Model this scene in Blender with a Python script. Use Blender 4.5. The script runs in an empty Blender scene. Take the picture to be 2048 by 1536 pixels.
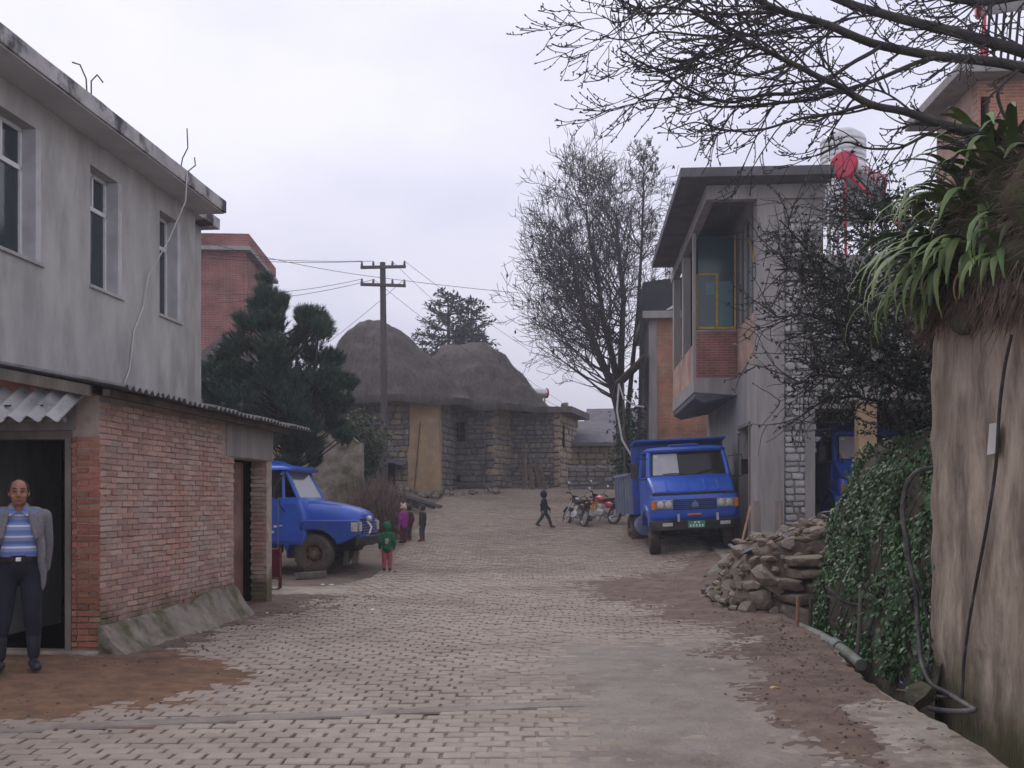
import bpy, bmesh, math, random
from mathutils import Vector, Matrix, noise, Euler

SC = bpy.context.scene
COL = SC.collection

# ------------------------------------------------------------------ camera
F = 2069.0          # focal length in photo pixels (2048 wide)
HZ = 1000.0         # photo row of eye level
CH = 1.6            # eye height
cam_d = bpy.data.cameras.new('camera')
cam_d.sensor_width = 36.0
cam_d.lens = 36.0 * F / 2048.0
cam_d.shift_y = (HZ - 768.0) / 2048.0
cam_d.clip_start = 0.05
cam_d.clip_end = 2000.0
cam = bpy.data.objects.new('camera', cam_d)
COL.objects.link(cam)
cam.location = (0, 0, CH)
cam.rotation_euler = (math.radians(90), 0, 0)
SC.camera = cam

# ------------------------------------------------------------------ sky and sun
SUN_EL, SUN_AZ = math.radians(52), math.radians(-35)
wd = bpy.data.worlds.new('World')
SC.world = wd
wd.use_nodes = True
nt = wd.node_tree
nt.nodes.clear()
w_out = nt.nodes.new('ShaderNodeOutputWorld')
w_bg = nt.nodes.new('ShaderNodeBackground')
w_sky = nt.nodes.new('ShaderNodeTexSky')
w_sky.sky_type = 'NISHITA'
w_sky.sun_disc = False
w_sky.sun_elevation = SUN_EL
w_sky.sun_rotation = SUN_AZ
w_sky.air_density = 2.0
w_sky.dust_density = 6.0
w_tc = nt.nodes.new('ShaderNodeTexCoord')
w_map = nt.nodes.new('ShaderNodeMapping')
w_map.inputs['Scale'].default_value = (1.0, 1.0, 2.2)
w_map.inputs['Location'].default_value = (0.35, 0.1, 0.0)
w_n = nt.nodes.new('ShaderNodeTexNoise')
w_n.inputs['Scale'].default_value = 2.3
w_n.inputs['Detail'].default_value = 5.0
w_n.inputs['Roughness'].default_value = 0.5
w_r = nt.nodes.new('ShaderNodeValToRGB')
w_r.color_ramp.elements[0].position = 0.34
w_r.color_ramp.elements[0].color = (0.70, 0.70, 0.885, 1)
w_r.color_ramp.elements[1].position = 0.62
w_r.color_ramp.elements[1].color = (0.94, 0.935, 1.06, 1)
w_sc = nt.nodes.new('ShaderNodeVectorMath'); w_sc.operation = 'SCALE'
w_sc.inputs['Scale'].default_value = 0.055
w_mix = nt.nodes.new('ShaderNodeMix'); w_mix.data_type = 'RGBA'
w_mix.inputs[0].default_value = 0.94
nt.links.new(w_tc.outputs['Generated'], w_map.inputs['Vector'])
nt.links.new(w_map.outputs['Vector'], w_n.inputs['Vector'])
nt.links.new(w_n.outputs['Fac'], w_r.inputs['Fac'])
nt.links.new(w_sky.outputs['Color'], w_sc.inputs[0])
nt.links.new(w_sc.outputs['Vector'], w_mix.inputs[6])
nt.links.new(w_r.outputs['Color'], w_mix.inputs[7])
nt.links.new(w_mix.outputs[2], w_bg.inputs['Color'])
w_bg.inputs['Strength'].default_value = 1.22
nt.links.new(w_bg.outputs['Background'], w_out.inputs['Surface'])

sun_d = bpy.data.lights.new('sun', 'SUN')
sun_d.energy = 0.9
sun_d.angle = math.radians(25)
sun_d.color = (1.0, 0.96, 0.92)
sun = bpy.data.objects.new('sun', sun_d)
COL.objects.link(sun)
sun.location = (-20, -20, 40)
sd = Vector((math.sin(SUN_AZ) * math.cos(SUN_EL), math.cos(SUN_AZ) * math.cos(SUN_EL), math.sin(SUN_EL)))
sun.rotation_euler = sd.to_track_quat('Z', 'Y').to_euler()

vs = SC.view_settings
vs.view_transform = 'Standard'
vs.look = 'None'
vs.gamma = 1.0
vs.use_curve_mapping = False
vs.exposure = 0.0

# ------------------------------------------------------------------ helpers
R = random.Random(11)
PI = math.pi
V = Vector

def at(px, py, Y):
    return V(((px - 1024.0) / F * Y, Y, CH + (HZ - py) / F * Y))

def lerp(a, b, t): return a + (b - a) * t

def sstep(a, b, x):
    t = max(0.0, min(1.0, (x - a) / (b - a)))
    return t * t * (3 - 2 * t)

def nz(x, y, z=0.0): return noise.noise(V((x, y, z)))

PROF = [(-20, 0), (20, 0), (22, .04), (25, .24), (28, .48), (31, .72), (33, .9), (37, 1.3), (40, 1.6), (44, 1.98), (47, 2.15), (60, 2.5), (100, 3.4), (400, 6)]
def prof(y):
    for i in range(len(PROF) - 1):
        if y <= PROF[i + 1][0]:
            a, b = PROF[i], PROF[i + 1]
            return lerp(a[1], b[1], max(0, (y - a[0]) / (b[0] - a[0])))
    return PROF[-1][1]

def road_right(y):          # the kerb along the drain
    return 3.0 + 0.02 * (y - 6.5) + 0.55 * sstep(8.0, 13.4, y)

def bank_x(y):              # foot of the earth bank beyond the drain
    return 3.72 + 0.075 * (y - 9.2) if y < 13.5 else 4.04 + 0.2 * (y - 13.5)

def g(x, y):
    z = prof(y)
    z += sstep(-2.9, -5.0, x) * sstep(25, 33, y) * 0.45 * (1 - sstep(44, 52, y))
    z += sstep(2.9, 5.6, x) * sstep(19, 23, y) * (1 - sstep(29, 34, y)) * 0.24
    if y < 14.6:
        e = road_right(y)
        z -= 0.42 * sstep(e - 0.02, e + 0.10, x) * (1 - sstep(13.6, 14.2, y))
    return z

class MB:
    """collects shapes; build() links them as ONE mesh object"""
    def __init__(s):
        s.v = []; s.f = []; s.m = []
    def add(s, vs_, fs, mi=0):
        o = len(s.v)
        s.v.extend([tuple(p) for p in vs_])
        for f in fs:
            s.f.append(tuple(i + o for i in f)); s.m.append(mi)
    def box(s, c, d, rot=None, mi=0, j=0.0):
        hx, hy, hz = d[0] / 2, d[1] / 2, d[2] / 2
        p = [V((x * hx, y * hy, z * hz)) for z in (-1, 1) for y in (-1, 1) for x in (-1, 1)]
        if j:
            p = [q + V((R.uniform(-j, j), R.uniform(-j, j), R.uniform(-j, j))) for q in p]
        if rot is not None: p = [rot @ q for q in p]
        c = V(c)
        s.add([q + c for q in p], [(0, 2, 3, 1), (4, 5, 7, 6), (0, 1, 5, 4), (2, 6, 7, 3), (0, 4, 6, 2), (1, 3, 7, 5)], mi)
    def bb(s, x0, x1, y0, y1, z0, z1, mi=0):
        s.box(((x0 + x1) / 2, (y0 + y1) / 2, (z0 + z1) / 2), (x1 - x0, y1 - y0, z1 - z0), None, mi)
    def prism(s, pts, off, mi=0):
        off = V(off); n = len(pts); a = [V(p) for p in pts]
        fs = [tuple(range(n - 1, -1, -1)), tuple(range(n, 2 * n))] + [(i, (i + 1) % n, n + (i + 1) % n, n + i) for i in range(n)]
        s.add(a + [p + off for p in a], fs, mi)
    def loft(s, secs, mi=0, cap=True, closed=True):
        n = len(secs[0]); vs_ = [p for q in secs for p in q]; fs = []
        for k in range(len(secs) - 1):
            for i in range(n if closed else n - 1):
                j = (i + 1) % n
                fs.append((k * n + i, k * n + j, (k + 1) * n + j, (k + 1) * n + i))
        if cap and closed:
            fs.append(tuple(range(n - 1, -1, -1))); fs.append(tuple((len(secs) - 1) * n + i for i in range(n)))
        s.add(vs_, fs, mi)
    def tube(s, pts, rad, n=6, mi=0, cap=True):
        pts = [V(p) for p in pts]
        if not isinstance(rad, (list, tuple)): rad = [rad] * len(pts)
        up = V((0, 0, 1)); secs = []; prev = None
        for i, p in enumerate(pts):
            d = (pts[min(i + 1, len(pts) - 1)] - pts[max(i - 1, 0)])
            if d.length < 1e-9: d = V((0, 0, 1))
            d.normalize()
            if prev is None:
                a = d.cross(V((0, 0, 1)) if abs(d.z) < 0.9 else V((1, 0, 0))).normalized()
            else:
                a = prev - d * prev.dot(d)
                a = a.normalized() if a.length > 1e-6 else d.orthogonal().normalized()
            prev = a; b = d.cross(a)
            secs.append([p + (a * math.cos(2 * PI * k / n) + b * math.sin(2 * PI * k / n)) * rad[i] for k in range(n)])
        s.loft(secs, mi, cap)
    def lathe(s, prof_, c, axis=(0, 0, 1), n=24, mi=0, cap=True):
        q = V((0, 0, 1)).rotation_difference(V(axis).normalized()).to_matrix(); c = V(c)
        s.loft([[c + q @ V((r * math.cos(2 * PI * k / n), r * math.sin(2 * PI * k / n), z)) for k in range(n)] for r, z in prof_], mi, cap)
    def ell(s, c, r, n=10, m=7, rot=None, mi=0):
        c = V(c); secs = []
        for i in range(m + 1):
            t = PI * i / m; q = max(math.sin(t), 0.02)
            ring = [V((r[0] * q * math.cos(2 * PI * k / n), r[1] * q * math.sin(2 * PI * k / n), -r[2] * math.cos(t))) for k in range(n)]
            secs.append([c + (rot @ p if rot is not None else p) for p in ring])
        s.loft(secs, mi)
    def quad(s, a, b, c, d, mi=0): s.add([a, b, c, d], [(0, 1, 2, 3)], mi)
    def mesh(s, name, mats, smooth=None, weld=False):
        me = bpy.data.meshes.new(name)
        me.from_pydata(s.v, [], s.f)
        if not isinstance(mats, (list, tuple)): mats = [mats]
        for m in mats: me.materials.append(m)
        if len(mats) > 1: me.polygons.foreach_set('material_index', s.m)
        bm = bmesh.new(); bm.from_mesh(me)
        if weld: bmesh.ops.remove_doubles(bm, verts=bm.verts, dist=1e-4)
        bmesh.ops.recalc_face_normals(bm, faces=bm.faces)
        bm.to_mesh(me); bm.free()
        if smooth is not None:
            me.polygons.foreach_set('use_smooth', [True] * len(me.polygons))
            if smooth < 180: me.set_sharp_from_angle(angle=math.radians(smooth))
        me.update()
        return me
    def build(s, name, mats, parent=None, smooth=None, bevel=0, loc=None, rot=None, weld=False, seg=2):
        return link(name, s.mesh(name, mats, smooth, weld), parent, bevel, loc, rot, seg)

def link(name, me, parent=None, bevel=0, loc=None, rot=None, seg=2):
    o = bpy.data.objects.new(name, me); COL.objects.link(o)
    if parent is not None: o.parent = parent
    if loc is not None: o.location = loc
    if rot is not None: o.rotation_euler = rot
    if bevel:
        b = o.modifiers.new('bevel', 'BEVEL'); b.width = bevel; b.segments = seg; b.limit_method = 'ANGLE'; b.angle_limit = math.radians(35)
        b.harden_normals = False
    return o

def tag(o, label=None, cat=None, group=None, kind=None):
    if label: o['label'] = label
    if cat: o['category'] = cat
    if group: o['group'] = group
    if kind: o['kind'] = kind
    return o

def thing(name, label, cat, loc=(0, 0, 0), rz=0.0, group=None):
    o = bpy.data.objects.new(name, None); COL.objects.link(o)
    o.empty_display_size = 0.2
    o.location = loc; o.rotation_euler = (0, 0, rz)
    return tag(o, label, cat, group)

def copy_tree(o, parent=None, skip=()):
    c = o.copy(); COL.objects.link(c); c.parent = parent
    for ch in [k for k in o.children]:
        if ch.name.split('.')[0] in skip: continue
        copy_tree(ch, c, skip)
    return c

def rz(a): return Matrix.Rotation(a, 3, 'Z')
def rx(a): return Matrix.Rotation(a, 3, 'X')
def ry(a): return Matrix.Rotation(a, 3, 'Y')

def rrect(cx, cy, w, h, r, k=4):
    """rounded rectangle as 2-d points"""
    out = []
    for (sx, sy, a0) in ((1, 1, 0), (-1, 1, PI / 2), (-1, -1, PI), (1, -1, 1.5 * PI)):
        for i in range(k + 1):
            a = a0 + PI / 2 * i / k
            out.append((cx + sx * (w / 2 - r) + r * math.cos(a), cy + sy * (h / 2 - r) + r * math.sin(a)))
    return out

def holed(mb, u0, u1, z0, z1, th, holes, to3):
    """wall of thickness th with rectangular holes; to3(u, t, z) -> point; t = 0 is the outer face"""
    us = sorted(set([u0, u1] + [h[0] for h in holes] + [h[1] for h in holes]))
    zs = sorted(set([z0, z1] + [h[2] for h in holes] + [h[3] for h in holes]))
    us = [u for u in us if u0 <= u <= u1]; zs = [z for z in zs if z0 <= z <= z1]
    def solid(i, k):
        if i < 0 or k < 0 or i >= len(us) - 1 or k >= len(zs) - 1: return False
        uc = (us[i] + us[i + 1]) / 2; zc = (zs[k] + zs[k + 1]) / 2
        return not any(h[0] < uc < h[1] and h[2] < zc < h[3] for h in holes)
    for i in range(len(us) - 1):
        for k in range(len(zs) - 1):
            if not solid(i, k): continue
            a, b, c, d = us[i], us[i + 1], zs[k], zs[k + 1]
            mb.quad(to3(a, 0, c), to3(b, 0, c), to3(b, 0, d), to3(a, 0, d))
            mb.quad(to3(a, th, c), to3(a, th, d), to3(b, th, d), to3(b, th, c))
            if not solid(i - 1, k): mb.quad(to3(a, 0, c), to3(a, 0, d), to3(a, th, d), to3(a, th, c))
            if not solid(i + 1, k): mb.quad(to3(b, 0, c), to3(b, th, c), to3(b, th, d), to3(b, 0, d))
            if not solid(i, k - 1): mb.quad(to3(a, 0, c), to3(a, th, c), to3(b, th, c), to3(b, 0, c))
            if not solid(i, k + 1): mb.quad(to3(a, 0, d), to3(b, 0, d), to3(b, th, d), to3(a, th, d))

# ------------------------------------------------------------------ materials
MAT = {}
def mk(name, c1, c2=None, scale=6.0, rough=0.85, bump=0.0, bscale=None, c3=None, s3=0.7, var=0.0, metal=0.0, spec=0.3,
       lo=0.35, hi=0.65, detail=6.0, stretch=None, lo3=0.5, hi3=0.68, coat=0.0, trans=0.0, hue=0.0, world=True):
    """procedural surface: two tones by noise, a third by large stains, random variation per piece"""
    m = bpy.data.materials.new(name); m.use_nodes = True
    n = m.node_tree.nodes; l = m.node_tree.links
    b = n['Principled BSDF']
    b.inputs['Roughness'].default_value = rough
    b.inputs['Metallic'].default_value = metal
    b.inputs['Specular IOR Level'].default_value = spec
    if coat: b.inputs['Coat Weight'].default_value = coat; b.inputs['Coat Roughness'].default_value = 0.15
    if world:
        gp = n.new('ShaderNodeNewGeometry'); src = gp.outputs['Position']
    else:
        gp = n.new('ShaderNodeTexCoord'); src = gp.outputs['Object']
    if stretch:
        mp = n.new('ShaderNodeMapping'); mp.inputs['Scale'].default_value = stretch
        l.new(src, mp.inputs['Vector']); src = mp.outputs['Vector']
    c2 = c2 or tuple(x * 0.75 for x in c1)
    nx = n.new('ShaderNodeTexNoise'); nx.inputs['Scale'].default_value = scale; nx.inputs['Detail'].default_value = detail
    nx.inputs['Roughness'].default_value = 0.6
    l.new(src, nx.inputs['Vector'])
    mr = n.new('ShaderNodeMapRange'); mr.inputs[1].default_value = lo; mr.inputs[2].default_value = hi
    l.new(nx.outputs['Fac'], mr.inputs[0])
    mx = n.new('ShaderNodeMix'); mx.data_type = 'RGBA'
    mx.inputs[6].default_value = (*c1, 1); mx.inputs[7].default_value = (*c2, 1)
    l.new(mr.outputs[0], mx.inputs[0])
    out = mx.outputs[2]
    if c3:
        n3 = n.new('ShaderNodeTexNoise'); n3.inputs['Scale'].default_value = s3; n3.inputs['Detail'].default_value = 8.0
        n3.inputs['Roughness'].default_value = 0.65
        l.new(src, n3.inputs['Vector'])
        m3 = n.new('ShaderNodeMapRange'); m3.inputs[1].default_value = lo3; m3.inputs[2].default_value = hi3
        l.new(n3.outputs['Fac'], m3.inputs[0])
        x3 = n.new('ShaderNodeMix'); x3.data_type = 'RGBA'; x3.inputs[7].default_value = (*c3, 1)
        l.new(m3.outputs[0], x3.inputs[0]); l.new(out, x3.inputs[6]); out = x3.outputs[2]
    if var or hue:
        oi = n.new('ShaderNodeObjectInfo'); ge = n.new('ShaderNodeNewGeometry')
        ad = n.new('ShaderNodeMath'); ad.operation = 'ADD'
        l.new(oi.outputs['Random'], ad.inputs[0]); l.new(ge.outputs['Random Per Island'], ad.inputs[1])
        fr = n.new('ShaderNodeMath'); fr.operation = 'FRACT'; l.new(ad.outputs[0], fr.inputs[0])
        hs = n.new('ShaderNodeHueSaturation')
        vr = n.new('ShaderNodeMapRange'); vr.inputs[3].default_value = 1 - var; vr.inputs[4].default_value = 1 + var
        l.new(fr.outputs[0], vr.inputs[0]); l.new(vr.outputs[0], hs.inputs['Value'])
        if hue:
            m7 = n.new('ShaderNodeMath'); m7.operation = 'MULTIPLY'; m7.inputs[1].default_value = 7.31
            l.new(fr.outputs[0], m7.inputs[0])
            f7 = n.new('ShaderNodeMath'); f7.operation = 'FRACT'; l.new(m7.outputs[0], f7.inputs[0])
            hr = n.new('ShaderNodeMapRange'); hr.inputs[3].default_value = 0.5 - hue; hr.inputs[4].default_value = 0.5 + hue
            l.new(f7.outputs[0], hr.inputs[0]); l.new(hr.outputs[0], hs.inputs['Hue'])
        l.new(out, hs.inputs['Color']); out = hs.outputs['Color']
    l.new(out, b.inputs['Base Color'])
    if bump:
        bn = n.new('ShaderNodeTexNoise'); bn.inputs['Scale'].default_value = bscale or scale * 4; bn.inputs['Detail'].default_value = 6
        l.new(src, bn.inputs['Vector'])
        bp = n.new('ShaderNodeBump'); bp.inputs['Strength'].default_value = bump; bp.inputs['Distance'].default_value = 0.03
        l.new(bn.outputs['Fac'], bp.inputs['Height']); l.new(bp.outputs['Normal'], b.inputs['Normal'])
    if trans:
        b.inputs['Transmission Weight'].default_value = trans
    MAT[name] = m
    m['out'] = 0
    return m

def brick_mat(name, c1, c2, mortar, axis, sx=0.25, sz=0.065):
    """brickwork too far away to tell the bricks apart; axis 'x' or 'y' is the wall's run (object space)"""
    m = bpy.data.materials.new(name); m.use_nodes = True
    n = m.node_tree.nodes; l = m.node_tree.links; b = n['Principled BSDF']
    b.inputs['Roughness'].default_value = 0.9; b.inputs['Specular IOR Level'].default_value = 0.2
    tc = n.new('ShaderNodeTexCoord'); sp = n.new('ShaderNodeSeparateXYZ'); cb = n.new('ShaderNodeCombineXYZ')
    l.new(tc.outputs['Object'], sp.inputs[0])
    if axis == 'x': l.new(sp.outputs['X'], cb.inputs[0])
    else: l.new(sp.outputs['Y'], cb.inputs[0])
    l.new(sp.outputs['Z'], cb.inputs[1])
    bt = n.new('ShaderNodeTexBrick')
    bt.inputs['Color1'].default_value = (*c1, 1); bt.inputs['Color2'].default_value = (*c2, 1); bt.inputs['Mortar'].default_value = (*mortar, 1)
    bt.inputs['Scale'].default_value = 1.0; bt.inputs['Brick Width'].default_value = sx; bt.inputs['Row Height'].default_value = sz
    bt.inputs['Mortar Size'].default_value = 0.007; bt.inputs['Bias'].default_value = 0.0
    l.new(cb.outputs[0], bt.inputs['Vector'])
    nx = n.new('ShaderNodeTexNoise'); nx.inputs['Scale'].default_value = 1.6; nx.inputs['Detail'].default_value = 8
    l.new(tc.outputs['Object'], nx.inputs['Vector'])
    hs = n.new('ShaderNodeHueSaturation'); mr = n.new('ShaderNodeMapRange')
    mr.inputs[1].default_value = 0.3; mr.inputs[2].default_value = 0.7; mr.inputs[3].default_value = 0.65; mr.inputs[4].default_value = 1.3
    l.new(nx.outputs['Fac'], mr.inputs[0]); l.new(mr.outputs[0], hs.inputs['Value']); l.new(bt.outputs['Color'], hs.inputs['Color'])
    l.new(hs.outputs['Color'], b.inputs['Base Color'])
    bp = n.new('ShaderNodeBump'); bp.inputs['Strength'].default_value = 0.5; bp.inputs['Distance'].default_value = 0.01; bp.invert = True
    l.new(bt.outputs['Fac'], bp.inputs['Height']); l.new(bp.outputs['Normal'], b.inputs['Normal'])
    MAT[name] = m
    return m

def leaf_mat(name, c1, c2, var=0.3, rough=0.5, hue=0.02):
    m = mk(name, c1, c2, 3.0, rough, var=var, hue=hue, spec=0.35)
    return m

M = MAT
mk('stucco', (.455, .44, .41), (.335, .322, .305), 2.2, .92, .35, 26, c3=(.25, .238, .222), s3=.55, lo3=.5, hi3=.75, stretch=(1, 1, .4))
mk('slab_concrete', (.46, .44, .43), (.28, .27, .265), 3.0, .9, .3, 30, c3=(.06, .056, .058), s3=1.5, lo3=.50, hi3=.60)
mk('soffit', (.52, .50, .49), (.42, .405, .40), 1.5, .92)
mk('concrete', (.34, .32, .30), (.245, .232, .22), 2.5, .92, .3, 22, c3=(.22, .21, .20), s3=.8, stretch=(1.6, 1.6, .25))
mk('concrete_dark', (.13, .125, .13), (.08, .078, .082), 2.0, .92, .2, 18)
mk('cement', (.31, .275, .23), (.20, .17, .14), 4, .95, .9, 14, c3=(.095, .095, .045), s3=1.8, lo3=.47, hi3=.62)
mk('mortar', (.46, .39, .33), (.34, .28, .235), 9, .95, .5, 50, c3=(.085, .095, .035), s3=.9, lo3=.60, hi3=.72)
mk('brick', (.50, .285, .22), (.41, .235, .185), 14, .9, .45, 60, c3=(.47, .37, .315), s3=2.2, var=.18, hue=.012, lo3=.38, hi3=.66)
mk('pier_brick', (.40, .17, .11), (.29, .13, .09), 14, .9, .45, 60, c3=(.38, .29, .24), s3=3.2, var=.24, hue=.012, lo3=.55, hi3=.75)
brick_mat('far_brick_x', (.30, .10, .085), (.22, .085, .075), (.27, .23, .21), 'x')
brick_mat('far_brick_y', (.30, .10, .085), (.22, .085, .075), (.27, .23, .21), 'y')
brick_mat('orange_brick', (.43, .185, .105), (.33, .148, .09), (.33, .28, .24), 'x')
brick_mat('pale_brick_y', (.42, .26, .20), (.36, .22, .17), (.36, .32, .28), 'y')
mk('sett', (.385, .322, .265), (.32, .266, .218), 5, .8, .35, 40, c3=(.275, .222, .18), s3=.42, var=.09, lo3=.46, hi3=.62, spec=.3)
mk('mud', (.185, .13, .10), (.115, .082, .066), 5, .9, .9, 16, c3=(.22, .165, .13), s3=1.3)
mk('wet_mud', (.285, .24, .205), (.22, .183, .157), 3, .6, .6, 18, c3=(.165, .125, .102), s3=.9, lo3=.5, hi3=.66)
mk('red_earth', (.235, .135, .08), (.15, .085, .053), 6, .95, .9, 18, c3=(.10, .068, .04), s3=1.2)
mk('earth', (.19, .145, .115), (.115, .085, .068), 3, .95, .7, 12, c3=(.11, .105, .06), s3=.6)
mk('kerb', (.42, .38, .32), (.30, .255, .21), 5, .9, .5, 25, c3=(.15, .11, .08), s3=1.2)
mk('mud_wall', (.44, .36, .285), (.30, .24, .185), 2.6, .95, 1.0, 16, c3=(.18, .142, .11), s3=2.4, lo3=.44, hi3=.62, stretch=(1.3, 1.3, .42))
mk('stone_grey', (.26, .242, .228), (.175, .163, .158), 3.5, .9, .6, 16, c3=(.13, .122, .12), s3=1.3, var=.2, hue=.01)
mk('stone_tan', (.35, .285, .205), (.255, .205, .15), 3.5, .92, .5, 16, c3=(.20, .17, .14), s3=1.2, var=.2, hue=.012)
mk('earth_render', (.47, .335, .19), (.36, .25, .145), 2.5, .95, .5, 16, c3=(.29, .235, .18), s3=1.1)
mk('stone_joint', (.21, .19, .17), (.13, .118, .11), 8, .95, .5, 30)
mk('rubble', (.30, .245, .195), (.19, .155, .125), 4, .9, .8, 18, c3=(.115, .115, .055), s3=1.5, var=.32, hue=.02, lo3=.52, hi3=.66)
mk('slate', (.17, .175, .185), (.10, .10, .11), 5, .8, .5, 20, var=.25)
mk('thatch', (.14, .12, .11), (.088, .076, .072), 7, .97, .9, 35, c3=(.06, .052, .05), s3=.9, stretch=(1, 1, .55))
mk('straw', (.15, .132, .12), (.095, .083, .076), 6, .95, var=.35, hue=.015)
mk('asbestos', (.42, .42, .41), (.29, .285, .28), 3, .9, .3, 30, c3=(.15, .14, .13), s3=1.4, lo3=.55, hi3=.7)
mk('old_sheet', (.22, .215, .21), (.145, .14, .14), 3, .9, .3, 30, c3=(.09, .085, .08), s3=1.4, lo3=.5, hi3=.68)
mk('timber', (.13, .10, .08), (.07, .055, .047), 6, .9, .4, 30, stretch=(1, 1, .2))
mk('grey_timber', (.23, .20, .17), (.14, .12, .105), 6, .9, .4, 30, stretch=(1, 1, .2))
mk('shade_black', (.006, .0055, .007), (.004, .004, .005), 3, 1.0, spec=0.0)  # near-black colour stands in for the shade inside rooms and openings
mk('white_frame', (.74, .74, .74), (.62, .62, .62), 9, .5)
mk('reveal_white', (.52, .51, .51), (.40, .395, .39), 3, .85)
mk('yellow_frame', (.50, .31, .05), (.34, .21, .05), 6, .55)
mk('rust_door', (.20, .10, .075), (.13, .065, .052), 3, .65, c3=(.24, .15, .12), s3=1.2)
mk('truck_blue', (.028, .115, .56), (.022, .09, .45), 2.5, .36, c3=(.05, .10, .30), s3=1.3, lo3=.56, hi3=.74, coat=.3, spec=.5, world=False)
mk('truck_blue_worn', (.025, .085, .40), (.02, .066, .30), 3, .42, c3=(.085, .085, .11), s3=1.9, lo3=.55, hi3=.70, coat=.2, spec=.45, world=False)
mk('blue_dust', (.19, .22, .30), (.13, .17, .30), 3, .7, c3=(.28, .26, .24), s3=1.5, world=False)
mk('tyre', (.050, .047, .046), (.034, .032, .032), 6, .85, .4, 40, c3=(.14, .115, .09), s3=3, lo3=.5, hi3=.7, world=False)
mk('muddy_tyre', (.105, .085, .068), (.060, .052, .046), 5, .9, .4, 40, c3=(.20, .16, .12), s3=2.5, world=False)
mk('rim_rust', (.14, .055, .035), (.075, .04, .03), 7, .8, c3=(.20, .15, .11), s3=3, world=False)
mk('black_metal', (.022, .022, .025), (.014, .014, .016), 5, .55, c3=(.07, .06, .05), s3=2, world=False)
mk('chrome', (.62, .62, .63), (.45, .45, .46), 8, .25, metal=.9)
mk('lamp_glass', (.62, .60, .52), (.42, .40, .35), 20, .2, spec=.6)
mk('amber', (.75, .22, .02), (.50, .13, .01), 12, .3, spec=.5)
mk('plate_green', (.07, .30, .20), (.05, .24, .16), 9, .5)
mk('plate_yellow', (.65, .36, .05), (.5, .28, .04), 9, .5)
mk('plate_mark', (.70, .74, .70), (.6, .64, .6), 9, .5)
mk('white_paint', (.72, .72, .72), (.6, .6, .6), 9, .5)
mk('paper', (.62, .60, .58), (.50, .48, .46), 4, .9)
mk('bike_red', (.45, .03, .04), (.3, .02, .03), 5, .3, coat=.4, spec=.5, world=False)
mk('bike_dark', (.035, .035, .045), (.02, .02, .025), 5, .35, coat=.3, world=False)
mk('vinyl', (.018, .018, .02), (.012, .012, .013), 9, .5)
mk('heater_red', (.60, .035, .075), (.45, .02, .05), 4, .4, spec=.5)
mk('steel', (.60, .60, .60), (.45, .45, .46), 4, .35, metal=.5)
mk('pole_wood', (.115, .10, .10), (.07, .062, .062), 5, .9, .4, 20, stretch=(1, 1, .1))
mk('insulator', (.16, .13, .12), (.1, .08, .08), 9, .4)
mk('wire', (.05, .05, .055), (.04, .04, .045), 5, .7)
mk('white_cable', (.55, .54, .52), (.45, .44, .42), 5, .7)
mk('hose', (.055, .055, .06), (.03, .03, .032), 6, .55, c3=(.22, .20, .18), s3=2.2)
mk('grey_pipe', (.23, .24, .22), (.14, .15, .12), 6, .6, c3=(.12, .13, .06), s3=3)
mk('bark_dark', (.055, .048, .045), (.032, .029, .028), 9, .95, .6, 40, c3=(.07, .072, .045), s3=2)
mk('bark_grey', (.090, .082, .078), (.055, .05, .05), 8, .95, .5, 40)
mk('twig', (.065, .056, .054), (.042, .037, .037), 9, .95)
mk('fresh_wood', (.40, .24, .14), (.28, .15, .09), 8, .85)
mk('dry_stem', (.20, .145, .115), (.12, .085, .07), 6, .95, var=.35, hue=.015)
leaf_mat('pine', (.060, .098, .062), (.036, .066, .048), .38, .6)
leaf_mat('fir', (.045, .065, .056), (.032, .048, .044), .28, .6)
leaf_mat('ivy', (.062, .125, .042), (.034, .078, .028), .45, .38, .025)
leaf_mat('shrub', (.055, .080, .035), (.035, .055, .026), .4, .55, .03)
leaf_mat('bush_leaf', (.040, .058, .032), (.026, .040, .024), .4, .55, .02)
leaf_mat('strap', (.135, .195, .055), (.08, .125, .038), .34, .52, .025)
mk('strap_dry', (.30, .20, .09), (.22, .14, .06), 6, .7, var=.3)
mk('moss', (.060, .068, .022), (.042, .042, .020), 7, .98, .9, 25, c3=(.075, .052, .032), s3=2.0)
mk('moss_stone', (.115, .105, .075), (.065, .06, .042), 7, .95, .8, 20, c3=(.06, .07, .025), s3=2.0)
mk('skin', (.40, .205, .145), (.33, .165, .115), 10, .55, world=False)
mk('skin_tan', (.335, .155, .10), (.27, .12, .078), 12, .5, world=False)
mk('hair', (.014, .012, .012), (.03, .028, .028), 40, .6, world=False)
mk('eye', (.012, .009, .008), (.01, .008, .008), 9, .3, world=False)
mk('lip', (.24, .085, .07), (.2, .07, .06), 9, .6, world=False)
mk('trousers_navy', (.022, .024, .036), (.014, .015, .024), 6, .9, .3, 30, world=False)
mk('boot', (.016, .018, .024), (.03, .034, .045), 9, .42, world=False)
mk('suit_grey', (.20, .19, .20), (.15, .143, .155), 30, .95, .3, 60, world=False)
mk('belt', (.03, .018, .012), (.02, .012, .01), 9, .5, world=False)
mk('hood_green', (.014, .13, .065), (.01, .095, .048), 10, .9, .3, 30, world=False)
mk('beige_patch', (.42, .30, .19), (.30, .25, .22), 30, .9, world=False)
mk('pants_rose', (.42, .09, .12), (.33, .065, .09), 10, .9, .3, 30, world=False)
mk('purple', (.30, .04, .27), (.20, .03, .20), 14, .9, .3, 30, world=False)
mk('knit_cream', (.62, .46, .38), (.5, .36, .30), 20, .95, .4, 60, world=False)
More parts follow.
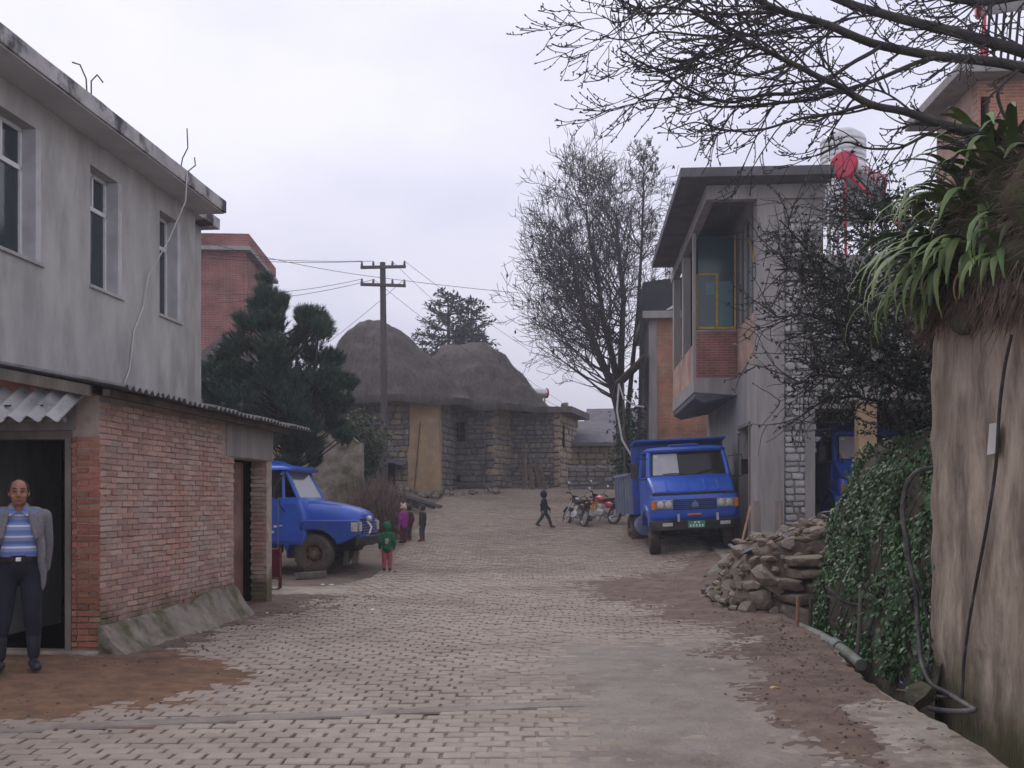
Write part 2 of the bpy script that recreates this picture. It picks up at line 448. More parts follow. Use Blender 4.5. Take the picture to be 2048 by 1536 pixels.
mk('dark_green_cloth', (.035, .055, .030), (.022, .036, .022), 10, .9, .3, 30, world=False)
mk('dark_grey_cloth', (.075, .072, .082), (.05, .05, .058), 10, .9, .3, 30, world=False)
mk('dark_blue_cloth', (.020, .026, .045), (.014, .018, .03), 10, .85, .3, 30, world=False)
mk('maroon_cloth', (.10, .03, .035), (.07, .02, .024), 10, .9, world=False)
mk('shoe_brown', (.20, .075, .04), (.14, .05, .03), 9, .7, world=False)
mk('shoe_red', (.35, .05, .05), (.26, .04, .04), 9, .7, world=False)
mk('shoe_dark', (.04, .03, .026), (.03, .024, .02), 9, .7, world=False)
mk('maroon_paint', (.16, .02, .035), (.10, .015, .025), 5, .5)
mk('tarp_black', (.022, .022, .028), (.014, .014, .018), 2, .6, .4, 8)
mk('grey_roof', (.16, .15, .16), (.11, .105, .115), 3, .9)
mk('litter_white', (.78, .78, .78), (.66, .66, .68), 9, .6)
mk('litter_red', (.6, .12, .12), (.5, .08, .08), 9, .6)
mk('litter_blue', (.15, .22, .65), (.12, .18, .5), 9, .5)
mk('bread', (.55, .36, .18), (.42, .25, .11), 9, .8)
mk('dish_grey', (.50, .50, .50), (.42, .42, .43), 6, .5)

# glass: dark pane that mirrors the sky
def glass(name, col, rough=.06, spec=.9):
    m = mk(name, col, tuple(c * .8 for c in col), .8, rough, spec=spec)
    return m
glass('pane_dark', (.03, .04, .05), .10, .6)
glass('pane_teal', (.022, .065, .08), .16, .5)
glass('pane_teal_light', (.06, .16, .175), .25, .5)
glass('windscreen', (.022, .024, .027), .07, .28)
glass('windscreen_pale', (.22, .24, .235), .12, .5)
glass('mirror_bright', (.9, .92, .95), .05)

# striped shirt
def stripes(name):
    m = mk(name, (.12, .17, .40), (.16, .20, .42), 9, .9, world=False)
    n = m.node_tree.nodes; l = m.node_tree.links; b = n['Principled BSDF']
    tc = n.new('ShaderNodeTexCoord'); sp = n.new('ShaderNodeSeparateXYZ'); l.new(tc.outputs['Object'], sp.inputs[0])
    mu = n.new('ShaderNodeMath'); mu.operation = 'MULTIPLY'; mu.inputs[1].default_value = 1 / .092; l.new(sp.outputs['Z'], mu.inputs[0])
    fr = n.new('ShaderNodeMath'); fr.operation = 'FRACT'; l.new(mu.outputs[0], fr.inputs[0])
    rp = n.new('ShaderNodeValToRGB'); rp.color_ramp.interpolation = 'CONSTANT'
    e = rp.color_ramp.elements
    e[0].color = (.11, .17, .40, 1); e[1].position = .30; e[1].color = (.23, .25, .38, 1)
    x = e.new(.62); x.color = (.55, .57, .62, 1); x = e.new(.78); x.color = (.16, .22, .44, 1)
    l.new(fr.outputs[0], rp.inputs['Fac']); l.new(rp.outputs['Color'], b.inputs['Base Color'])
stripes('striped_shirt')

def moss_low(name, z0, z1, col, s=2.6):
    """green growth creeping up from a wall's foot, broken up by noise"""
    m = M[name]; n = m.node_tree.nodes; l = m.node_tree.links; b = n['Principled BSDF']
    src = b.inputs['Base Color'].links[0].from_socket
    ge = n.new('ShaderNodeNewGeometry'); sp = n.new('ShaderNodeSeparateXYZ'); l.new(ge.outputs['Position'], sp.inputs[0])
    nx = n.new('ShaderNodeTexNoise'); nx.inputs['Scale'].default_value = s; nx.inputs['Detail'].default_value = 7; l.new(ge.outputs['Position'], nx.inputs['Vector'])
    mr = n.new('ShaderNodeMapRange'); mr.inputs[1].default_value = z0; mr.inputs[2].default_value = z1; mr.inputs[3].default_value = .42; mr.inputs[4].default_value = -.3
    l.new(sp.outputs['Z'], mr.inputs[0])
    ad = n.new('ShaderNodeMath'); ad.operation = 'ADD'; l.new(mr.outputs[0], ad.inputs[0]); l.new(nx.outputs['Fac'], ad.inputs[1])
    m2 = n.new('ShaderNodeMapRange'); m2.inputs[1].default_value = .60; m2.inputs[2].default_value = .86; m2.inputs[4].default_value = .85; l.new(ad.outputs[0], m2.inputs[0])
    mx = n.new('ShaderNodeMix'); mx.data_type = 'RGBA'; mx.inputs[7].default_value = (*col, 1)
    l.new(m2.outputs[0], mx.inputs[0]); l.new(src, mx.inputs[6]); l.new(mx.outputs[2], b.inputs['Base Color'])
moss_low('brick', .25, .95, (.115, .105, .055)); moss_low('mortar', .25, .95, (.10, .095, .045)); moss_low('mud_wall', -.3, .9, (.085, .085, .035), 1.6)

# ================================================================== ground
def axis_lines(segs):
    out = []
    for a, b, st in segs:
        n = max(1, int(round((b - a) / st)))
        out += [a + (b - a) * i / n for i in range(n)]
    out.append(segs[-1][1])
    return out

def sheet(name, xs, ys, zf, mat, keep=None, parent=None, smooth=True):
    mb = MB(); idx = {}
    zz = [[zf(x, y) for x in xs] for y in ys]
    for j in range(len(ys) - 1):
        for i in range(len(xs) - 1):
            if keep and not keep((xs[i] + xs[i + 1]) / 2, (ys[j] + ys[j + 1]) / 2): continue
            f = []
            for (a, b) in ((i, j), (i + 1, j), (i + 1, j + 1), (i, j + 1)):
                k = idx.get((a, b))
                if k is None:
                    k = idx[(a, b)] = len(mb.v); mb.v.append((xs[a], ys[b], zz[b][a]))
                f.append(k)
            mb.f.append(tuple(f)); mb.m.append(0)
    return mb.build(name, mat, parent, smooth=180 if smooth else None)

gx = axis_lines([(-400, -60, 40), (-60, -12, 4), (-12, -6, .5), (-6, 2.8, .25), (2.8, 4.6, .05), (4.6, 9, .3), (9, 60, 4), (60, 400, 40)])
gy = axis_lines([(-10, 4, 1), (4, 15, .12), (15, 50, .5), (50, 120, 5), (120, 700, 60)])
def ground_z(x, y):
    z = g(x, y) - 0.03
    if abs(x) > 5 or y > 15: z += .04 * nz(x * .8, y * .8) * (1 if y < 60 else 0)
    if y > 60: z += .6 * nz(x * .02, y * .02)
    return z
tag(sheet('ground', gx, gy, ground_z, M['earth']), kind='structure')

# ------------------------------------------------------------------ paved road
mk('road_bed', (.27, .228, .193), (.20, .168, .145), 5, .9, .6, 30, c3=(.14, .105, .085), s3=.8)
def road_l(y):
    if y < 9.9: return -5.7
    if y < 16.2: return -5.09 + .087 * y + .22
    if y < 21: return lerp(-4.3, -2.95, sstep(16.2, 21, y))
    return -2.9 + .25 * nz(y * .3, 3.3)
def road_r(y):
    if y < 13.7: return road_right(y) - .15
    if y < 20: return 3.3
    return lerp(3.3, 4.9, sstep(20, 26, y))
def joint_y(x): return 7.12 + max(0, min(3.81, x + 3.52)) * .226 + (.03 * nz(x * .7, 5))

mb = MB(); ys = axis_lines([(2.5, 48.5, .5)]); secs = []
for y in ys:
    a, b = road_l(y), road_r(y)
    secs.append([V((lerp(a, b, t / 20), y, g(lerp(a, b, t / 20), y) - .004)) for t in range(21)])
mb.loft(secs, cap=False, closed=False)
road = tag(mb.build('road', M['road_bed'], smooth=180), kind='structure')

CP, RP = .205, .142
def sett_shape(jx=0.0):
    w, d, h = CP - .012, RP - .007, .05
    w *= R.uniform(.93, 1.0); d *= R.uniform(.92, 1.0)
    c = .008
    lo = [(-w / 2, -d / 2, -.03), (w / 2, -d / 2, -.03), (w / 2, d / 2, -.03), (-w / 2, d / 2, -.03)]
    mid = [(x + R.uniform(-.006, .006), y + R.uniform(-.004, .004), .009) for x, y, z in lo]
    top = [(x * (1 - 2 * c / w), y * (1 - 2 * c / d), .015 + R.uniform(-.002, .002)) for x, y, z in mid]
    vs_ = lo + mid + top
    fs = [(8, 9, 10, 11)]
    for k in range(4):
        j = (k + 1) % 4
        fs += [(k, j, 4 + j, 4 + k), (4 + k, 4 + j, 8 + j, 8 + k)]
    return vs_, fs
shapes = [sett_shape() for _ in range(8)]
sett_me = []
for vs_, fs in shapes:
    q = MB(); q.add(vs_, fs); sett_me.append(q.mesh('sett', M['sett']))
field = MB(); spots = []
row = 0; y = 4.6
while y < 46.5:
    a, b = road_l(y), road_r(y)
    bow = .10
    x = a + CP / 2 + (CP / 2 if row % 2 else 0) * 1.0 + R.uniform(-.012, .012)
    while x < b - CP / 2:
        yy = y + .018 * x + .05 * math.sin(x * .9 + y * .13) * sstep(6, 14, y)
        if abs(yy - joint_y(x)) > .085 or yy > 9:
            spots.append((x, yy))
        x += CP + R.uniform(-.004, .006)
    y += RP; row += 1
def vis_key(p):
    x, y = p
    inside = abs(x / y) < .49 and y > 6.2
    muddy = x > 1.2 or (x < -2.9 and y < 11)
    return (0 if inside and not muddy else 1, y)
spots.sort(key=vis_key)
for k, (x, y) in enumerate(spots):
    z = g(x, y) + R.uniform(-.006, .006); a = R.uniform(-.04, .04)
    if k < 300:
        link('sett', sett_me[R.randrange(8)], road, loc=(x, y, z), rot=(R.uniform(-.015, .015), R.uniform(-.012, .012), a))
    else:
        vs_, fs = shapes[R.randrange(8)]; ca, sa = math.cos(a), math.sin(a)
        field.add([(x + p[0] * ca - p[1] * sa, y + p[0] * sa + p[1] * ca, z + p[2]) for p in vs_], fs)
tag(field.build('sett_field', M['sett'], road), kind='stuff')

mb = MB(); xs = [-3.9 + .1 * i for i in range(59)]
mb.loft([[V((x, joint_y(x) + dy, g(x, joint_y(x)) + z + .004 * nz(x * 5, dy * 9))) for (dy, z) in
          ((-.07, .005), (-.062, .02), (0, .023), (.05, .026), (.064, .032), (.075, .005))] for x in xs], cap=False, closed=False)
mb.build('road_joint', M['wet_mud'], road, smooth=40)

# kerb of cast concrete along the drain
mb = MB(); secs = []
yy = 4.5
while yy < 13.75:
    e = road_right(yy); n1 = .06 * nz(yy * 2.2, 1.7) + .035 * nz(yy * 9, 2.2); w = .17 + (.45 * sstep(8.6, 7.6, yy))
    secs.append([V((e - w, yy, -.01)), V((e - w + .01, yy, .021)), V((e + n1 - .02, yy, .026 + .008 * nz(yy * 5, 9))), V((e + n1, yy, .012)), V((e + n1 - .01, yy, -.2)), V((e + .02, yy, -.46))])
    yy += .08
mb.loft(secs, cap=False, closed=False)
tag(mb.build('kerb', M['kerb'], smooth=50), kind='structure')

# mud over the paving
def right_mud_m(x, y):
    if y < 13.7:
        e = road_right(y); m = 1.05 - (e - .12 - x) / (1.15 + .25 * nz(y * .8, 7)) * .62
        if y < 8.4: m -= .55 * sstep(e - .75, e - .45, x) * sstep(8.5, 7.7, y)
    else:
        m = .5 + (x - (2.2 - .9 * sstep(14, 19, y) * (1 - sstep(20, 23, y)))) * .5
    m *= 1 - .75 * sstep(19.0, 22.5, y)
    return m
def right_mud_z(x, y):
    m = right_mud_m(x, y)
    n1 = .5 * nz(x * 1.1, y * .8, 2) + .35 * nz(x * 4, y * 4, 4) + .15 * nz(x * 14, y * 14, 6)
    s = m - .55 + .75 * n1 + .28 * nz(x * 11, y * 9, 3) + .2 * nz(x * 26, y * 22, 5)
    return g(x, y) + .018 + max(-.03, min(.055, .05 * s)) + .012 * nz(x * 9, y * 9, 1) * max(0, min(1, s * 2))
mx_ = axis_lines([(.2, 5.9, .055)]); my_ = axis_lines([(5.2, 24.5, .06)])
tag(sheet('mud', mx_, my_, right_mud_z, M['mud'],
          keep=lambda x, y: right_mud_m(x, y) > -.1 and (y > 13.7 or x < road_right(y) - .03)), kind='structure')
def film_z(x, y):
    m = sstep(.15, .75, x + .25 * nz(x * 2, y * 1.2, 3)) * (1 - sstep(10.2, 13.0, y + 1.3 * nz(x * .9, y * .7, 8)))
    return g(x, y) + .004 + .0175 * m + .004 * nz(x * 5, y * 5, 4) + .005 * nz(x * 17, y * 14, 4)
tag(sheet('mud_film', axis_lines([(-.4, 3.0, .06)]), axis_lines([(5.2, 13.2, .06)]), film_z, M['wet_mud'],
          keep=lambda x, y: x < road_right(y) - .1), kind='structure')
def left_mud_m(x, y):
    w = -5.09 + .087 * y if y < 16.1 else -3.7
    m = .85 - (x - w - .3) / (.55 + .9 * sstep(13, 16, y)) * .6
    m *= sstep(9.4, 10.6, y) * (1 - sstep(17.0, 18.2, y))
    return m
def left_mud_z(x, y):
    n1 = .5 * nz(x * 1.2, y * .9, 12) + .35 * nz(x * 4, y * 4, 14) + .15 * nz(x * 14, y * 14, 6)
    s = left_mud_m(x, y) - .6 + .75 * n1 + .28 * nz(x * 11, y * 9, 3) + .2 * nz(x * 26, y * 22, 5)
    return g(x, y) + .016 + max(-.03, min(.06, .055 * s)) + .012 * nz(x * 9, y * 9, 1) * max(0, min(1, s * 2))
tag(sheet('mud', axis_lines([(-4.4, -.6, .055)]), axis_lines([(9.3, 18.2, .06)]), left_mud_z, M['mud'],
          keep=lambda x, y: left_mud_m(x, y) > -.05), kind='structure')
def mound_z(x, y):
    d = ((x + 4.8) / 2.0) ** 2 + ((y - 9.1) / 1.5) ** 2
    h = .13 * math.exp(-d * 1.1)
    n1 = .5 * nz(x * 1.8, y * 1.8, 22) + .35 * nz(x * 5, y * 5, 24) + .2 * nz(x * 15, y * 15, 6)
    return g(x, y) + h - .012 + .05 * n1 * (.4 + 5.5 * h)
tag(sheet('dirt_mound', axis_lines([(-7.5, -2.2, .06)]), axis_lines([(6.6, 10.9, .06)]), mound_z, M['red_earth'],
          keep=lambda x, y: mound_z(x, y) > g(x, y) - .02), kind='structure')
# cement apron beyond the shed
mb = MB()
mb.loft([[V((-5.4 + 2.6 * t / 8 + .04 * nz(t, q), 17.0 + q * .26 + .5 * t / 8 * (1 if q < 5 else .2), g(-4.5, 17 + q * .26) + (.03 if 0 < q < 8 and t < 8 else .0))) for t in range(9)] for q in range(9)], cap=False, closed=False)
tag(mb.build('pavement', M['kerb'], smooth=60), kind='structure')

# ================================================================== left: brick shed
PHI = -math.atan(.087)
shed = thing('brick_shed', 'lean-to shed of orange-red brick with a corrugated roof, against the grey house', 'shed', (-4.18, 10.5, 0), PHI)
SL, SH = 5.52, 2.66
mb = MB()
holed(mb, 0, SL, -.1, SH, .24, [(3.85, 5.28, .02, 2.19)], lambda u, t, z: V((-.014 - t, u, z)))
mb.bb(-.30, -.254, .015, .24, -.1, SH)      # return of the front pier
wall = mb.build('wall', M['mortar'], shed, weld=True)
mb = MB()
mb.bb(-2.2, -.004, .012, .24, 2.31, SH)
mb.build('front_wall', M['concrete'], shed, bevel=.006)
mb = MB(); mb.bb(-1.83, -1.55, .02, .24, 0, 2.215); mb.build('pier', M['pier_brick'], shed)
mb = MB(); mb.bb(-1.9, -.302, .03, .2, 2.22, 2.309); mb.build('lintel', M['grey_timber'], shed, bevel=.006)
# bricks: stretcher faces 235 x 52 mm, proud of the mortar
def brick_meshes(dx, dy, dz, mat, n=6):
    out = []
    for _ in range(n):
        q = MB(); q.box((0, 0, 0), (dx, dy, dz), j=.004); out.append(q.mesh('brick', mat))
    return out
bm_side = brick_meshes(.05, .232, .051, M['brick']); bm_half = brick_meshes(.05, .112, .051, M['brick'])
bm_front = brick_meshes(.232, .05, .051, M['pier_brick']); bm_fhalf = brick_meshes(.112, .05, .051, M['pier_brick'])
rest = MB(); cand = []
CR = .0632
for k in range(int(SH / CR)):
    z = .04 + k * CR
    if z > SH - .03: break
    u = .118 if k % 2 == 0 else .0
    while u < SL:
        half = False
        a, b = u - .116, u + .116
        if a < -.002:
            u = .058; half = True; a, b = 0, .115
        ok = True
        if b > 3.84 and a < 5.29 and z < 2.5: ok = b <= 3.86 or a >= 5.27
        if z > 2.2 and b > 3.55: ok = False        # cement band over the door
        if b > SL: ok = False
        if ok: cand.append((u, z, half))
        u += (.058 + .125) if half else .2475
        if half: half = False
ind = [c for c in cand]
ind.sort(key=lambda c: c[0])
N_SIDE = 208
for i, (u, z, half) in enumerate(ind):
    px = R.uniform(-.007, .006)
    ra = (R.uniform(-.02, .02), R.uniform(-.02, .02), R.uniform(-.012, .012))
    if i < N_SIDE:
        link('brick', (bm_half if half else bm_side)[R.randrange(6)], shed, loc=(-.022 + px, u, z + R.uniform(-.004, .004)), rot=ra)
    else:
        rest.box((-.022 + px, u, z + R.uniform(-.004, .004)), (.05, .112 if half else .232, .051), rz(ra[2]), j=.004)
# front pier bricks and far door jamb bricks
for k in range(36):
    z = .07 + k * CR
    if z > 2.27: break
    if k % 2: 
        for xx, sx_ in ((-.058, 1.0), (-.176, 1.0), (-.266, .5)):
            ob = link('brick', (bm_fhalf)[R.randrange(6)], shed, loc=(xx, .012 + R.uniform(-.006, .006), z), rot=(0, 0, R.uniform(-.02, .02))); ob.scale = (sx_, 1, 1)
    else:
        ob = link('brick', bm_fhalf[R.randrange(6)], shed, loc=(-.270, .012 + R.uniform(-.006, .006), z)); ob.scale = (.42, 1, 1)
        link('brick', bm_front[R.randrange(6)], shed, loc=(-.122, .012 + R.uniform(-.006, .006), z), rot=(0, 0, R.uniform(-.02, .02)))
mb = MB(); mb.bb(-.255, -.02, 5.278, 5.30, .02, 2.19); mb.build('jamb_backing', M['mortar'], shed)
for k in range(34):
    z = .05 + k * CR
    if z > 2.17: break
    rest.box((-.14 + (.05 if k % 2 else 0) - .02, 5.272, z), (.2, .03, .05), None, j=.004)
tag(rest.build('brick_field', M['brick'], shed), kind='stuff')
mb = MB(); mb.bb(-.02, .008, 3.55, SL + .004, 2.2, SH - .01); mb.build('door_lintel', M['concrete'], shed, bevel=.006)
# sloped cement skirt at the wall's foot
mb = MB(); secs = []
for i in range(40):
    u = -.05 + 3.9 * i / 39; w = .30 + .09 * nz(u * 2, 3) + .05 * nz(u * 7, 4); h = .33 + .10 * sstep(1.4, 3.6, u) + .05 * nz(u * 1.5, 8)
    secs.append([V((.0, u, -.06)), V((w + .10, u, -.06)), V((w, u, .03 + .02 * nz(u * 9, 1))), V((w * .55 + .03 * nz(u * 8, 9), u, h * .42 + .03 * nz(u * 5, 11))), V((.05 + .012 * nz(u * 6, 2), u, h * .9)), V((.0, u, h))])
mb.loft(secs)
mb.build('skirt', M['cement'], shed, smooth=45)
# steel door standing inside the side opening
mb = MB(); mb.bb(-.24, -.21, 3.98, 4.75, .05, 2.15); dr = mb.build('door', M['rust_door'], shed, bevel=.004)
mb = MB()
for u in (4.0, 4.36, 4.73): mb.bb(-.21, -.195, u - .014, u + .014, .07, 2.13)
mb.build('door_rib', M['rust_door'], dr)
mb = MB(); mb.bb(-.235, -.21, 3.86, 3.965, .03, 2.18); mb.build('door_frame', M['black_metal'], shed)
# room behind the front opening, its shade painted near-black on every face
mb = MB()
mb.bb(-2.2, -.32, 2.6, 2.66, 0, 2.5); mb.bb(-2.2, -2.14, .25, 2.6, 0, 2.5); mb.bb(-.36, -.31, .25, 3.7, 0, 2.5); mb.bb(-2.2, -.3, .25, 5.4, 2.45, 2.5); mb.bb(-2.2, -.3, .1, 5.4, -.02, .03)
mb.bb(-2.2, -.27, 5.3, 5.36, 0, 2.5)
mb.build('interior', M['shade_black'], shed)
mb = MB(); mb.bb(-.372, -.305, -.01, .12, .06, 2.24); mb.build('door_post', M['grey_timber'], shed, bevel=.006)
mb = MB(); mb.bb(-2.3, .02, -.16, .1, -.08, .075); mb.build('step', M['kerb'], shed, bevel=.012)
# roof: corrugated sheets falling towards the road, purlins, rake board
def corrugated(mb, o, along, down, nrm, w, L, amp, wl, n_per=8, th=.008):
    o, along, down, nrm = V(o), V(along).normalized(), V(down).normalized(), V(nrm).normalized()
    n = int(w / wl * n_per)
    top = []; 
    for i in range(n + 1):
        s_ = w * i / n
        top.append(o + along * s_ + nrm * (amp * math.sin(2 * PI * s_ / wl)))
    secs = []
    for t in (0, .33, .66, 1.0):
        secs.append([p + down * (L * t) for p in top] + [p + down * (L * t) - nrm * th for p in reversed(top)])
    mb.loft(secs)
dn = V((2.25, 0, -.42)).normalized(); nr = V((.42, 0, 2.25)).normalized()
k = 0; u = -.30
while u < 5.9:
    mb = MB(); w = .86
    corrugated(mb, (-1.86, u, 3.14 + (.012 if k % 2 else 0) + R.uniform(-.006, .006)), (0, 1, R.uniform(-.006, .004)), dn, nr, w, 2.27 + R.uniform(-.05, .09), .024, .145)
    mb.build('roof_sheet', M['old_sheet'], shed, smooth=60)
    u += .80; k += 1
for xx, zz in ((.18, 2.70), (-.55, 2.84), (-1.3, 2.98)):
    mb = MB(); mb.bb(xx - .035, xx + .035, -.24, 5.75, zz - .07, zz); mb.build('purlin', M['timber'], shed)
mb = MB(); q = [(-1.85, -.25, 2.98), (.02, -.25, 2.63), (.02, -.25, 2.74), (-1.85, -.25, 3.10)]; mb.prism(q, (0, .05, 0)); mb.build('rake_board', M['grey_timber'], shed)
mb = MB(); q = [(-2.2, .02, 2.6), (-.05, .02, 2.6), (-.05, .02, 2.68), (-2.2, .02, 3.06)]; mb.prism(q, (0, .2, 0)); mb.build('gable', M['pier_brick'], shed)
# awning sheet over the front doorway
awn = MB(); corrugated(awn, (-2.0, -.02, 2.73), (1, 0, 0), (0, -.55, -.34), (0, -.34, .55), 1.93, .66, .034, .19, 10)
aw = awn.build('awning', M['asbestos'], shed, smooth=60)
mb = MB()
for xx in (-.75, -.42):
    mb.bb(xx - .03, xx + .03, -.40, -.375, 2.52, 2.535); 
mb.build('bolt', M['black_metal'], aw)
mb = MB(); mb.bb(-2.0, -.12, -.5, -.44, 2.36, 2.40); mb.build('batten', M['grey_timber'], shed)

# ================================================================== left: grey house
gh = thing('grey_house', 'two storey grey cement-rendered house with a flat concrete eave, behind the brick shed', 'house', (-5.39, 17.6, 0), PHI)
# local: x to the road, y away; wall face x = 0, far corner y = 0, near end y = -12
GW = [(-1.52, -.62 - .12), (-3.78, -2.86), (-5.82, -4.88)]
wins = [(-1.42, -.62), (-3.62, -2.70), (-5.86, -4.86)]
Z0, Z1 = 4.52, 6.14
mb = MB()
holed(mb, -12, 0, -.3, 6.50, .3, [(a, b, Z0, Z1) for a, b in wins], lambda u, t, z: V((-t, u, z)))
mb.bb(-6, -.3, -.28, -.001, -.3, 6.5)
mb.build('wall', M['stucco'], gh, weld=True)
mb = MB(); mb.bb(-.9, -.6, -11.8, -.35, 4.2, 6.4); mb.build('interior', M['shade_black'], gh)
mb = MB()
secs = []
for i in range(60):
    u = -12.2 + 12.32 * i / 59
    e = .50 + .012 * nz(u * 1.3, 4); zt = 6.70 + .015 * nz(u * .8, 9)
    secs.append([V((-6.2, u, 6.5)), V((e, u, 6.5 + .008 * nz(u, 3))), V((e + .006 * nz(u * 6, 1), u, zt)), V((-6.2, u, zt + .02))])
mb.loft(secs)
roof = mb.build('eave_slab', M['slab_concrete'], gh, smooth=30)
mb = MB(); mb.bb(.002, .47, -12.1, .08, 6.478, 6.496); mb.build('soffit', M['soffit'], gh)
for a, b in wins:
    wn = MB()
    x = -.20
    for (u0, u1, zz0, zz1) in ((a, a + .045, Z0, Z1), (b - .12 - .045, b - .12, Z0, Z1), (a, b - .12, Z0, Z0 + .05), (a, b - .12, Z1 - .05, Z1), (a, b - .12, 5.62, 5.68), ((a + b - .12) / 2 - .02, (a + b - .12) / 2 + .02, 5.66, Z1)):
        wn.bb(x - .03, x + .03, u0, u1, zz0, zz1)
    w = wn.build('window', M['white_frame'], gh, bevel=.004)
    for (z0, z1) in ((Z0 + .05, 5.62), (5.68, Z1 - .05)):
        mb = MB(); mb.bb(x - .015, x + .0, a + .04, b - .16, z0, z1); mb.build('pane', M['pane_dark'], w)
    mb = MB(); mb.bb(-.27, .004, b - .118, b - .001, Z0 + .002, Z1 - .002); mb.build('reveal', M['reveal_white'], w, bevel=.004)
    mb = MB(); mb.bb(-.26, .03, a - .03, b + .05, Z0 - .045, Z0 - .002); mb.build('sill', M['stucco'], w, bevel=.004)
mb = MB()
for (u, pts) in ((-6.6, [(0, 0), (.06, .32), (.10, .62), (.0, .66), (-.12, .66)]), (-6.5, [(0, 0), (-.02, .4), (.0, .6)]), (-4.4, [(0, 0), (-.02, .28), (-.12, .42), (-.24, .40)]), (-4.3, [(0, 0), (.0, .3), (.1, .42), (.2, .36)]), (-1.5, [(0, 0), (.06, .25), (.18, .45), (.16, .75)]), (-1.3, [(0, 0), (.10, .14), (.24, .26), (.22, .38)])):
    r_ = MB(); r_.tube([(.36 + .3 * p[0], u + p[0], 6.68 + p[1] * 1.0) for p in pts], .010, 5); r_.build('rebar', M['bark_grey'], gh)
tag(MB() and (lambda q: (q.tube([gh.matrix_basis @ V(p) for p in ((.52, -3.2 + 1.6, 6.66), (.50, -1.62, 6.2), (.3, -1.75, 5.6), (.06, -1.95, 5.0), (.02, -2.05, 4.5), (.02, -2.35, 4.1), (.02, -2.5, 3.5), (.02, -2.8, 3.1))], .011, 6), q.build('hanging_cable', M['white_cable']))[1])(MB()), 'thin white cable hanging down the grey house wall from its eave', 'cable')
# second slab edge seen past the corner
nb = thing('flat_roof_house', 'grey rendered house just past the grey house, only its flat eave and wall edge showing', 'house', (-6.14, 18.25, 0), PHI)
mb = MB(); mb.bb(-6, 0, 0, 1.7, 0, 6.85); mb.build('wall', M['stucco'], nb)
mb = MB(); mb.bb(-6, .30, -.3, 1.9, 6.852, 7.06); mb.build('eave_slab', M['slab_concrete'], nb, bevel=.01)

# ================================================================== left: far red brick house
rb = thing('red_brick_house', 'tall flat-roofed red brick house rising behind the pine tree', 'house', (-9.8, 38, .9), math.radians(3))
mb = MB(); mb.bb(-7, 0, 0, .3, 0, 9.8); mb.build('wall', M['far_brick_x'], rb)
mb = MB(); mb.bb(-.3, 0, .302, 5, 0, 9.8); mb.build('side_wall', M['far_brick_y'], rb)
mb = MB(); mb.bb(-7, -6.7, .302, 5, 0, 9.8); mb.build('side_wall', M['far_brick_y'], rb)
mb = MB(); mb.bb(-7.3, .25, -.35, 5.6, 9.802, 9.95); mb.build('roof_slab', M['concrete'], rb, bevel=.01)
mb = MB(); mb.bb(-7.2, .18, -.26, -.02, 9.952, 10.42); mb.build('parapet', M['far_brick_x'], rb)
mb = MB(); mb.bb(-.06, .18, -.018, 5.4, 9.952, 10.42); mb.build('side_parapet', M['far_brick_y'], rb)

# ================================================================== stones and thatch
def unit_stone(mat, rough=.10):
    q = MB(); pts = []
    for (sx, sz) in ((1, 1), (-1, 1), (-1, -1), (1, -1)):
        c = R.uniform(.06, .34); d = R.uniform(.06, .34)
        a = (sx * (.5 - c), sz * .5); b = (sx * .5, sz * (.5 - d))
        pts += [b, a] if sx * sz > 0 else [a, b]
    pts = [(x + R.uniform(-rough, rough) * .7, z + R.uniform(-rough, rough) * .4) for x, z in pts]
    def ring(k, y): return [V((x * k, y + R.uniform(-.05, .05) * (1 if y < .4 else 0), z * k)) for x, z in pts]
    q.loft([ring(1.0, .5), ring(1.0, -.1), ring(.86, -.42), ring(.55, -.5)])
    return q.mesh('stone', mat, smooth=38)
ST_GREY = [unit_stone(M['stone_grey']) for _ in range(9)]
ST_TAN = [unit_stone(M['stone_tan']) for _ in range(7)]

def stone_wall(parent, o, ang, L, H, rows, widths, depth, pick, holes=(), limit=300, gap=.02, u0=0):
    """courses of rough stones standing proud of a wall face; u along the wall, outward is -y turned by ang"""
    Q = rz(ang); o = V(o); n = 0; z = 0.0
    while z < H - .06:
        h = min(R.uniform(*rows), H - z); u = u0
        while u < L - .05:
            w = min(R.uniform(*widths), L - u)
            if L - u - w < .12: w = L - u
            uc, zc = u + w / 2, z + h / 2
            if not any(a - .04 < uc < b + .04 and c - .04 < zc < d + .04 for a, b, c, d in holes) and n < limit:
                me = pick(uc, zc)
                ob = link('stone', me[R.randrange(len(me))], parent, loc=o + Q @ V((uc, R.uniform(-.02, .02) * depth / .1, zc)), rot=(0, R.uniform(-.09, .09), ang))
                ob.scale = (w - gap, depth, h - gap); n += 1
            u += w
        z += h
    return n

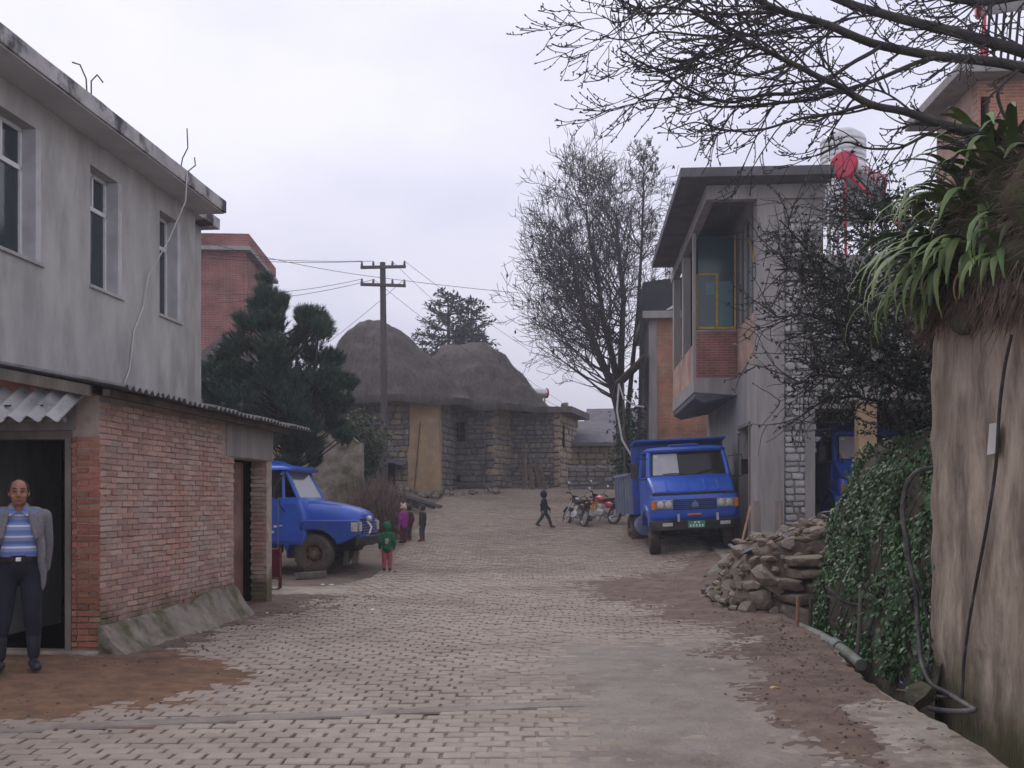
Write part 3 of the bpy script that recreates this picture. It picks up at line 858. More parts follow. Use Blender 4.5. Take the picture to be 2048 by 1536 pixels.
def thatched_roof(parent, cx, cy, rx_, ry_, ze, h, px=0.0, seed=1, e=2.6, blades=7000, ridge=.3):
    rr = random.Random(seed); na, nv = 56, 16
    def rad(a):
        c, s = abs(math.cos(a)), abs(math.sin(a))
        return 1.0 / ((c ** e + s ** e) ** (1 / e))
    def pt(a, v, lift=0.0):
        k = rad(a)
        x = cx + px * (1 - v) + rx_ * v * k * math.cos(a) + ridge * (1 - v) * math.tanh(3 * math.cos(a)); y = cy + ry_ * v * k * math.sin(a)
        z = ze + h * (1 - (math.sqrt(v * v + .03) - .1732) / .8418) - .16 * v ** 5
        d = .10 * nz(x * 1.3 + seed, y * 1.3, z) + .05 * nz(x * 4, y * 4, z * 3 + seed) + .03 * math.sin(v * 26 + 2 * nz(x, y, seed))
        return V((x + d * math.cos(a) * .6, y + d * math.sin(a) * .6, z + d + lift))
    mb = MB(); secs = []
    for j in range(nv + 1):
        v = max(.02, j / nv); secs.append([pt(2 * PI * i / na, v) for i in range(na)])
    low = [p + V((0, 0, -.28)) + (V((cx, cy, p.z)) - p) * .02 for p in secs[-1]]
    inn = [p + (V((cx, cy, p.z)) - p) * .35 + V((0, 0, .35)) for p in low]
    secs += [low, inn]
    mb.loft(secs)
    ro = mb.build('roof', M['thatch'], parent, smooth=60)
    sb = MB()
    for _ in range(blades):
        a = rr.uniform(0, 2 * PI); v = math.sqrt(rr.uniform(.02, 1.0)); L = rr.uniform(.18, .5) / max(rx_, ry_)
        p0 = pt(a, v, .01); v2 = v + L; a2 = a + rr.uniform(-.05, .05)
        if v2 <= 1.0: p1 = pt(a2, v2, .03 + rr.uniform(0, .05))
        else:
            p1 = pt(a2, 1.0, 0) + V((math.cos(a) * .10, math.sin(a) * .10, -rr.uniform(.05, .42)))
        t = V((-math.sin(a), math.cos(a), 0)) * rr.uniform(.006, .02)
        sb.add([p0 - t, p0 + t, p1], [(0, 1, 2)])
    tag(sb.build('straw', M['straw'], ro), kind='stuff')
    return ro

# ------------------------------------------------------------------ far stone houses under thatch
def dark_box(parent, name, x0, x1, y0, y1, z0, z1, mat='shade_black'):  # by default a near-black block painted as the shade of an opening
    mb = MB(); mb.bb(x0, x1, y0, y1, z0, z1); return mb.build(name, M[mat], parent)

# house with the tan rendered corner (behind the pole)
hA = thing('stone_house', 'thatched stone house with a tan earth-rendered corner, behind the utility pole', 'house', (-3.02, 42, 2.15), math.radians(-8))
mb = MB(); mb.bb(-5.6, -.02, .02, 4.2, -.4, 4.3); mb.build('wall', M['stone_joint'], hA)
mb = MB(); secs = []
for i in range(12):
    z = -.3 + 4.4 * i / 11; w = .06 * nz(z, 4)
    secs.append([V((-1.15 + w - .08 * (z < 1.4), -.06, z)), V((.02 + .10 * (1 - z / 4.2) , -.06, z)), V((.02 + .06 * (1 - z / 4.2), .5, z)), V((-1.15, .5, z))])
mb.loft(secs); mb.build('earth_render', M['earth_render'], hA, smooth=40)
stone_wall(hA, (-5.6, -.02, -.2), 0, 4.42, 4.2, (.16, .30), (.22, .55), .10, lambda u, z: ST_TAN if R.random() < .45 else ST_GREY)
stone_wall(hA, (.02, .5, -.2), PI / 2, 3.6, 4.2, (.22, .36), (.3, .6), .14, lambda u, z: ST_GREY)
thatched_roof(hA, -2.6, 1.9, 3.75, 3.3, 3.75, 3.35, px=-.75, seed=3, e=2.3)
mb = MB(); mb.tube([(-.95, -.16, -.3), (-.82, -.13, 1.2), (-.7, -.10, 2.6)], .022, 5); mb.build('crack_pole', M['timber'], hA)
mb = MB(); mb.prism([(-4.2, -.1, 1.95), (-2.0, -.1, 1.35), (-2.0, -.1, 1.28), (-4.2, -.1, 1.86)], (0, -.85, -.16)); mb.build('lean_to_roof', M['grey_roof'], hA)
mb = MB(); mb.prism([(-2.05, -.12, 1.22), (-1.25, -.12, .98), (-1.25, -.12, .92), (-2.05, -.12, 1.15)], (0, -.6, -.12)); mb.build('lean_to_roof', M['grey_roof'], hA)
dark_box(hA, 'doorway', -2.2, -1.75, -.12, -.03, -.2, .95)

# house with the small window (centre)
hB = thing('stone_house', 'thatched grey stone house with one small square window, beyond the road bend', 'house', (-.78, 45, 2.02), math.radians(-20))
mb = MB(); mb.bb(-5.6, -.02, .02, 4.2, -.4, 4.3); mb.build('wall', M['stone_joint'], hB)
WB = (-1.95, -1.30, 2.15, 3.0); DB = (-2.3, -1.62, -.3, .78)
ob0 = (-5.6, -.02, -.3)
holesB = [(WB[0] + 5.6, WB[1] + 5.6, WB[2] + .3, WB[3] + .3), (DB[0] + 5.6, DB[1] + 5.6, DB[2], DB[3] + .3)]
stone_wall(hB, ob0, 0, 5.6 - .34, 4.35, (.15, .28), (.22, .52), .10, lambda u, z: ST_GREY if R.random() < .93 else ST_TAN, holesB)
stone_wall(hB, (.0, .0, -.3), PI / 2, 4.2, 4.35, (.2, .34), (.3, .6), .13, lambda u, z: ST_TAN if R.random() < .8 else ST_GREY)
z = -.3; k = 0
while z < 3.95:
    h = R.uniform(.26, .36)
    ob = link('quoin', ST_GREY[k % 9] if k % 3 else ST_TAN[k % 7], hB, loc=(-.17, .0, z + h / 2)); ob.scale = (.42 if k % 2 else .34, .22, h - .02)
    z += h; k += 1
mb = MB(); x0, x1, z0, z1 = WB
mb.bb(x0 - .07, x0, -.12, .0, z0 - .02, z1 + .02); mb.bb(x1, x1 + .07, -.12, .0, z0 - .02, z1 + .02); mb.bb(x0 - .12, x1 + .12, -.12, .0, z1 + .02, z1 + .12); mb.bb(x0 - .1, x1 + .1, -.13, .0, z0 - .1, z0 - .02)
wn = mb.build('window', M['stone_grey'], hB)
dark_box(hB, 'pane', x0, x1, -.03, .0, z0, z1); 
mb = MB(); mb.bb(x0, x1, -.055, -.033, z0 + .34, z0 + .37); mb.bb((x0 + x1) / 2 - .015, (x0 + x1) / 2 + .015, -.055, -.033, z0, z1); mb.build('window_bar', M['timber'], wn)
dark_box(hB, 'drain_hole', DB[0], DB[1], -.03, .0, DB[2], DB[3])
thatched_roof(hB, -1.95, 2.1, 3.7, 3.2, 3.85, 2.9, ridge=.95, px=-.3, seed=8, e=2.2)

# flat-roofed stone house to its right
hC = thing('stone_house', 'low flat-roofed stone house with a slit window, carrying a small solar heater', 'house', (2.14, 46.4, 2.05), math.radians(-14))
mb = MB(); mb.bb(-3.0, -.02, .02, 4.2, -.4, 3.5); mb.build('wall', M['stone_joint'], hC)
stone_wall(hC, (-3.0, -.02, -.2), 0, 2.75, 3.65, (.15, .28), (.22, .5), .10, lambda u, z: ST_GREY if R.random() < .85 else ST_TAN)
stone_wall(hC, (.0, .0, -.2), PI / 2, 4.2, 3.65, (.2, .34), (.3, .6), .13, lambda u, z: ST_TAN if R.random() < .85 else ST_GREY, [(.35, 1.1, 2.0, 3.2)])
dark_box(hC, 'slit_window', -.04, .03, .45, 1.0, 1.95, 2.95)
z = -.2; k = 0
while z < 3.4:
    h = R.uniform(.26, .36); ob = link('quoin', ST_TAN[k % 7], hC, loc=(-.13, .0, z + h / 2)); ob.scale = (.30, .2, h - .02); z += h; k += 1
mb = MB(); secs = []
for i in range(24):
    x = -3.3 + 3.9 * i / 23; secs.append([V((x, -.38 + .07 * nz(x * 2, 1), 3.45)), V((x, 4.4, 3.45)), V((x, 4.4, 3.75 + .08 * nz(x, 7))), V((x, -.30 + .06 * nz(x * 2, 5), 3.72 + .07 * nz(x * 3, 6)))])
mb.loft(secs); mb.build('roof', M['thatch'], hC, smooth=40)
# rubble of the roof: light debris
for (px, pz, s_) in ((-2.6, 3.83, .22), (-2.3, 3.9, .3), (-1.2, 3.86, .25), (.2, 3.82, .2)):
    ob = link('debris', ST_TAN[R.randrange(7)], hC, loc=(px, .1, pz)); ob.scale = (s_ * 1.6, .3, s_)

# lower byre and yard wall further right
hD = thing('stone_byre', 'low tan stone byre under a grey shingle roof, right of the flat-roofed stone house', 'building', (2.75, 49.2, 2.2), math.radians(-4))
mb = MB(); mb.bb(.0, 4.1, .02, 3.4, -.4, 2.0); mb.build('wall', M['stone_joint'], hD)
stone_wall(hD, (.0, .0, -.2), 0, 4.1, 2.2, (.2, .34), (.28, .5), .14, lambda u, z: ST_TAN)
mb = MB(); mb.prism([(-.3, -.45, 1.95), (-.3, 3.6, 3.3), (-.3, 3.6, 3.42), (-.3, -.45, 2.12)], (4.8, 0, 0)); mb.build('roof', M['grey_roof'], hD)
yw = thing('yard_wall', 'low dry stone yard wall in front of the tan stone byre', 'wall', (2.45, 45.2, 2.02), math.radians(-3))
mb = MB(); mb.bb(0, 2.6, .03, .38, -.3, .92); mb.build('core', M['stone_joint'], yw)
stone_wall(yw, (0, .0, -.15), 0, 2.6, 1.12, (.14, .22), (.25, .5), .14, lambda u, z: ST_GREY, [(1.35, 1.72, 0, .7)])
for i in range(6):
    ob = link('cap_stone', ST_GREY[i], yw, loc=(.22 + i * .43, .18, .98)); ob.scale = (.46, .5, .14)
sb_ = MB(); q = MB()
bg = thing('far_roof', 'grey pitched roof of a house beyond the bare tree trunk', 'house', (4.3, 56, 2.4), math.radians(-10))
mb = MB(); mb.bb(-.1, 5, .2, 4.5, -.3, 3.0); mb.build('wall', M['stone_joint'], bg)
mb = MB(); mb.prism([(-.5, -.3, 2.85), (-.5, 2.4, 4.35), (-.5, 5.0, 2.85), (-.5, 5.0, 2.7), (-.5, 2.4, 4.2), (-.5, -.3, 2.7)], (6, 0, 0)); mb.build('roof', M['grey_roof'], bg)

# thatched cottage half hidden behind the pine
hE = thing('thatched_cottage', 'thatched cottage with a pale earth wall, mostly hidden behind the pine', 'house', (-7.6, 33.5, 1.0), math.radians(-6))
mb = MB(); mb.bb(-5.2, 0, 0, 4, -.5, 3.0); mb.build('wall', M['earth_render'], hE, bevel=.05)
dark_box(hE, 'window', -.95, -.35, -.02, .05, 1.6, 2.4)
thatched_roof(hE, -2.3, 2, 3.0, 2.7, 2.9, 3.3, seed=15, blades=3500)
# smooth grey wall behind the first truck
gw = thing('plaster_wall', 'weathered grey plastered garden wall behind the blue bonneted truck', 'wall', (-6.3, 30.5, .5), math.radians(-4))
mb = MB(); secs = []
for i in range(14):
    x = 0 + 1.9 * i / 13; zt = 3.15 + .06 * nz(x * 3, 3) - .35 * sstep(1.2, 1.9, x)
    secs.append([V((x, 0, -.4)), V((x, .3, -.4)), V((x, .3, zt)), V((x, .02 * nz(x * 4, 1), zt))])
mb.loft(secs); mb.build('wall', M['cement'], gw, smooth=40)
mb = MB(); mb.bb(-2.6, -.01, .04, .34, -.4, 3.2); mb.build('earth_panel', M['earth_render'], gw, bevel=.03)

# ================================================================== utility pole and wires
pole = thing('utility_pole', 'dark wooden utility pole with two crossarms beside the roadside scrub', 'pole', (-4.70, 38, g(-4.7, 38) - .05))
mb = MB(); mb.tube([(0, 0, 0), (0, 0, 4), (-.05, 0, 8.55)], [.15, .13, .105], 10); mb.build('shaft', M['pole_wood'], pole, smooth=50)
for (z, w, t) in ((8.36, .83, .02), (7.70, .83, -.03)):
    mb = MB(); mb.box((-.02, -.10, z), (w * 2, .09, .11), ry(-t)); ca = mb.build('crossarm', M['pole_wood'], pole, bevel=.01)
    for k in (-.78, -.36, .34, .78):
        q = MB(); q.lathe([(.02, 0), (.045, .02), (.05, .07), (.03, .10), (.045, .13), (.02, .16)], (k - .02, -.10, z + .055 + t * k), n=8); q.build('insulator', M['insulator'], ca)
def wire(a, b, sag, label, r=.009, mat='wire'):
    mb = MB(); a, b = V(a), V(b)
    mb.tube([a.lerp(b, t / 14) + V((0, 0, -sag * 4 * (t / 14) * (1 - t / 14))) for t in range(15)], r, 4)
    return tag(mb.build('overhead_wire', M[mat], None), label, 'wire', 'overhead wires on the utility pole')
px0, pz0 = -4.72, g(-4.7, 38) - .05
up, lo = pz0 + 8.58, pz0 + 7.92
for (a, b, sag, wl) in [((-.78, up), (-13.5, 33, up - .35), .25, 'overhead wire from the upper crossarm across to the red brick house'),
        ((-.36, up), (-13.5, 33.4, up - .5), .25, 'overhead wire from the upper crossarm across to the red brick house'),
        ((.34, lo), (-13.0, 33, up + .5), .3, 'overhead wire rising from the lower crossarm to the red brick house roof'),
        ((.78, up), (7, 58, 6.6), .4, 'overhead wire falling from the upper crossarm towards the bare tree'),
        ((.34, up - .02), (3.5, 60, 6.9), .4, 'overhead wire falling from the upper crossarm towards the bare tree'),
        ((-.36, lo), (4.0, 60, 6.4), .45, 'overhead wire falling from the lower crossarm over the thatched roofs'),
        ((.34, lo), (6.4, 40.5, 9.3), .12, 'level overhead wire from the lower crossarm to the dark tarp shelter'),
        ((-.78, lo), (-9.7, 34.0, lo - 1.35), .15, 'overhead wire falling from the lower crossarm into the pine tree'),
        ((-.36, lo - .02), (-9.7, 34.3, lo - 1.55), .15, 'overhead wire falling from the lower crossarm into the pine tree'),
        ((.78, lo), (-8.3, 42, 7.4), .1, 'service wire from the lower crossarm down to the thatch behind the pole')]:
    wire((px0 + a[0], 37.9, a[1]), b, sag, wl)

# ================================================================== right: concrete house with the bay
PR = -math.atan(.065)
ch = thing('concrete_house', 'raw concrete and rough stone house with a brick bay jutting over the road', 'house', (5.45, 23.0, .0), PR)
CT = 8.30
mb = MB(); mb.bb(0, .60, 0, .5, -.2, CT); mb.build('column', M['concrete'], ch, bevel=.012)
# stone wall facing down the road
mb = MB()
holed(mb, .602, 4.6, -.2, 6.9, .35, [(1.28, 4.2, .3, 3.62)], lambda u, t, z: V((u, .10 + t, z)))
mb.bb(.602, 1.45, .10, .45, 6.9, CT)
mb.build('stone_core', M['concrete'], ch, weld=True)
mk('stone_pale', (.44, .425, .415), (.32, .31, .305), 3.5, .9, .6, 16, c3=(.22, .21, .205), s3=1.6, var=.2, hue=.012)
ST_PALE = [unit_stone(M['stone_pale']) for _ in range(8)]
stone_wall(ch, (.61, .09, .2), 0, .84, CT - .2, (.09, .2), (.12, .36), .11, lambda u, z: ST_PALE if R.random() < .8 else ST_GREY, [(.68, 2, .1, 3.5)], limit=170)
stone_wall(ch, (1.46, .09, 3.65), 0, 2.1, 3.2, (.12, .22), (.16, .42), .11, lambda u, z: ST_PALE if R.random() < .8 else ST_GREY, limit=130)
mb = MB(); mb.bb(1.2, 4.4, .0, .5, 3.62, 3.86); mb.build('garage_lintel', M['concrete'], ch, bevel=.01)
mb = MB(); mb.bb(1.95, 4.4, -.62, -.002, 3.752, 3.92); mb.build('porch_slab', M['concrete'], ch, bevel=.01)
mb = MB(); mb.bb(2.06, 2.44, -.62, -.22, -.2, 3.75); mb.build('post', M['earth_render'], ch, bevel=.02)
mb = MB(); mb.bb(1.05, 1.276, .02, .3, .2, 3.618); mb.build('garage_jamb', M['concrete'], ch, bevel=.01)
mb = MB(); mb.bb(.55, 4.6, 8.0, 8.2, 0, 4.6); mb.bb(4.6, 4.7, .45, 8.1, 0, 4.6); mb.build('garage_interior', M['shade_black'], ch)
mb = MB(); mb.bb(.26, 4.7, .46, 8.1, 4.2, 4.4); mb.build('floor_slab', M['concrete'], ch)
mb = MB(); mb.bb(1.46, 4.7, .10, 8.1, 6.9, 7.05); mb.build('low_roof', M['concrete'], ch, bevel=.01)
# road-side wall
mb = MB()
holed(mb, .502, 9.2, -.2, 4.78, .25, [(1.0, 2.55, -.1, 3.34)], lambda u, t, z: V((t, u, z)))
mb.build('road_wall', M['concrete'], ch, weld=True)
mb = MB(); mb.bb(.26, .30, .9, 2.7, -.1, 3.4); mb.build('doorway', M['shade_black'], ch)
mb = MB(); mb.bb(-.035, .1, .90, .998, -.1, 3.42); mb.bb(-.035, .1, 2.552, 2.65, -.1, 3.42); mb.bb(-.035, .1, .998, 2.552, 3.342, 3.42); mb.build('door_frame', M['grey_timber'], ch)
mb = MB(); mb.bb(.004, .24, .502, 2.898, 4.782, 5.86); mb.build('brick_panel', M['pale_brick_y'], ch)
mb = MB(); mb.bb(.10, .13, .502, 2.9, 5.9, 8.25); mb.build('pane', M['pane_teal'], ch)
mb = MB()
for u in (.55, 1.3, 2.1, 2.86): mb.bb(.05, .15, u - .035, u + .035, 5.862, 8.26)
mb.build('window_mullion', M['concrete'], ch)
mb = MB(); mb.prism([(.02, .56, 7.0), (.02, .62, 7.0), (.02, 1.35, 7.75), (.02, 1.29, 7.75)], (.03, 0, 0)); mb.build('open_sash', M['yellow_frame'], ch)
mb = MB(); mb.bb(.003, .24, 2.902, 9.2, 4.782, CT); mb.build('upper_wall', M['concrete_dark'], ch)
# balcony ceiling beams and roof
mb = MB(); mb.bb(-1.12, -.001, 0, .24, CT, 8.62); mb.bb(-1.12, -.92, .242, 9.0, CT, 8.62); mb.build('ring_beam', M['concrete'], ch, bevel=.01)
mb = MB(); mb.bb(0, 1.5, 0, .46, CT + .002, 8.62); mb.bb(0, .25, .462, 9.0, CT + .002, 8.62); mb.build('wall_beam', M['concrete'], ch, bevel=.01)
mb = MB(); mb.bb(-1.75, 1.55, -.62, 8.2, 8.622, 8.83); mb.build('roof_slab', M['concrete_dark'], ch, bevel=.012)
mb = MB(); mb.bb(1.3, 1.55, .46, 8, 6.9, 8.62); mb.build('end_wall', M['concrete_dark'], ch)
# the bay
B0, B1, BX = 2.9, 8.8, -1.08
mb = MB(); mb.prism([(0, B0, 4.22), (BX, B0, 4.30), (BX, B0, 4.66), (0, B0, 4.66)], (0, B1 - B0, 0)); mb.build('bay_floor', M['concrete'], ch, bevel=.01)
mb = MB(); mb.prism([(-.002, B0 + .06, 4.22), (BX + .25, B0 + .06, 4.05), (BX + .02, B0 - .0, 4.16), (BX + .02, B0, 4.28), (-.002, B0 + .06, 4.30)], (0, B1 - B0 - .2, 0)); mb.build('bay_bracket', M['concrete_dark'], ch)
mb = MB(); mb.bb(BX + .06, -.01, B0 + .01, B0 + .2, 4.662, 5.82); mb.build('bay_brick_front', M['far_brick_x'], ch)
mb = MB(); mb.bb(BX + .01, BX + .2, B0 + .21, B1, 4.662, 5.55); mb.build('bay_brick_side', M['pale_brick_y'], ch)
mb = MB(); mb.bb(BX - .01, BX + .06, B0, B0 + .24, 4.662, CT); mb.build('bay_post', M['concrete'], ch)
for u_ in (B0 + 2.8, B1 - .25):
    mb = MB(); mb.bb(BX, BX + .2, u_ - .22, u_ + .22, 5.552, CT); mb.build('bay_pier', M['concrete'], ch)
mb = MB(); mb.bb(BX + .06, -.01, B0 + .0, B0 + .22, 5.822, 5.87); mb.build('bay_sill', M['concrete'], ch)
wz0, wz1 = 5.9, 8.25
fr = MB(); yb = B0 + .12
for (a, b, c, d) in ((BX + .07, BX + .12, wz0, 7.3), (-.06, -.015, wz0, wz1), (BX + .07, -.015, wz0, wz0 + .06), (BX + .07, BX + .62, 7.25, 7.30), (BX + .56, BX + .62, wz0 + .06, 7.25)):
    fr.bb(a, b, yb - .03, yb + .03, c, d)
wn = fr.build('bay_window', M['yellow_frame'], ch)
mb = MB(); mb.bb(BX + .12, -.06, yb + .0, yb + .012, wz0 + .06, wz1); mb.build('pane', M['pane_teal'], wn)
mb = MB(); mb.bb(BX + .64, -.10, yb - .02, yb - .005, wz0 + .07, 7.1); mb.bb(BX + .30, BX + .54, yb - .02, yb - .005, 6.75, 7.08); mb.build('sliding_pane', M['pane_teal_light'], wn)
mb = MB(); mb.bb(BX + .25, -.02, B0 + .7, B1 - .2, 4.7, 8.25); mb.build('bay_interior', M['shade_black'], ch)
# concrete ramp in front of the door
mb = MB(); mb.prism([(3.75, 20.3, .12), (5.9, 20.6, .30), (6.1, 26.2, .62), (4.95, 26.0, .50), (4.6, 22.6, .34)], (0, 0, -.35))
tag(mb.build('ramp', M['cement'], None, bevel=.03), kind='structure')

# ------------------------------------------------------------------ orange brick house behind the first dump truck
ob_ = thing('orange_brick_house', 'narrow orange brick house with a concrete corner post, behind the concrete house', 'house', (4.72, 35.6, 1.05), math.radians(-4))
mb = MB(); mb.bb(.27, 3.4, .02, .3, -.5, 6.75); mb.build('wall', M['orange_brick'], ob_)
mb = MB(); mb.bb(0, .265, 0, .3, -.5, 6.75); mb.build('corner_post', M['concrete'], ob_, bevel=.01)
mb = MB(); mb.bb(0, .25, .302, 6, -.5, 6.75); mb.build('side_wall', M['concrete_dark'], ob_)
mb = MB(); mb.bb(-.25, 3.6, -.35, 6.2, 6.752, 7.0); mb.build('roof_slab', M['concrete'], ob_, bevel=.015)
mb = MB(); mb.bb(1.25, 3.2, -.03, .2, 1.0, 1.55); mb.build('sill_band', M['concrete'], ob_)
mb = MB(); mb.bb(1.32, 2.35, -.05, .0, 1.62, 2.35); mb.build('window_sheet', M['dish_grey'], ob_)
mb = MB()
secs = [[V((-.35 + .02 * nz(i, 2), -.2, 7.02)), V((1.6, -.2, 7.02)), V((1.5, -.05, 8.15 + .06 * nz(i, 4))), V((-.15, -.05, 8.0))] for i in range(1)]
mb.prism([(-.30, -.2, 7.02), (1.6, -.2, 7.02), (1.5, -.1, 8.22), (.5, -.1, 8.12), (-.22, -.1, 8.02)], (0, 3, 0)); mb.build('tarp_shelter', M['tarp_black'], ob_)
mb = MB(); mb.tube([(-.32, -.28, -.4), (-.34, -.26, 3), (-.26, -.26, 6.4), (-.3, -.3, 7.2)], [.07, .065, .08, .07], 7); mb.build('drain_pipe', M['tarp_black'], ob_)
mb = MB(); mb.prism([(-1.15, -.4, 4.55), (-.1, -.4, 5.55), (-.1, -.4, 5.62), (-1.15, -.4, 4.63)], (0, 3.2, 0)); mb.build('lean_to_roof', M['timber'], ob_)
for i in range(5):
    mb = MB(); mb.tube([(-1.1, -.3 + i * .6, 4.52), (-.1, -.3 + i * .6, 5.5)], .03, 5); mb.build('rafter', M['timber'], ob_)
mb = MB(); mb.tube([(-.9, -.25, 4.6), (-.85, -.25, 2.0), (-.85, -.25, -.3)], .04, 6); mb.build('shelter_post', M['timber'], ob_)
dsh = thing('satellite_dish', 'small pale satellite dish on the orange brick house roof', 'dish', ob_.matrix_basis @ V((.75, -.05, 7.0)), 0)
mb = MB(); mb.lathe([(.02, .0), (.15, .015), (.30, .06), (.36, .10), (.355, .11), (.15, .03), (.02, .015)], (0, 0, .34), axis=(-.5, -.75, .35), n=20); mb.build('bowl', M['dish_grey'], dsh, smooth=40)
mb = MB(); mb.tube([(0, .02, 0), (0, .02, .33)], .02, 6); mb.build('stand', M['steel'], dsh)
mb = MB(); mb.tube([ob_.matrix_basis @ V(p) for p in ((-1.05, -.5, 4.5), (-1.12, -.5, 3.6), (-.95, -.55, 2.6), (-.55, -.6, 1.9), (-.1, -.6, 1.3), (.05, -.6, .4))], .035, 6)
tag(mb.build('hanging_hose', M['white_cable']), 'pale hose curving down from the timber lean-to beside the orange brick house', 'hose')
mb = MB(); mb.tube([ob_.matrix_basis @ V(p) for p in ((-1.05, -.5, 4.5), (-.9, -.5, 4.0), (-.5, -.5, 3.75), (-.2, -.4, 3.72))], .03, 6)
tag(mb.build('hanging_hose', M['white_cable']), 'short pale hose sagging under the timber lean-to to the drain pipe', 'hose')
# stacked bricks by the wall
for k in range(22):
    mb = MB()
bs = thing('brick_stack', 'tall stack of loose orange bricks against the concrete house wall', 'bricks', (5.0, 31.5, g(5.0, 31.5)), 0)
bmesh_ = brick_meshes(.24, .12, .06, M['pier_brick'], 4)
for k in range(34):
    for s_ in range(2):
        link('brick', bmesh_[R.randrange(4)], bs, loc=(s_ * .25 + R.uniform(-.02, .02), R.uniform(-.03, .03), .03 + k * .062), rot=(0, 0, R.uniform(-.12, .12)))

# ------------------------------------------------------------------ roof tank and solar heaters
def solar_heater(name, label, loc, rzv, s=1.0, legs=2.3, sy=1, mark=True):
    t = thing(name, label, 'solar heater', loc, rzv, None)
    mb = MB(); mb.lathe([(.001, 0), (.27 * s, .0), (.28 * s, .04), (.28 * s, 2.0 * s), (.27 * s, 2.04 * s), (.001, 2.04 * s)], (0, 0, legs), axis=(1, 0, 0), n=24)
    mb.build('tank', M['steel'], t, smooth=40)
    mb = MB(); mb.lathe([(.05, -.06), (.30 * s, -.05), (.335 * s, -.01), (.335 * s, .03), (.29 * s, .05)], (0, 0, legs), axis=(1, 0, 0), n=26); mb.build('end_cap', M['heater_red'], t, smooth=40)
    mb = MB(); mb.lathe([(.05, 2.1 * s), (.30 * s, 2.09 * s), (.335 * s, 2.05 * s), (.335 * s, 2.01 * s), (.29 * s, 1.99 * s)], (0, 0, legs), axis=(1, 0, 0), n=26); mb.build('end_cap', M['heater_red'], t, smooth=40)
    for x in (.12, 1.9 * s):
        mb = MB(); mb.box((x, 0, legs / 2), (.05, .05, legs)); mb.build('leg', M['heater_red'], t)
        mb = MB(); mb.tube([(x, .0, legs - .1), (x + .0, sy * 1.5 * s, .3), (x, sy * 1.55 * s, 0)], .04, 5); mb.build('brace', M['heater_red'], t)
    for i in range(12):
        x = .22 + i * (1.7 * s) / 12
        mb = MB(); mb.tube([(x, sy * .15, legs - .16), (x, sy * 1.4 * s, .42)], .028, 7); mb.build('vacuum_tube', M['bike_dark'], t, smooth=60)
    if mark:
        mb = MB()
        for i in range(4):
            x = .7 + i * .26
            mb.box((x, -.285 * s, legs + .02), (.17, .012, .05)); mb.box((x - .05, -.288 * s, legs), (.035, .012, .26)); mb.box((x + .05, -.285 * s, legs - .08), (.12, .012, .04)); mb.box((x + .06, -.287 * s, legs + .09), (.1, .012, .035))
        mb.build('lettering', M['heater_red'], t)
    return t
hp = ch.matrix_basis @ V((2.08, .75, 7.05))
solar_heater('solar_water_heater', 'solar water heater with a round red end cap beside the ribbed steel tank', hp, math.radians(52), .98, 2.2, -1)
tp = ch.matrix_basis @ V((2.45, 2.3, 7.05))
tk = thing('water_tank', 'upright ribbed stainless steel water tank behind the red-capped solar heater', 'tank', tp, PR)
mb = MB(); pr = [(.02, 1.3)]
for i in range(16):
    z = 1.3 + i * .125; pr += [(.52, z), (.54, z + .03), (.54, z + .09), (.52, z + .12)]
pr += [(.50, 3.35), (.3, 3.5), (.16, 3.54), (.02, 3.56)]
mb.lathe(pr, (0, 0, 0), n=30); mb.build('shell', M['steel'], tk, smooth=35)
for a in range(3):
    mb = MB(); mb.tube([(.44 * math.cos(a * 2.1), .44 * math.sin(a * 2.1), 0), (.44 * math.cos(a * 2.1), .44 * math.sin(a * 2.1), 1.35)], .035, 6); mb.build('leg', M['white_paint'], tk)
mb = MB(); mb.tube([ch.matrix_basis @ V(p) for p in ((1.62, .3, 6.98), (1.62, .3, 8.6), (1.72, .6, 9.2), (1.9, 1.4, 9.9))], .022, 6)
tag(mb.build('white_pipe', M['white_paint'], None), 'white plastic pipe rising past the ribbed steel tank', 'pipe')
# small heater on the flat-roofed stone house
cp = hC.matrix_basis @ V((-2.2, 1.0, 3.70))
t2 = solar_heater('solar_water_heater', 'small distant solar heater with red ends on the flat-roofed stone house', cp, .35, .72, .85, mark=False)
mb = MB(); pr = [(.02, 0.0)]
for i in range(7): pr += [(.36, i * .2), (.375, i * .2 + .05), (.375, i * .2 + .15), (.36, i * .2 + .19)]
pr += [(.34, 1.42), (.1, 1.55), (.02, 1.56)]
mb.lathe(pr, (0, 0, 0), n=20)
tag(mb.build('roof_tank', M['dish_grey'], None, smooth=35, loc=hC.matrix_basis @ V((-2.75, 2.0, 3.70))), 'grey ribbed tank on the flat-roofed stone house beside the thatch', 'tank')

# ------------------------------------------------------------------ upper right brick house
uh = thing('upper_brick_house', 'brick house with deep grey eaves on the terrace above the mud wall', 'house', (9.0, 20.0, 2.4), math.radians(-2.9))
mb = MB(); holed(mb, 0.0, 6.0, 0, 7.30, .25, [(.06, .22, 6.25, 7.0)], lambda u, t, z: V((u, t, z))); mb.build('front_wall', M['orange_brick'], uh, weld=True)
mb = MB(); mb.bb(.0, .24, .252, 2.2, 0, 7.30); mb.build('side_wall', M['pale_brick_y'], uh)
mb = MB(); mb.bb(.03, .5, .2, .24, 6.1, 7.1); mb.build('window', M['shade_black'], uh)
mb = MB(); mb.bb(.02, 6, .0 - .03, .0 - .002, 5.9, 6.0); mb.build('floor_band', M['concrete'], uh)
mb = MB(); mb.bb(-.5, 6.4, -.45, 2.75, 7.302, 7.5); mb.build('roof_slab', M['concrete'], uh, bevel=.015)
up_ = uh.matrix_basis @ V((.25, .6, 7.5))
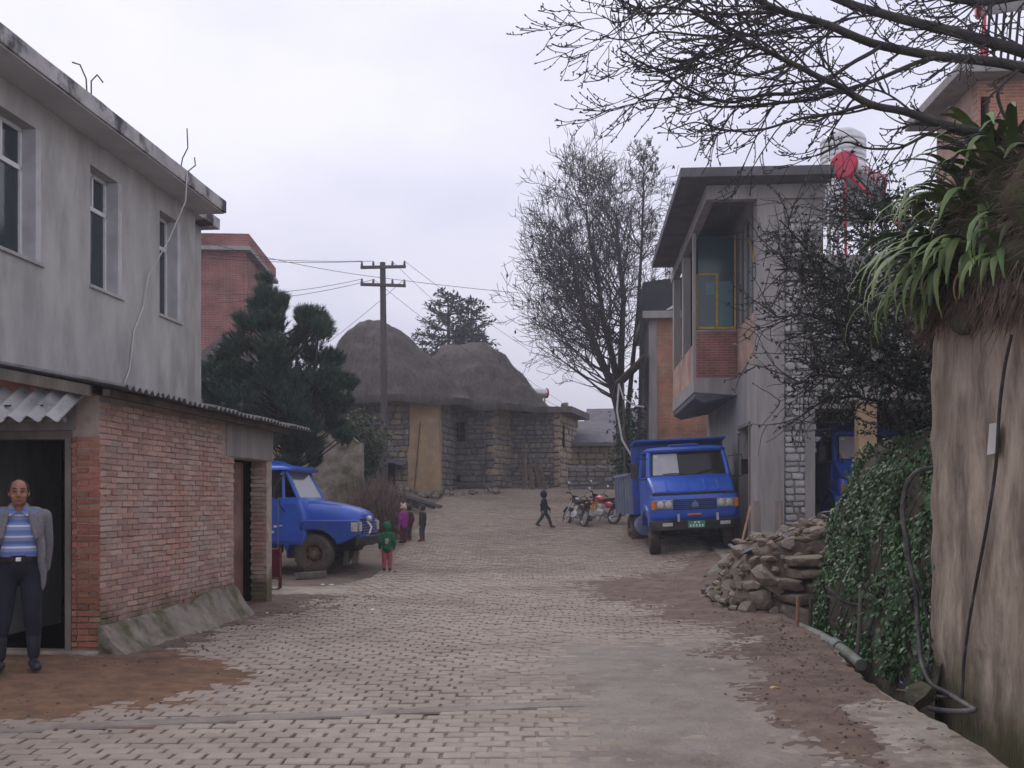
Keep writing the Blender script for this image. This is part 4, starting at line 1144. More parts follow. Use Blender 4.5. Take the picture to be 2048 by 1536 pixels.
solar_heater('solar_water_heater', 'red solar heater frame on the upper brick house roof, behind bare branches', up_, math.radians(-20), .95, 1.6, mark=False)

# ================================================================== vehicles
def wheel(parent, c, r, w, tyre='tyre', rim='rim_rust', side=-1, steer=0.0, dual=False):
    """tyre with rim and hub; side is the sign of local y on the outside"""
    e = bpy.data.objects.new('wheel', None); COL.objects.link(e); e.parent = parent; e.location = c; e.rotation_euler = (0, 0, steer); e.empty_display_size = .1
    mb = MB(); h = w / 2; ri = r * .56
    prof_ = [(ri, -h * .82), (ri + .03, -h * .95), (r * .84, -h), (r * .95, -h * .88), (r, -h * .62), (r, h * .62), (r * .95, h * .88), (r * .84, h), (ri + .03, h * .95), (ri, h * .82), (ri * .96, 0)]
    mb.lathe(prof_, (0, 0, 0), axis=(0, 1, 0), n=36, cap=False)
    nlug = 30
    for k in range(nlug):
        a = 2 * PI * k / nlug
        for sg in (-1, 1):
            mb.box(V((math.cos(a + sg * .05), 0, math.sin(a + sg * .05))) * (r * .99) + V((0, sg * h * .42, 0)), (.03, h * .72, .035), ry(-a))
    mb.build('tyre', M[tyre], e, smooth=40)
    mb = MB(); s_ = side
    pr = [(ri + .012, s_ * h * .80), (ri - .02, s_ * h * .84), (ri - .045, s_ * h * .55), (ri * .62, s_ * h * .38), (ri * .50, s_ * h * .62), (ri * .36, s_ * h * .68), (ri * .34, s_ * h * .98), (ri * .2, s_ * h * 1.08), (.004, s_ * h * 1.1)]
    mb.lathe(pr, (0, 0, 0), axis=(0, 1, 0), n=28, cap=False)
    rm = mb.build('rim', M[rim], e, smooth=40)
    mb = MB()
    for k in range(8):
        a = 2 * PI * k / 8; mb.ell((ri * .46 * math.cos(a), s_ * h * .7, ri * .46 * math.sin(a)), (.022, .035, .022), 6, 4)
    mb.build('wheel_nut', M[rim], rm)
    for k in range(6):
        mb = MB(); a = 2 * PI * (k + .5) / 6; mb.lathe([(.045, 0), (.045, .006)], (ri * .72 * math.cos(a), s_ * h * .47, ri * .72 * math.sin(a)), axis=(0, s_, 0), n=10)
        mb.build('rim_hole', M['black_metal'], e)
    return e

def yz(pts, x): return [V((x, a, b)) for a, b in pts]
def xy(pts, z): return [V((a, b, z)) for a, b in pts]

# ---------------------------------------------------------------- bonneted truck on the left
def bonnet_truck():
    t = thing('bonneted_truck', 'old blue bonneted truck with a dented wing, nosing out past the brick shed', 'truck', (0, 0, 0), 0)
    W = 1.02
    # cab: stacked rounded sections (x from rear to front), front pillar leans back
    mb = MB(); secs = []
    for z, xf, xr, hw in ((.62, -1.16, -2.6, .98), (.75, -1.12, -2.62, 1.0), (1.25, -1.12, -2.62, 1.0), (1.55, -1.22, -2.60, .97), (1.62, -1.26, -2.58, .95)):
        secs.append(xy(rrect((xf + xr) / 2, 0, xf - xr, hw * 2, .10, 4), z))
    mb.loft(secs); mb.build('cab', M['truck_blue'], t, smooth=38)
    # pillars and roof
    def pillar(a, b, w):
        mb = MB(); mb.tube([a, V(a).lerp(V(b), .5), b], w, 6); mb.build('pillar', M['truck_blue'], t, smooth=50)
    for sg in (-1, 1):
        pillar((-1.30, sg * .93, 1.58), (-1.60, sg * .86, 2.20), .048)
        pillar((-1.62, sg * .945, 1.58), (-1.66, sg * .87, 2.20), .035)
        pillar((-2.52, sg * .93, 1.58), (-2.50, sg * .86, 2.20), .06)
    mb = MB(); mb.bb(-2.58, -2.46, -.9, .9, 1.6, 2.2); mb.build('back_panel', M['truck_blue'], t)
    mb = MB(); secs = []
    for z, xf, xr, hw in ((2.17, -1.50, -2.60, .90), (2.20, -1.36, -2.66, .97), (2.235, -1.34, -2.66, .96), (2.30, -1.52, -2.58, .85), (2.33, -1.75, -2.45, .6)):
        secs.append(xy(rrect((xf + xr) / 2, 0, xf - xr, hw * 2, .2, 5), z))
    mb.loft(secs); rf = mb.build('roof', M['truck_blue'], t, smooth=45)
    mb = MB(); mb.prism([(-2.3, -.4, 2.335), (-1.8, -.4, 2.33), (-2.05, -.4, 2.43), (-2.3, -.4, 2.44)], (0, .8, 0)); mb.build('roof_vent', M['truck_blue'], rf)
    # glass
    mb = MB(); mb.prism([(-1.285, -.87, 1.60), (-1.285, .87, 1.60), (-1.585, .80, 2.19), (-1.585, -.80, 2.19)], (-.012, 0, -.006)); mb.build('windscreen', M['windscreen_pale'], t)
    for sg in (-1, 1):
        mb = MB(); mb.prism([(-2.42, sg * .935, 1.60), (-1.70, sg * .935, 1.60), (-1.72, sg * .875, 2.15), (-2.42, sg * .87, 2.15)], (0, -sg * .01, 0)); mb.build('side_window', M['windscreen'], t)
    # door seams
    dm = MB()
    dm.prism([(-2.46, -1.004, .68), (-1.26, -1.004, .68), (-1.26, -1.004, 1.2), (-1.34, -.99, 1.5), (-2.46, -.99, 1.5)], (0, -.014, 0)); dr = dm.build('door', M['truck_blue'], t, bevel=.008)
    mb = MB(); mb.bb(-2.30, -2.14, -1.05, -1.02, 1.30, 1.335); mb.build('handle', M['black_metal'], dr)
    mb = MB()
    for i in range(4): mb.bb(-2.06 + i * .12, -1.99 + i * .12, -1.022, -1.0185, .98 + (.03 if i % 2 else 0), 1.03)
    for i in range(2): mb.bb(-2.02 + i * .14, -1.95 + i * .14, -1.022, -1.0185, .86, .91)
    mb.build('lettering', M['white_paint'], dr)
    # bonnet
    mb = MB(); secs = []
    for x, hw, zt, zb in ((-1.24, .74, 1.555, 1.12), (-.9, .72, 1.53, 1.12), (-.55, .68, 1.475, 1.12), (-.25, .64, 1.40, 1.12), (-.08, .61, 1.33, 1.14), (-.02, .58, 1.26, 1.15)):
        h = zt - zb
        secs.append(yz([(-hw, zb), (hw, zb), (hw, zb + h * .45), (hw * .93, zb + h * .74), (hw * .72, zb + h * .93), (hw * .35, zt), (0, zt + .012), (-hw * .35, zt), (-hw * .72, zb + h * .93), (-hw * .93, zb + h * .74), (-hw, zb + h * .45)], x))
    mb.loft(secs); bn = mb.build('bonnet', M['truck_blue'], t, smooth=55)
    # front wings: swept profile over the wheel, extruded across
    wc = -.98; wr = .56
    prof_w = [(-.02, 1.14), (-.02, .80), (-.18, .72)]
    for i in range(11):
        a = math.radians(22 + (182 - 22) * i / 10); prof_w.append((wc + .0 + wr * math.cos(a), .42 + wr * .92 * math.sin(a)))
    prof_w += [(-1.60, .55), (-1.64, .62), (-1.52, .92), (-1.36, 1.08), (-1.2, 1.14)]
    for sg in (-1, 1):
        mb = MB(); mb.prism([(x, sg * .60, z) for x, z in prof_w], (0, sg * .40, 0))
        mb.build('wing', M['truck_blue_worn'], t, bevel=.045, seg=3)
        mb = MB(); mb.prism([(x + (wc - x) * .0, sg * .62, z) for x, z in prof_w[3:14]], (0, sg * .2, 0))
        mb = MB(); mb.bb(-.14, .012, sg * .84 - .13, sg * .84 + .13, .885, 1.105); hl = mb.build('headlight', M['chrome'], t, bevel=.012)
        mb = MB(); mb.bb(.012, .022, sg * .84 - .11, sg * .84 + .11, .905, 1.085); mb.build('lens', M['lamp_glass'], hl, bevel=.006)
        mb = MB(); mb.bb(-.17, -.02, sg * 1.0 - (.012 if sg > 0 else 0) - .0, sg * 1.0 + (.012 if sg < 0 else 0) + sg * .012, .90, 1.09) if False else mb.box((-.085, sg * 1.004, .995), (.14, .016, .19)); mb.build('side_lens', M['lamp_glass'], hl)
    mb = MB(); mb.bb(-.10, -.012, -.6, .6, .80, 1.16); gr = mb.build('grille', M['black_metal'], t)
    for k in range(5):
        mb = MB(); mb.bb(-.012, .006, -.58, .58, .84 + k * .06, .865 + k * .06); mb.build('slat', M['truck_blue'], gr)
    mb = MB(); mb.prism([(-.05, -1.02, .60), (.10, -.9, .60), (.14, -.6, .60), (.14, .6, .60), (.10, .9, .60), (-.05, 1.02, .60)], (0, 0, .19)); mb.build('bumper', M['black_metal'], t, bevel=.012)
    mb = MB(); mb.bb(.02, .16, -.93, -.62, .795, .83); mb.build('bumper_step', M['truck_blue'], t)
    # horn / tow hardware on the nose
    mb = MB(); mb.ell((.10, -.42, 1.16), (.075, .06, .07)); mb.tube([(.05, -.42, 1.12), (.16, -.45, .98), (.12, -.5, .84)], .03, 6); mb.build('tow_fitting', M['steel'], t, smooth=60)
    # mirrors
    mb = MB(); mb.tube([(-1.58, -.97, 1.3), (-1.64, -1.16, 1.45), (-1.72, -1.12, 1.9), (-1.64, -.92, 2.1)], .012, 5); m_ = mb.build('mirror_arm', M['black_metal'], t)
    mb = MB(); mb.box((-1.72, -1.14, 1.72), (.05, .16, .28)); mb.build('mirror', M['black_metal'], m_, bevel=.012)
    mb = MB(); mb.box((-1.746, -1.14, 1.72), (.006, .13, .24)); mb.build('mirror_glass', M['chrome'], m_)
    # inside
    mb = MB(); mb.bb(-2.45, -1.95, -.8, .8, 1.2, 1.78); mb.build('seat', M['vinyl'], t, bevel=.05)
    mb = MB(); mb.lathe([(.19, -.012), (.205, 0), (.19, .012), (.178, 0)], (-1.62, .42, 1.62), axis=(-.75, 0, .66), n=20, cap=False); mb.build('steering_wheel', M['vinyl'], t, smooth=60)
    # chassis
    for sg in (-1, 1):
        mb = MB(); mb.bb(-6.2, .0, sg * .42 - .05, sg * .42 + .05, .56, .74); mb.build('chassis_rail', M['black_metal'], t)
    mb = MB(); mb.bb(-2.4, -1.75, -.95, -.5, .42, .62); mb.build('fuel_tank', M['black_metal'], t, bevel=.04)
    mb = MB(); mb.tube([(-.98, -.8, .42), (-.98, .8, .42)], .05, 8); mb.build('front_axle', M['black_metal'], t)
    mb = MB(); mb.bb(-1.2, -.2, -.35, .35, .45, 1.1); mb.build('engine', M['black_metal'], t, bevel=.05)
    wheel(t, (-.98, -.86, .42), .42, .22, 'muddy_tyre', 'rim_rust', -1); wheel(t, (-.98, .86, .42), .42, .22, 'muddy_tyre', 'rim_rust', 1)
    for sg in (-1, 1): wheel(t, (-4.6, sg * .84, .42), .42, .36, 'muddy_tyre', 'rim_rust', sg)
    mb = MB(); mb.bb(-6.4, -2.75, -1.05, 1.05, .86, .98); mb.bb(-6.4, -2.75, -1.05, -1.0, .98, 1.5); mb.bb(-6.4, -2.75, 1.0, 1.05, .98, 1.5); mb.bb(-2.83, -2.75, -1.0, 1.0, .98, 1.9); mb.build('cargo_bed', M['truck_blue_worn'], t)
    return t
tl = bonnet_truck()
TA = math.radians(-5)
wpos = V((-4.2, 22.0, 0)); off = rz(TA) @ V((-.98, -.86, 0))
tl.location = (wpos.x - off.x, wpos.y - off.y, g(-4, 22.4) - .03); tl.rotation_euler = (0, 0, TA)

# ---------------------------------------------------------------- blue dump truck, flat-nosed bonnet
def dump_truck(label):
    t = thing('dump_truck', label, 'truck')
    # x forward (front face at 0), right side of the truck is -y
    mb = MB(); secs = []
    for x, hw, zt in ((-.62, 1.02, 1.92), (-.40, 1.01, 1.80), (-.16, .99, 1.64), (-.04, .97, 1.54)):
        secs.append(yz(rrect(0, (zt + 1.30) / 2, hw * 2, zt - 1.30, .07, 3), x))
    mb.loft(secs); bn = mb.build('bonnet', M['truck_blue'], t, smooth=40)
    for y_ in (-.62, -.12, .30, .62):
        mb = MB(); mb.prism([(-.40, y_ - .012, 1.806), (-.05, y_ - .02, 1.553), (-.05, y_ + .02, 1.553), (-.40, y_ + .012, 1.806)], (.01, 0, .014)); mb.build('crease', M['truck_blue'], bn)
    # front panel with lamps and grille
    mb = MB(); secs = []
    for z, xf, hw in ((.86, -.02, 1.0), (.95, .03, 1.04), (1.15, .04, 1.06), (1.38, .03, 1.06), (1.46, .0, 1.04)):
        secs.append(xy(rrect(-.45 + xf / 2, 0, .9 + xf, hw * 2, .12, 4), z))
    mb.loft(secs); fp = mb.build('front_panel', M['truck_blue'], t, smooth=40)
    mb = MB(); mb.bb(-.12, .02, -.98, .98, 1.455, 1.50); mb.build('bonnet_gap', M['black_metal'], t)
    mb = MB(); mb.bb(.0, .058, -.5, .5, 1.10, 1.34); gr = mb.build('grille', M['black_metal'], t)
    for k in range(5):
        mb = MB(); mb.bb(.058, .07, -.49, .49, 1.12 + k * .045, 1.138 + k * .045); mb.build('slat', M['truck_blue_worn'], gr)
    mb = MB(); mb.prism([(.072, -.07, 1.15), (.072, .07, 1.15), (.072, .085, 1.22), (.072, .0, 1.31), (.072, -.085, 1.22)], (.012, 0, 0)); mb.build('emblem', M['blue_dust'], gr)
    for sg in (-1, 1):
        mb = MB(); mb.bb(.03, .066, sg * .72 - .20, sg * .72 + .20, 1.13, 1.33); hl = mb.build('headlight', M['chrome'], t, bevel=.008)
        for q in (-1, 1):
            mb = MB(); mb.lathe([(.085, 0), (.08, .012), (.04, .02), (.004, .022)], (.066, sg * .72 + q * .095, 1.23), axis=(1, 0, 0), n=18); mb.build('lens', M['lamp_glass'], hl, smooth=60)
        mb = MB(); mb.bb(.02, .068, sg * .98 - .05, sg * .98 + .05, 1.12, 1.33); mb.build('indicator', M['amber'], t, bevel=.01)
        mb = MB(); mb.bb(.13, .15, sg * .68 - .12, sg * .68 + .12, .72, .80); mb.build('fog_lamp', M['lamp_glass'], t, bevel=.006)
    mb = MB(); mb.bb(.044, .052, -.18, .14, .96, 1.0); mb.build('badge', M['amber'], t)
    mb = MB(); mb.prism([(-.22, -1.1, .62), (.08, -1.06, .62), (.14, -.8, .62), (.14, .8, .62), (.08, 1.06, .62), (-.22, 1.1, .62)], (0, 0, .24)); bp = mb.build('bumper', M['black_metal'], t, bevel=.02)
    mb = MB(); mb.bb(.141, .15, -.20, .20, .665, .825); pl = mb.build('number_plate', M['plate_green'], t)
    mb = MB()
    for i in range(5): mb.bb(.1505, .1525, -.16 + i * .07, -.12 + i * .07, .685, .745)
    for i in range(2): mb.bb(.1505, .1525, -.06 + i * .09, -.01 + i * .09, .77, .81)
    mb.build('plate_mark', M['plate_mark'], pl)
    for y_ in (-.42, .5):
        mb = MB(); mb.bb(.10, .17, y_ - .025, y_ + .025, .82, 1.0); mb.build('tow_hook', M['steel'], t)
    # cab
    mb = MB(); secs = []
    for z, xf, xr, hw in ((.95, -.55, -1.95, 1.02), (1.3, -.52, -1.98, 1.04), (1.80, -.58, -1.98, 1.03), (1.90, -.60, -1.98, 1.02)):
        secs.append(xy(rrect((xf + xr) / 2, 0, xf - xr, hw * 2, .10, 4), z))
    mb.loft(secs); mb.build('cab', M['truck_blue'], t, smooth=40)
    for sg in (-1, 1):
        mb = MB(); mb.tube([(-.64, sg * .97, 1.88), (-.78, sg * .94, 2.22), (-.92, sg * .90, 2.52)], .062, 8); mb.build('pillar', M['truck_blue'], t, smooth=50)
        mb = MB(); mb.tube([(-1.9, sg * .97, 1.88), (-1.88, sg * .90, 2.52)], .075, 8); mb.build('pillar', M['truck_blue'], t, smooth=50)
    mb = MB(); mb.bb(-1.95, -1.85, -.9, .9, 1.88, 2.5); mb.build('back_panel', M['truck_blue'], t)
    mb = MB(); secs = []
    for z, xf, xr, hw in ((2.48, -.92, -1.96, .93), (2.52, -.80, -2.0, .99), (2.56, -.79, -2.0, .985), (2.62, -.95, -1.93, .88), (2.645, -1.15, -1.8, .65)):
        secs.append(xy(rrect((xf + xr) / 2, 0, xf - xr, hw * 2, .18, 5), z))
    mb.loft(secs); rf = mb.build('roof', M['truck_blue'], t, smooth=45)
    mb = MB(); mb.bb(-1.45, -1.05, -.35, .35, 2.645, 2.70); mb.build('roof_vent', M['truck_blue_worn'], rf, bevel=.015)
    mb = MB(); mb.prism([(-.655, -.90, 1.90), (-.655, .90, 1.90), (-.915, .84, 2.50), (-.915, -.84, 2.50)], (-.012, 0, -.005)); ws = mb.build('windscreen', M['windscreen'], t)
    mb = MB(); mb.prism([(-.650, -.86, 1.94), (-.650, -.22, 1.94), (-.893, -.22, 2.46), (-.893, -.80, 2.46)], (-.004, 0, -.002)); mb.build('sun_card', M['dish_grey'], ws)
    mb = MB(); mb.prism([(-.84, -.80, 2.34), (-.84, -.68, 2.34), (-.885, -.68, 2.44), (-.885, -.79, 2.44)], (.002, 0, .001)); mb.build('sticker', M['plate_mark'], ws)
    mb = MB(); mb.tube([(-.65, -.05, 1.93), (-.64, -.3, 1.97), (-.66, -.62, 1.96)], .012, 5); mb.tube([(-.65, .1, 1.93), (-.66, .4, 2.0), (-.67, .62, 2.05)], .012, 5); mb.build('wiper', M['black_metal'], ws)
    for sg in (-1, 1):
        mb = MB(); mb.prism([(-1.8, sg * .99, 1.92), (-.72, sg * .985, 1.92), (-.93, sg * .92, 2.46), (-1.8, sg * .92, 2.46)], (0, -sg * .01, 0)); mb.build('side_window', M['windscreen'], t)
        mb = MB(); mb.prism([(-1.82, sg * 1.035, 1.0), (-.62, sg * 1.035, 1.0), (-.66, sg * 1.03, 1.86), (-1.82, sg * 1.03, 1.86)], (0, sg * .012, 0)); mb.build('door', M['truck_blue'], t, bevel=.01)
        mb = MB(); mb.tube([(-.70, sg * .98, 2.34), (-.50, sg * 1.28, 2.36), (-.46, sg * 1.32, 2.1)], .013, 5); mb.tube([(-.66, sg * 1.02, 1.86), (-.48, sg * 1.28, 1.84), (-.46, sg * 1.32, 1.95)], .013, 5); ma = mb.build('mirror_arm', M['black_metal'], t)
        mb = MB(); mb.box((-.45, sg * 1.33, 2.06), (.06, .17, .36)); mb.build('mirror', M['black_metal'], ma, bevel=.02)
        # wheel arch wings
        pw = []
        for i in range(9):
            a = math.radians(20 + 140 * i / 8); pw.append((-.72 + .60 * math.cos(a), .50 + .60 * math.sin(a)))
        for i in range(8, -1, -1):
            a = math.radians(20 + 140 * i / 8); pw.append((-.72 + .72 * math.cos(a), .50 + .74 * math.sin(a)))
        mb = MB(); mb.prism([(x, sg * .72, z) for x, z in pw], (0, sg * .38, 0)); mb.build('wing', M['truck_blue_worn'], t, bevel=.02)
    mb = MB(); mb.bb(-1.85, -1.2, -.85, .85, 1.5, 2.25); mb.build('seat', M['vinyl'], t, bevel=.06)
    mb = MB(); mb.lathe([(.2, -.012), (.215, 0), (.2, .012), (.188, 0)], (-.98, .45, 1.98), axis=(.6, 0, .8), n=20, cap=False); mb.build('steering_wheel', M['vinyl'], t, smooth=60)
    for sg in (-1, 1):
        wheel(t, (-.72, sg * .88, .48), .48, .26, 'tyre', 'rim_rust', sg, steer=-.10)
        wheel(t, (-4.2, sg * .82, .48), .48, .48, 'muddy_tyre', 'rim_rust', sg)
        mb = MB(); mb.bb(-5.6, -.1, sg * .42 - .05, sg * .42 + .05, .66, .86); mb.build('chassis_rail', M['black_metal'], t)
    mb = MB(); mb.tube([(-.72, -.85, .46), (-.72, .85, .46)], .06, 8); mb.build('front_axle', M['black_metal'], t)
    mb = MB(); mb.tube([(-4.2, -.85, .46), (-4.2, .85, .46)], .09, 8); mb.build('rear_axle', M['black_metal'], t)
    mb = MB(); mb.bb(-1.1, -.3, -.38, .38, .55, 1.3); mb.build('engine', M['black_metal'], t, bevel=.05)
    mb = MB(); mb.lathe([(.26, -.26), (.28, -.22), (.28, .22), (.26, .26)], (-2.3, -.85, .72), axis=(1, 0, 0), n=20); mb.build('fuel_tank', M['blue_dust'], t, smooth=40)
    # tipping body
    mb = MB()
    mb.bb(-5.7, -2.15, -1.16, 1.16, .98, 1.08); mb.build('dump_floor', M['truck_blue_worn'], t)
    for sg in (-1, 1):
        mb = MB(); mb.bb(-5.7, -2.2, sg * 1.16 - .04, sg * 1.16 + .04, 1.0, 2.0); sd_ = mb.build('dump_side', M['blue_dust'], t, bevel=.01)
        for k in range(6):
            mb = MB(); x = -2.3 - k * .62; mb.bb(x - .05, x + .05, sg * 1.235 - .035, sg * 1.235 + .035, 1.0, 1.98); mb.build('side_rib', M['blue_dust'], sd_)
        mb = MB(); mb.bb(-5.7, -2.2, sg * 1.235 - .035, sg * 1.235 + .035, 2.0, 2.07); mb.build('side_rail', M['blue_dust'], sd_)
    mb = MB(); mb.bb(-2.2, -2.12, -1.18, 1.18, .98, 2.80); mb.build('headboard', M['truck_blue_worn'], t, bevel=.01)
    mb = MB(); mb.prism([(-2.2, -1.18, 2.72), (-1.62, -1.14, 2.82), (-1.62, -1.14, 2.87), (-2.2, -1.18, 2.80)], (0, 2.3, 0)); mb.build('cab_guard', M['truck_blue_worn'], t, bevel=.008)
    mb = MB(); mb.bb(-5.78, -5.7, -1.16, 1.16, 1.0, 1.95); mb.build('tailgate', M['blue_dust'], t)
    return t
td = dump_truck('blue dump truck with a green number plate, parked beside the concrete house wall')
td.location = (4.37, 24.45, .29); td.rotation_euler = (math.radians(0), 0, math.radians(-90 - 1.5))
td.rotation_euler = (Matrix.Rotation(math.radians(-89.4), 3, 'Z') @ Matrix.Rotation(math.radians(2.6), 3, 'X')).to_euler()
tg = copy_tree(td)
tg['label'] = 'blue dump truck standing inside the stone garage, glimpsed between jamb and post'
tg.location = (8.42, 23.25, .62); tg.rotation_euler = (0, 0, math.radians(-91))

# ---------------------------------------------------------------- motorcycles
def motorcycle(name, label, body, loc, head, lean):
    t = thing(name, label, 'motorcycle', loc, 0, None)
    t.rotation_euler = (rz(head) @ rx(lean)).to_euler()
    def part(n, mat, fn, sm=50, parent=t, bev=0):
        mb = MB(); fn(mb); return mb.build(n, M[mat], parent, smooth=sm, bevel=bev)
    for x in (0, 1.26):
        e = bpy.data.objects.new('wheel', None); COL.objects.link(e); e.parent = t; e.location = (x, 0, .29); e.empty_display_size = .1
        part('tyre', 'tyre', lambda m: m.lathe([(.215, -.03), (.25, -.045), (.285, -.03), (.29, 0), (.285, .03), (.25, .045), (.215, .03)], (0, 0, 0), axis=(0, 1, 0), n=28, cap=False), parent=e)
        part('rim', 'chrome', lambda m: m.lathe([(.205, -.03), (.22, -.03), (.22, .03), (.205, .03)], (0, 0, 0), axis=(0, 1, 0), n=28, cap=False), parent=e)
        def spokes(m):
            m.lathe([(.05, -.05), (.05, .05)], (0, 0, 0), axis=(0, 1, 0), n=12)
            for k in range(10):
                a = 2 * PI * k / 10; m.tube([(.04 * math.cos(a), 0, .04 * math.sin(a)), (.21 * math.cos(a), 0, .21 * math.sin(a))], .006, 4)
        part('spoke', 'steel', spokes, parent=e)
    part('frame', 'bike_dark', lambda m: (m.tube([(.0, 0, .29), (.42, 0, .36), (.8, 0, .30), (.98, 0, .80)], .022, 6), m.tube([(-.05, .1, .72), (.4, 0, .62), (.95, 0, .82)], .022, 6), m.tube([(0, .09, .29), (-.05, .1, .68)], .018, 6), m.tube([(0, -.09, .29), (-.05, -.1, .68)], .018, 6)))
    part('engine', 'steel', lambda m: (m.bb(.42, .80, -.13, .13, .26, .44), m.box((.66, 0, .52), (.17, .18, .2), ry(-.25))), 30, bev=.02)
    part('fuel_tank', body, lambda m: m.ell((.72, 0, .80), (.27, .145, .125), 14, 9, ry(-.12)))
    part('seat', 'vinyl', lambda m: m.loft([yz(rrect(0, .785 + dz, w, .09, .035, 3), x) for x, w, dz in ((.52, .20, -.01), (.3, .25, 0), (.0, .24, .02), (-.22, .19, .05))]))
    part('side_cover', body, lambda m: (m.ell((.22, .11, .60), (.19, .04, .10)), m.ell((.22, -.11, .60), (.19, .04, .10))))
    part('tail', body, lambda m: m.loft([yz(rrect(0, .72 + dz, w, .08, .03, 3), x) for x, w, dz in ((.05, .2, 0), (-.2, .17, .04), (-.36, .12, .06))]))
    part('tail_light', 'amber', lambda m: m.box((-.37, 0, .76), (.05, .2, .07)), bev=.012)
    part('rear_fender', 'bike_dark', lambda m: m.loft([[V((.36 * math.cos(a) - 0, y_, .29 + .36 * math.sin(a))) for y_ in (-.07, -.05, .05, .07)] for a in [math.radians(70 + 100 * i / 8) for i in range(9)]], closed=False, cap=False))
    part('front_fender', body, lambda m: m.loft([[V((1.26 + .335 * math.cos(a), y_, .29 + .335 * math.sin(a))) for y_ in (-.06, -.04, .04, .06)] for a in [math.radians(25 + 115 * i / 8) for i in range(9)]], closed=False, cap=False))
    part('number_plate', 'plate_yellow', lambda m: m.box((-.40, 0, .60), (.012, .20, .13), ry(.25)))
    part('mudguard_flap', 'dish_grey', lambda m: m.box((-.385, 0, .44), (.012, .17, .18), ry(.1)))
    part('fork', 'chrome', lambda m: (m.tube([(1.26, .085, .29), (1.02, .085, .86)], .02, 7), m.tube([(1.26, -.085, .29), (1.02, -.085, .86)], .02, 7)))
    part('headlamp', 'bike_dark', lambda m: m.ell((1.14, 0, .86), (.10, .10, .10)))
    part('instrument', 'bike_dark', lambda m: m.box((1.03, 0, .95), (.10, .22, .08), ry(-.4)), bev=.02)
    hb = part('handlebar', 'black_metal', lambda m: m.tube([(.86, .38, .98), (.93, .26, 1.02), (1.0, .10, .93), (1.0, -.10, .93), (.93, -.26, 1.02), (.86, -.38, .98)], .014, 6))
    for sg in (-1, 1):
        part('grip', 'vinyl', lambda m: m.tube([(.90, sg * .30, 1.005), (.85, sg * .40, .97)], .02, 7), parent=hb)
        mm = part('mirror', 'bike_dark', lambda m: (m.tube([(.94, sg * .25, 1.02), (.96, sg * .32, 1.18), (.93, sg * .36, 1.27)], .007, 5), m.ell((.93, sg * .37, 1.31), (.022, .06, .045))))
        part('mirror_glass', 'mirror_bright', lambda m: m.ell((.909, sg * .37, 1.31), (.006, .052, .038)), parent=mm)
    part('exhaust', 'chrome', lambda m: m.tube([(.72, -.12, .40), (.6, -.16, .24), (.25, -.17, .27), (-.28, -.18, .36)], [.02, .022, .04, .045], 8))
    part('rack', 'chrome', lambda m: (m.tube([(-.15, .1, .84), (-.42, .1, .84), (-.42, -.1, .84), (-.15, -.1, .84)], .01, 5)))
    part('indicator', 'amber', lambda m: [m.ell((x, sg * .2, z), (.035, .03, .03)) for x, z in ((-.3, .70), (1.08, .84)) for sg in (-1, 1)])
    part('side_stand', 'black_metal', lambda m: m.tube([(.42, .12, .30), (.36, .30, .02)], .014, 5))
    return t
bx_, by_ = at(1166, 1050, 31.6).x, 31.6
motorcycle('motorcycle', 'dark motorcycle with a yellow rear plate leaning on its stand', 'bike_dark', (bx_, by_, g(bx_, by_) + .01), math.radians(90 + 22), math.radians(-14) * -1)
bx_, by_ = at(1226, 1046, 32.2).x, 32.2
motorcycle('motorcycle', 'red-tanked motorcycle parked behind the rear of the dump truck', 'bike_red', (bx_, by_, g(bx_, by_) + .01), math.radians(90 + 38), math.radians(12))

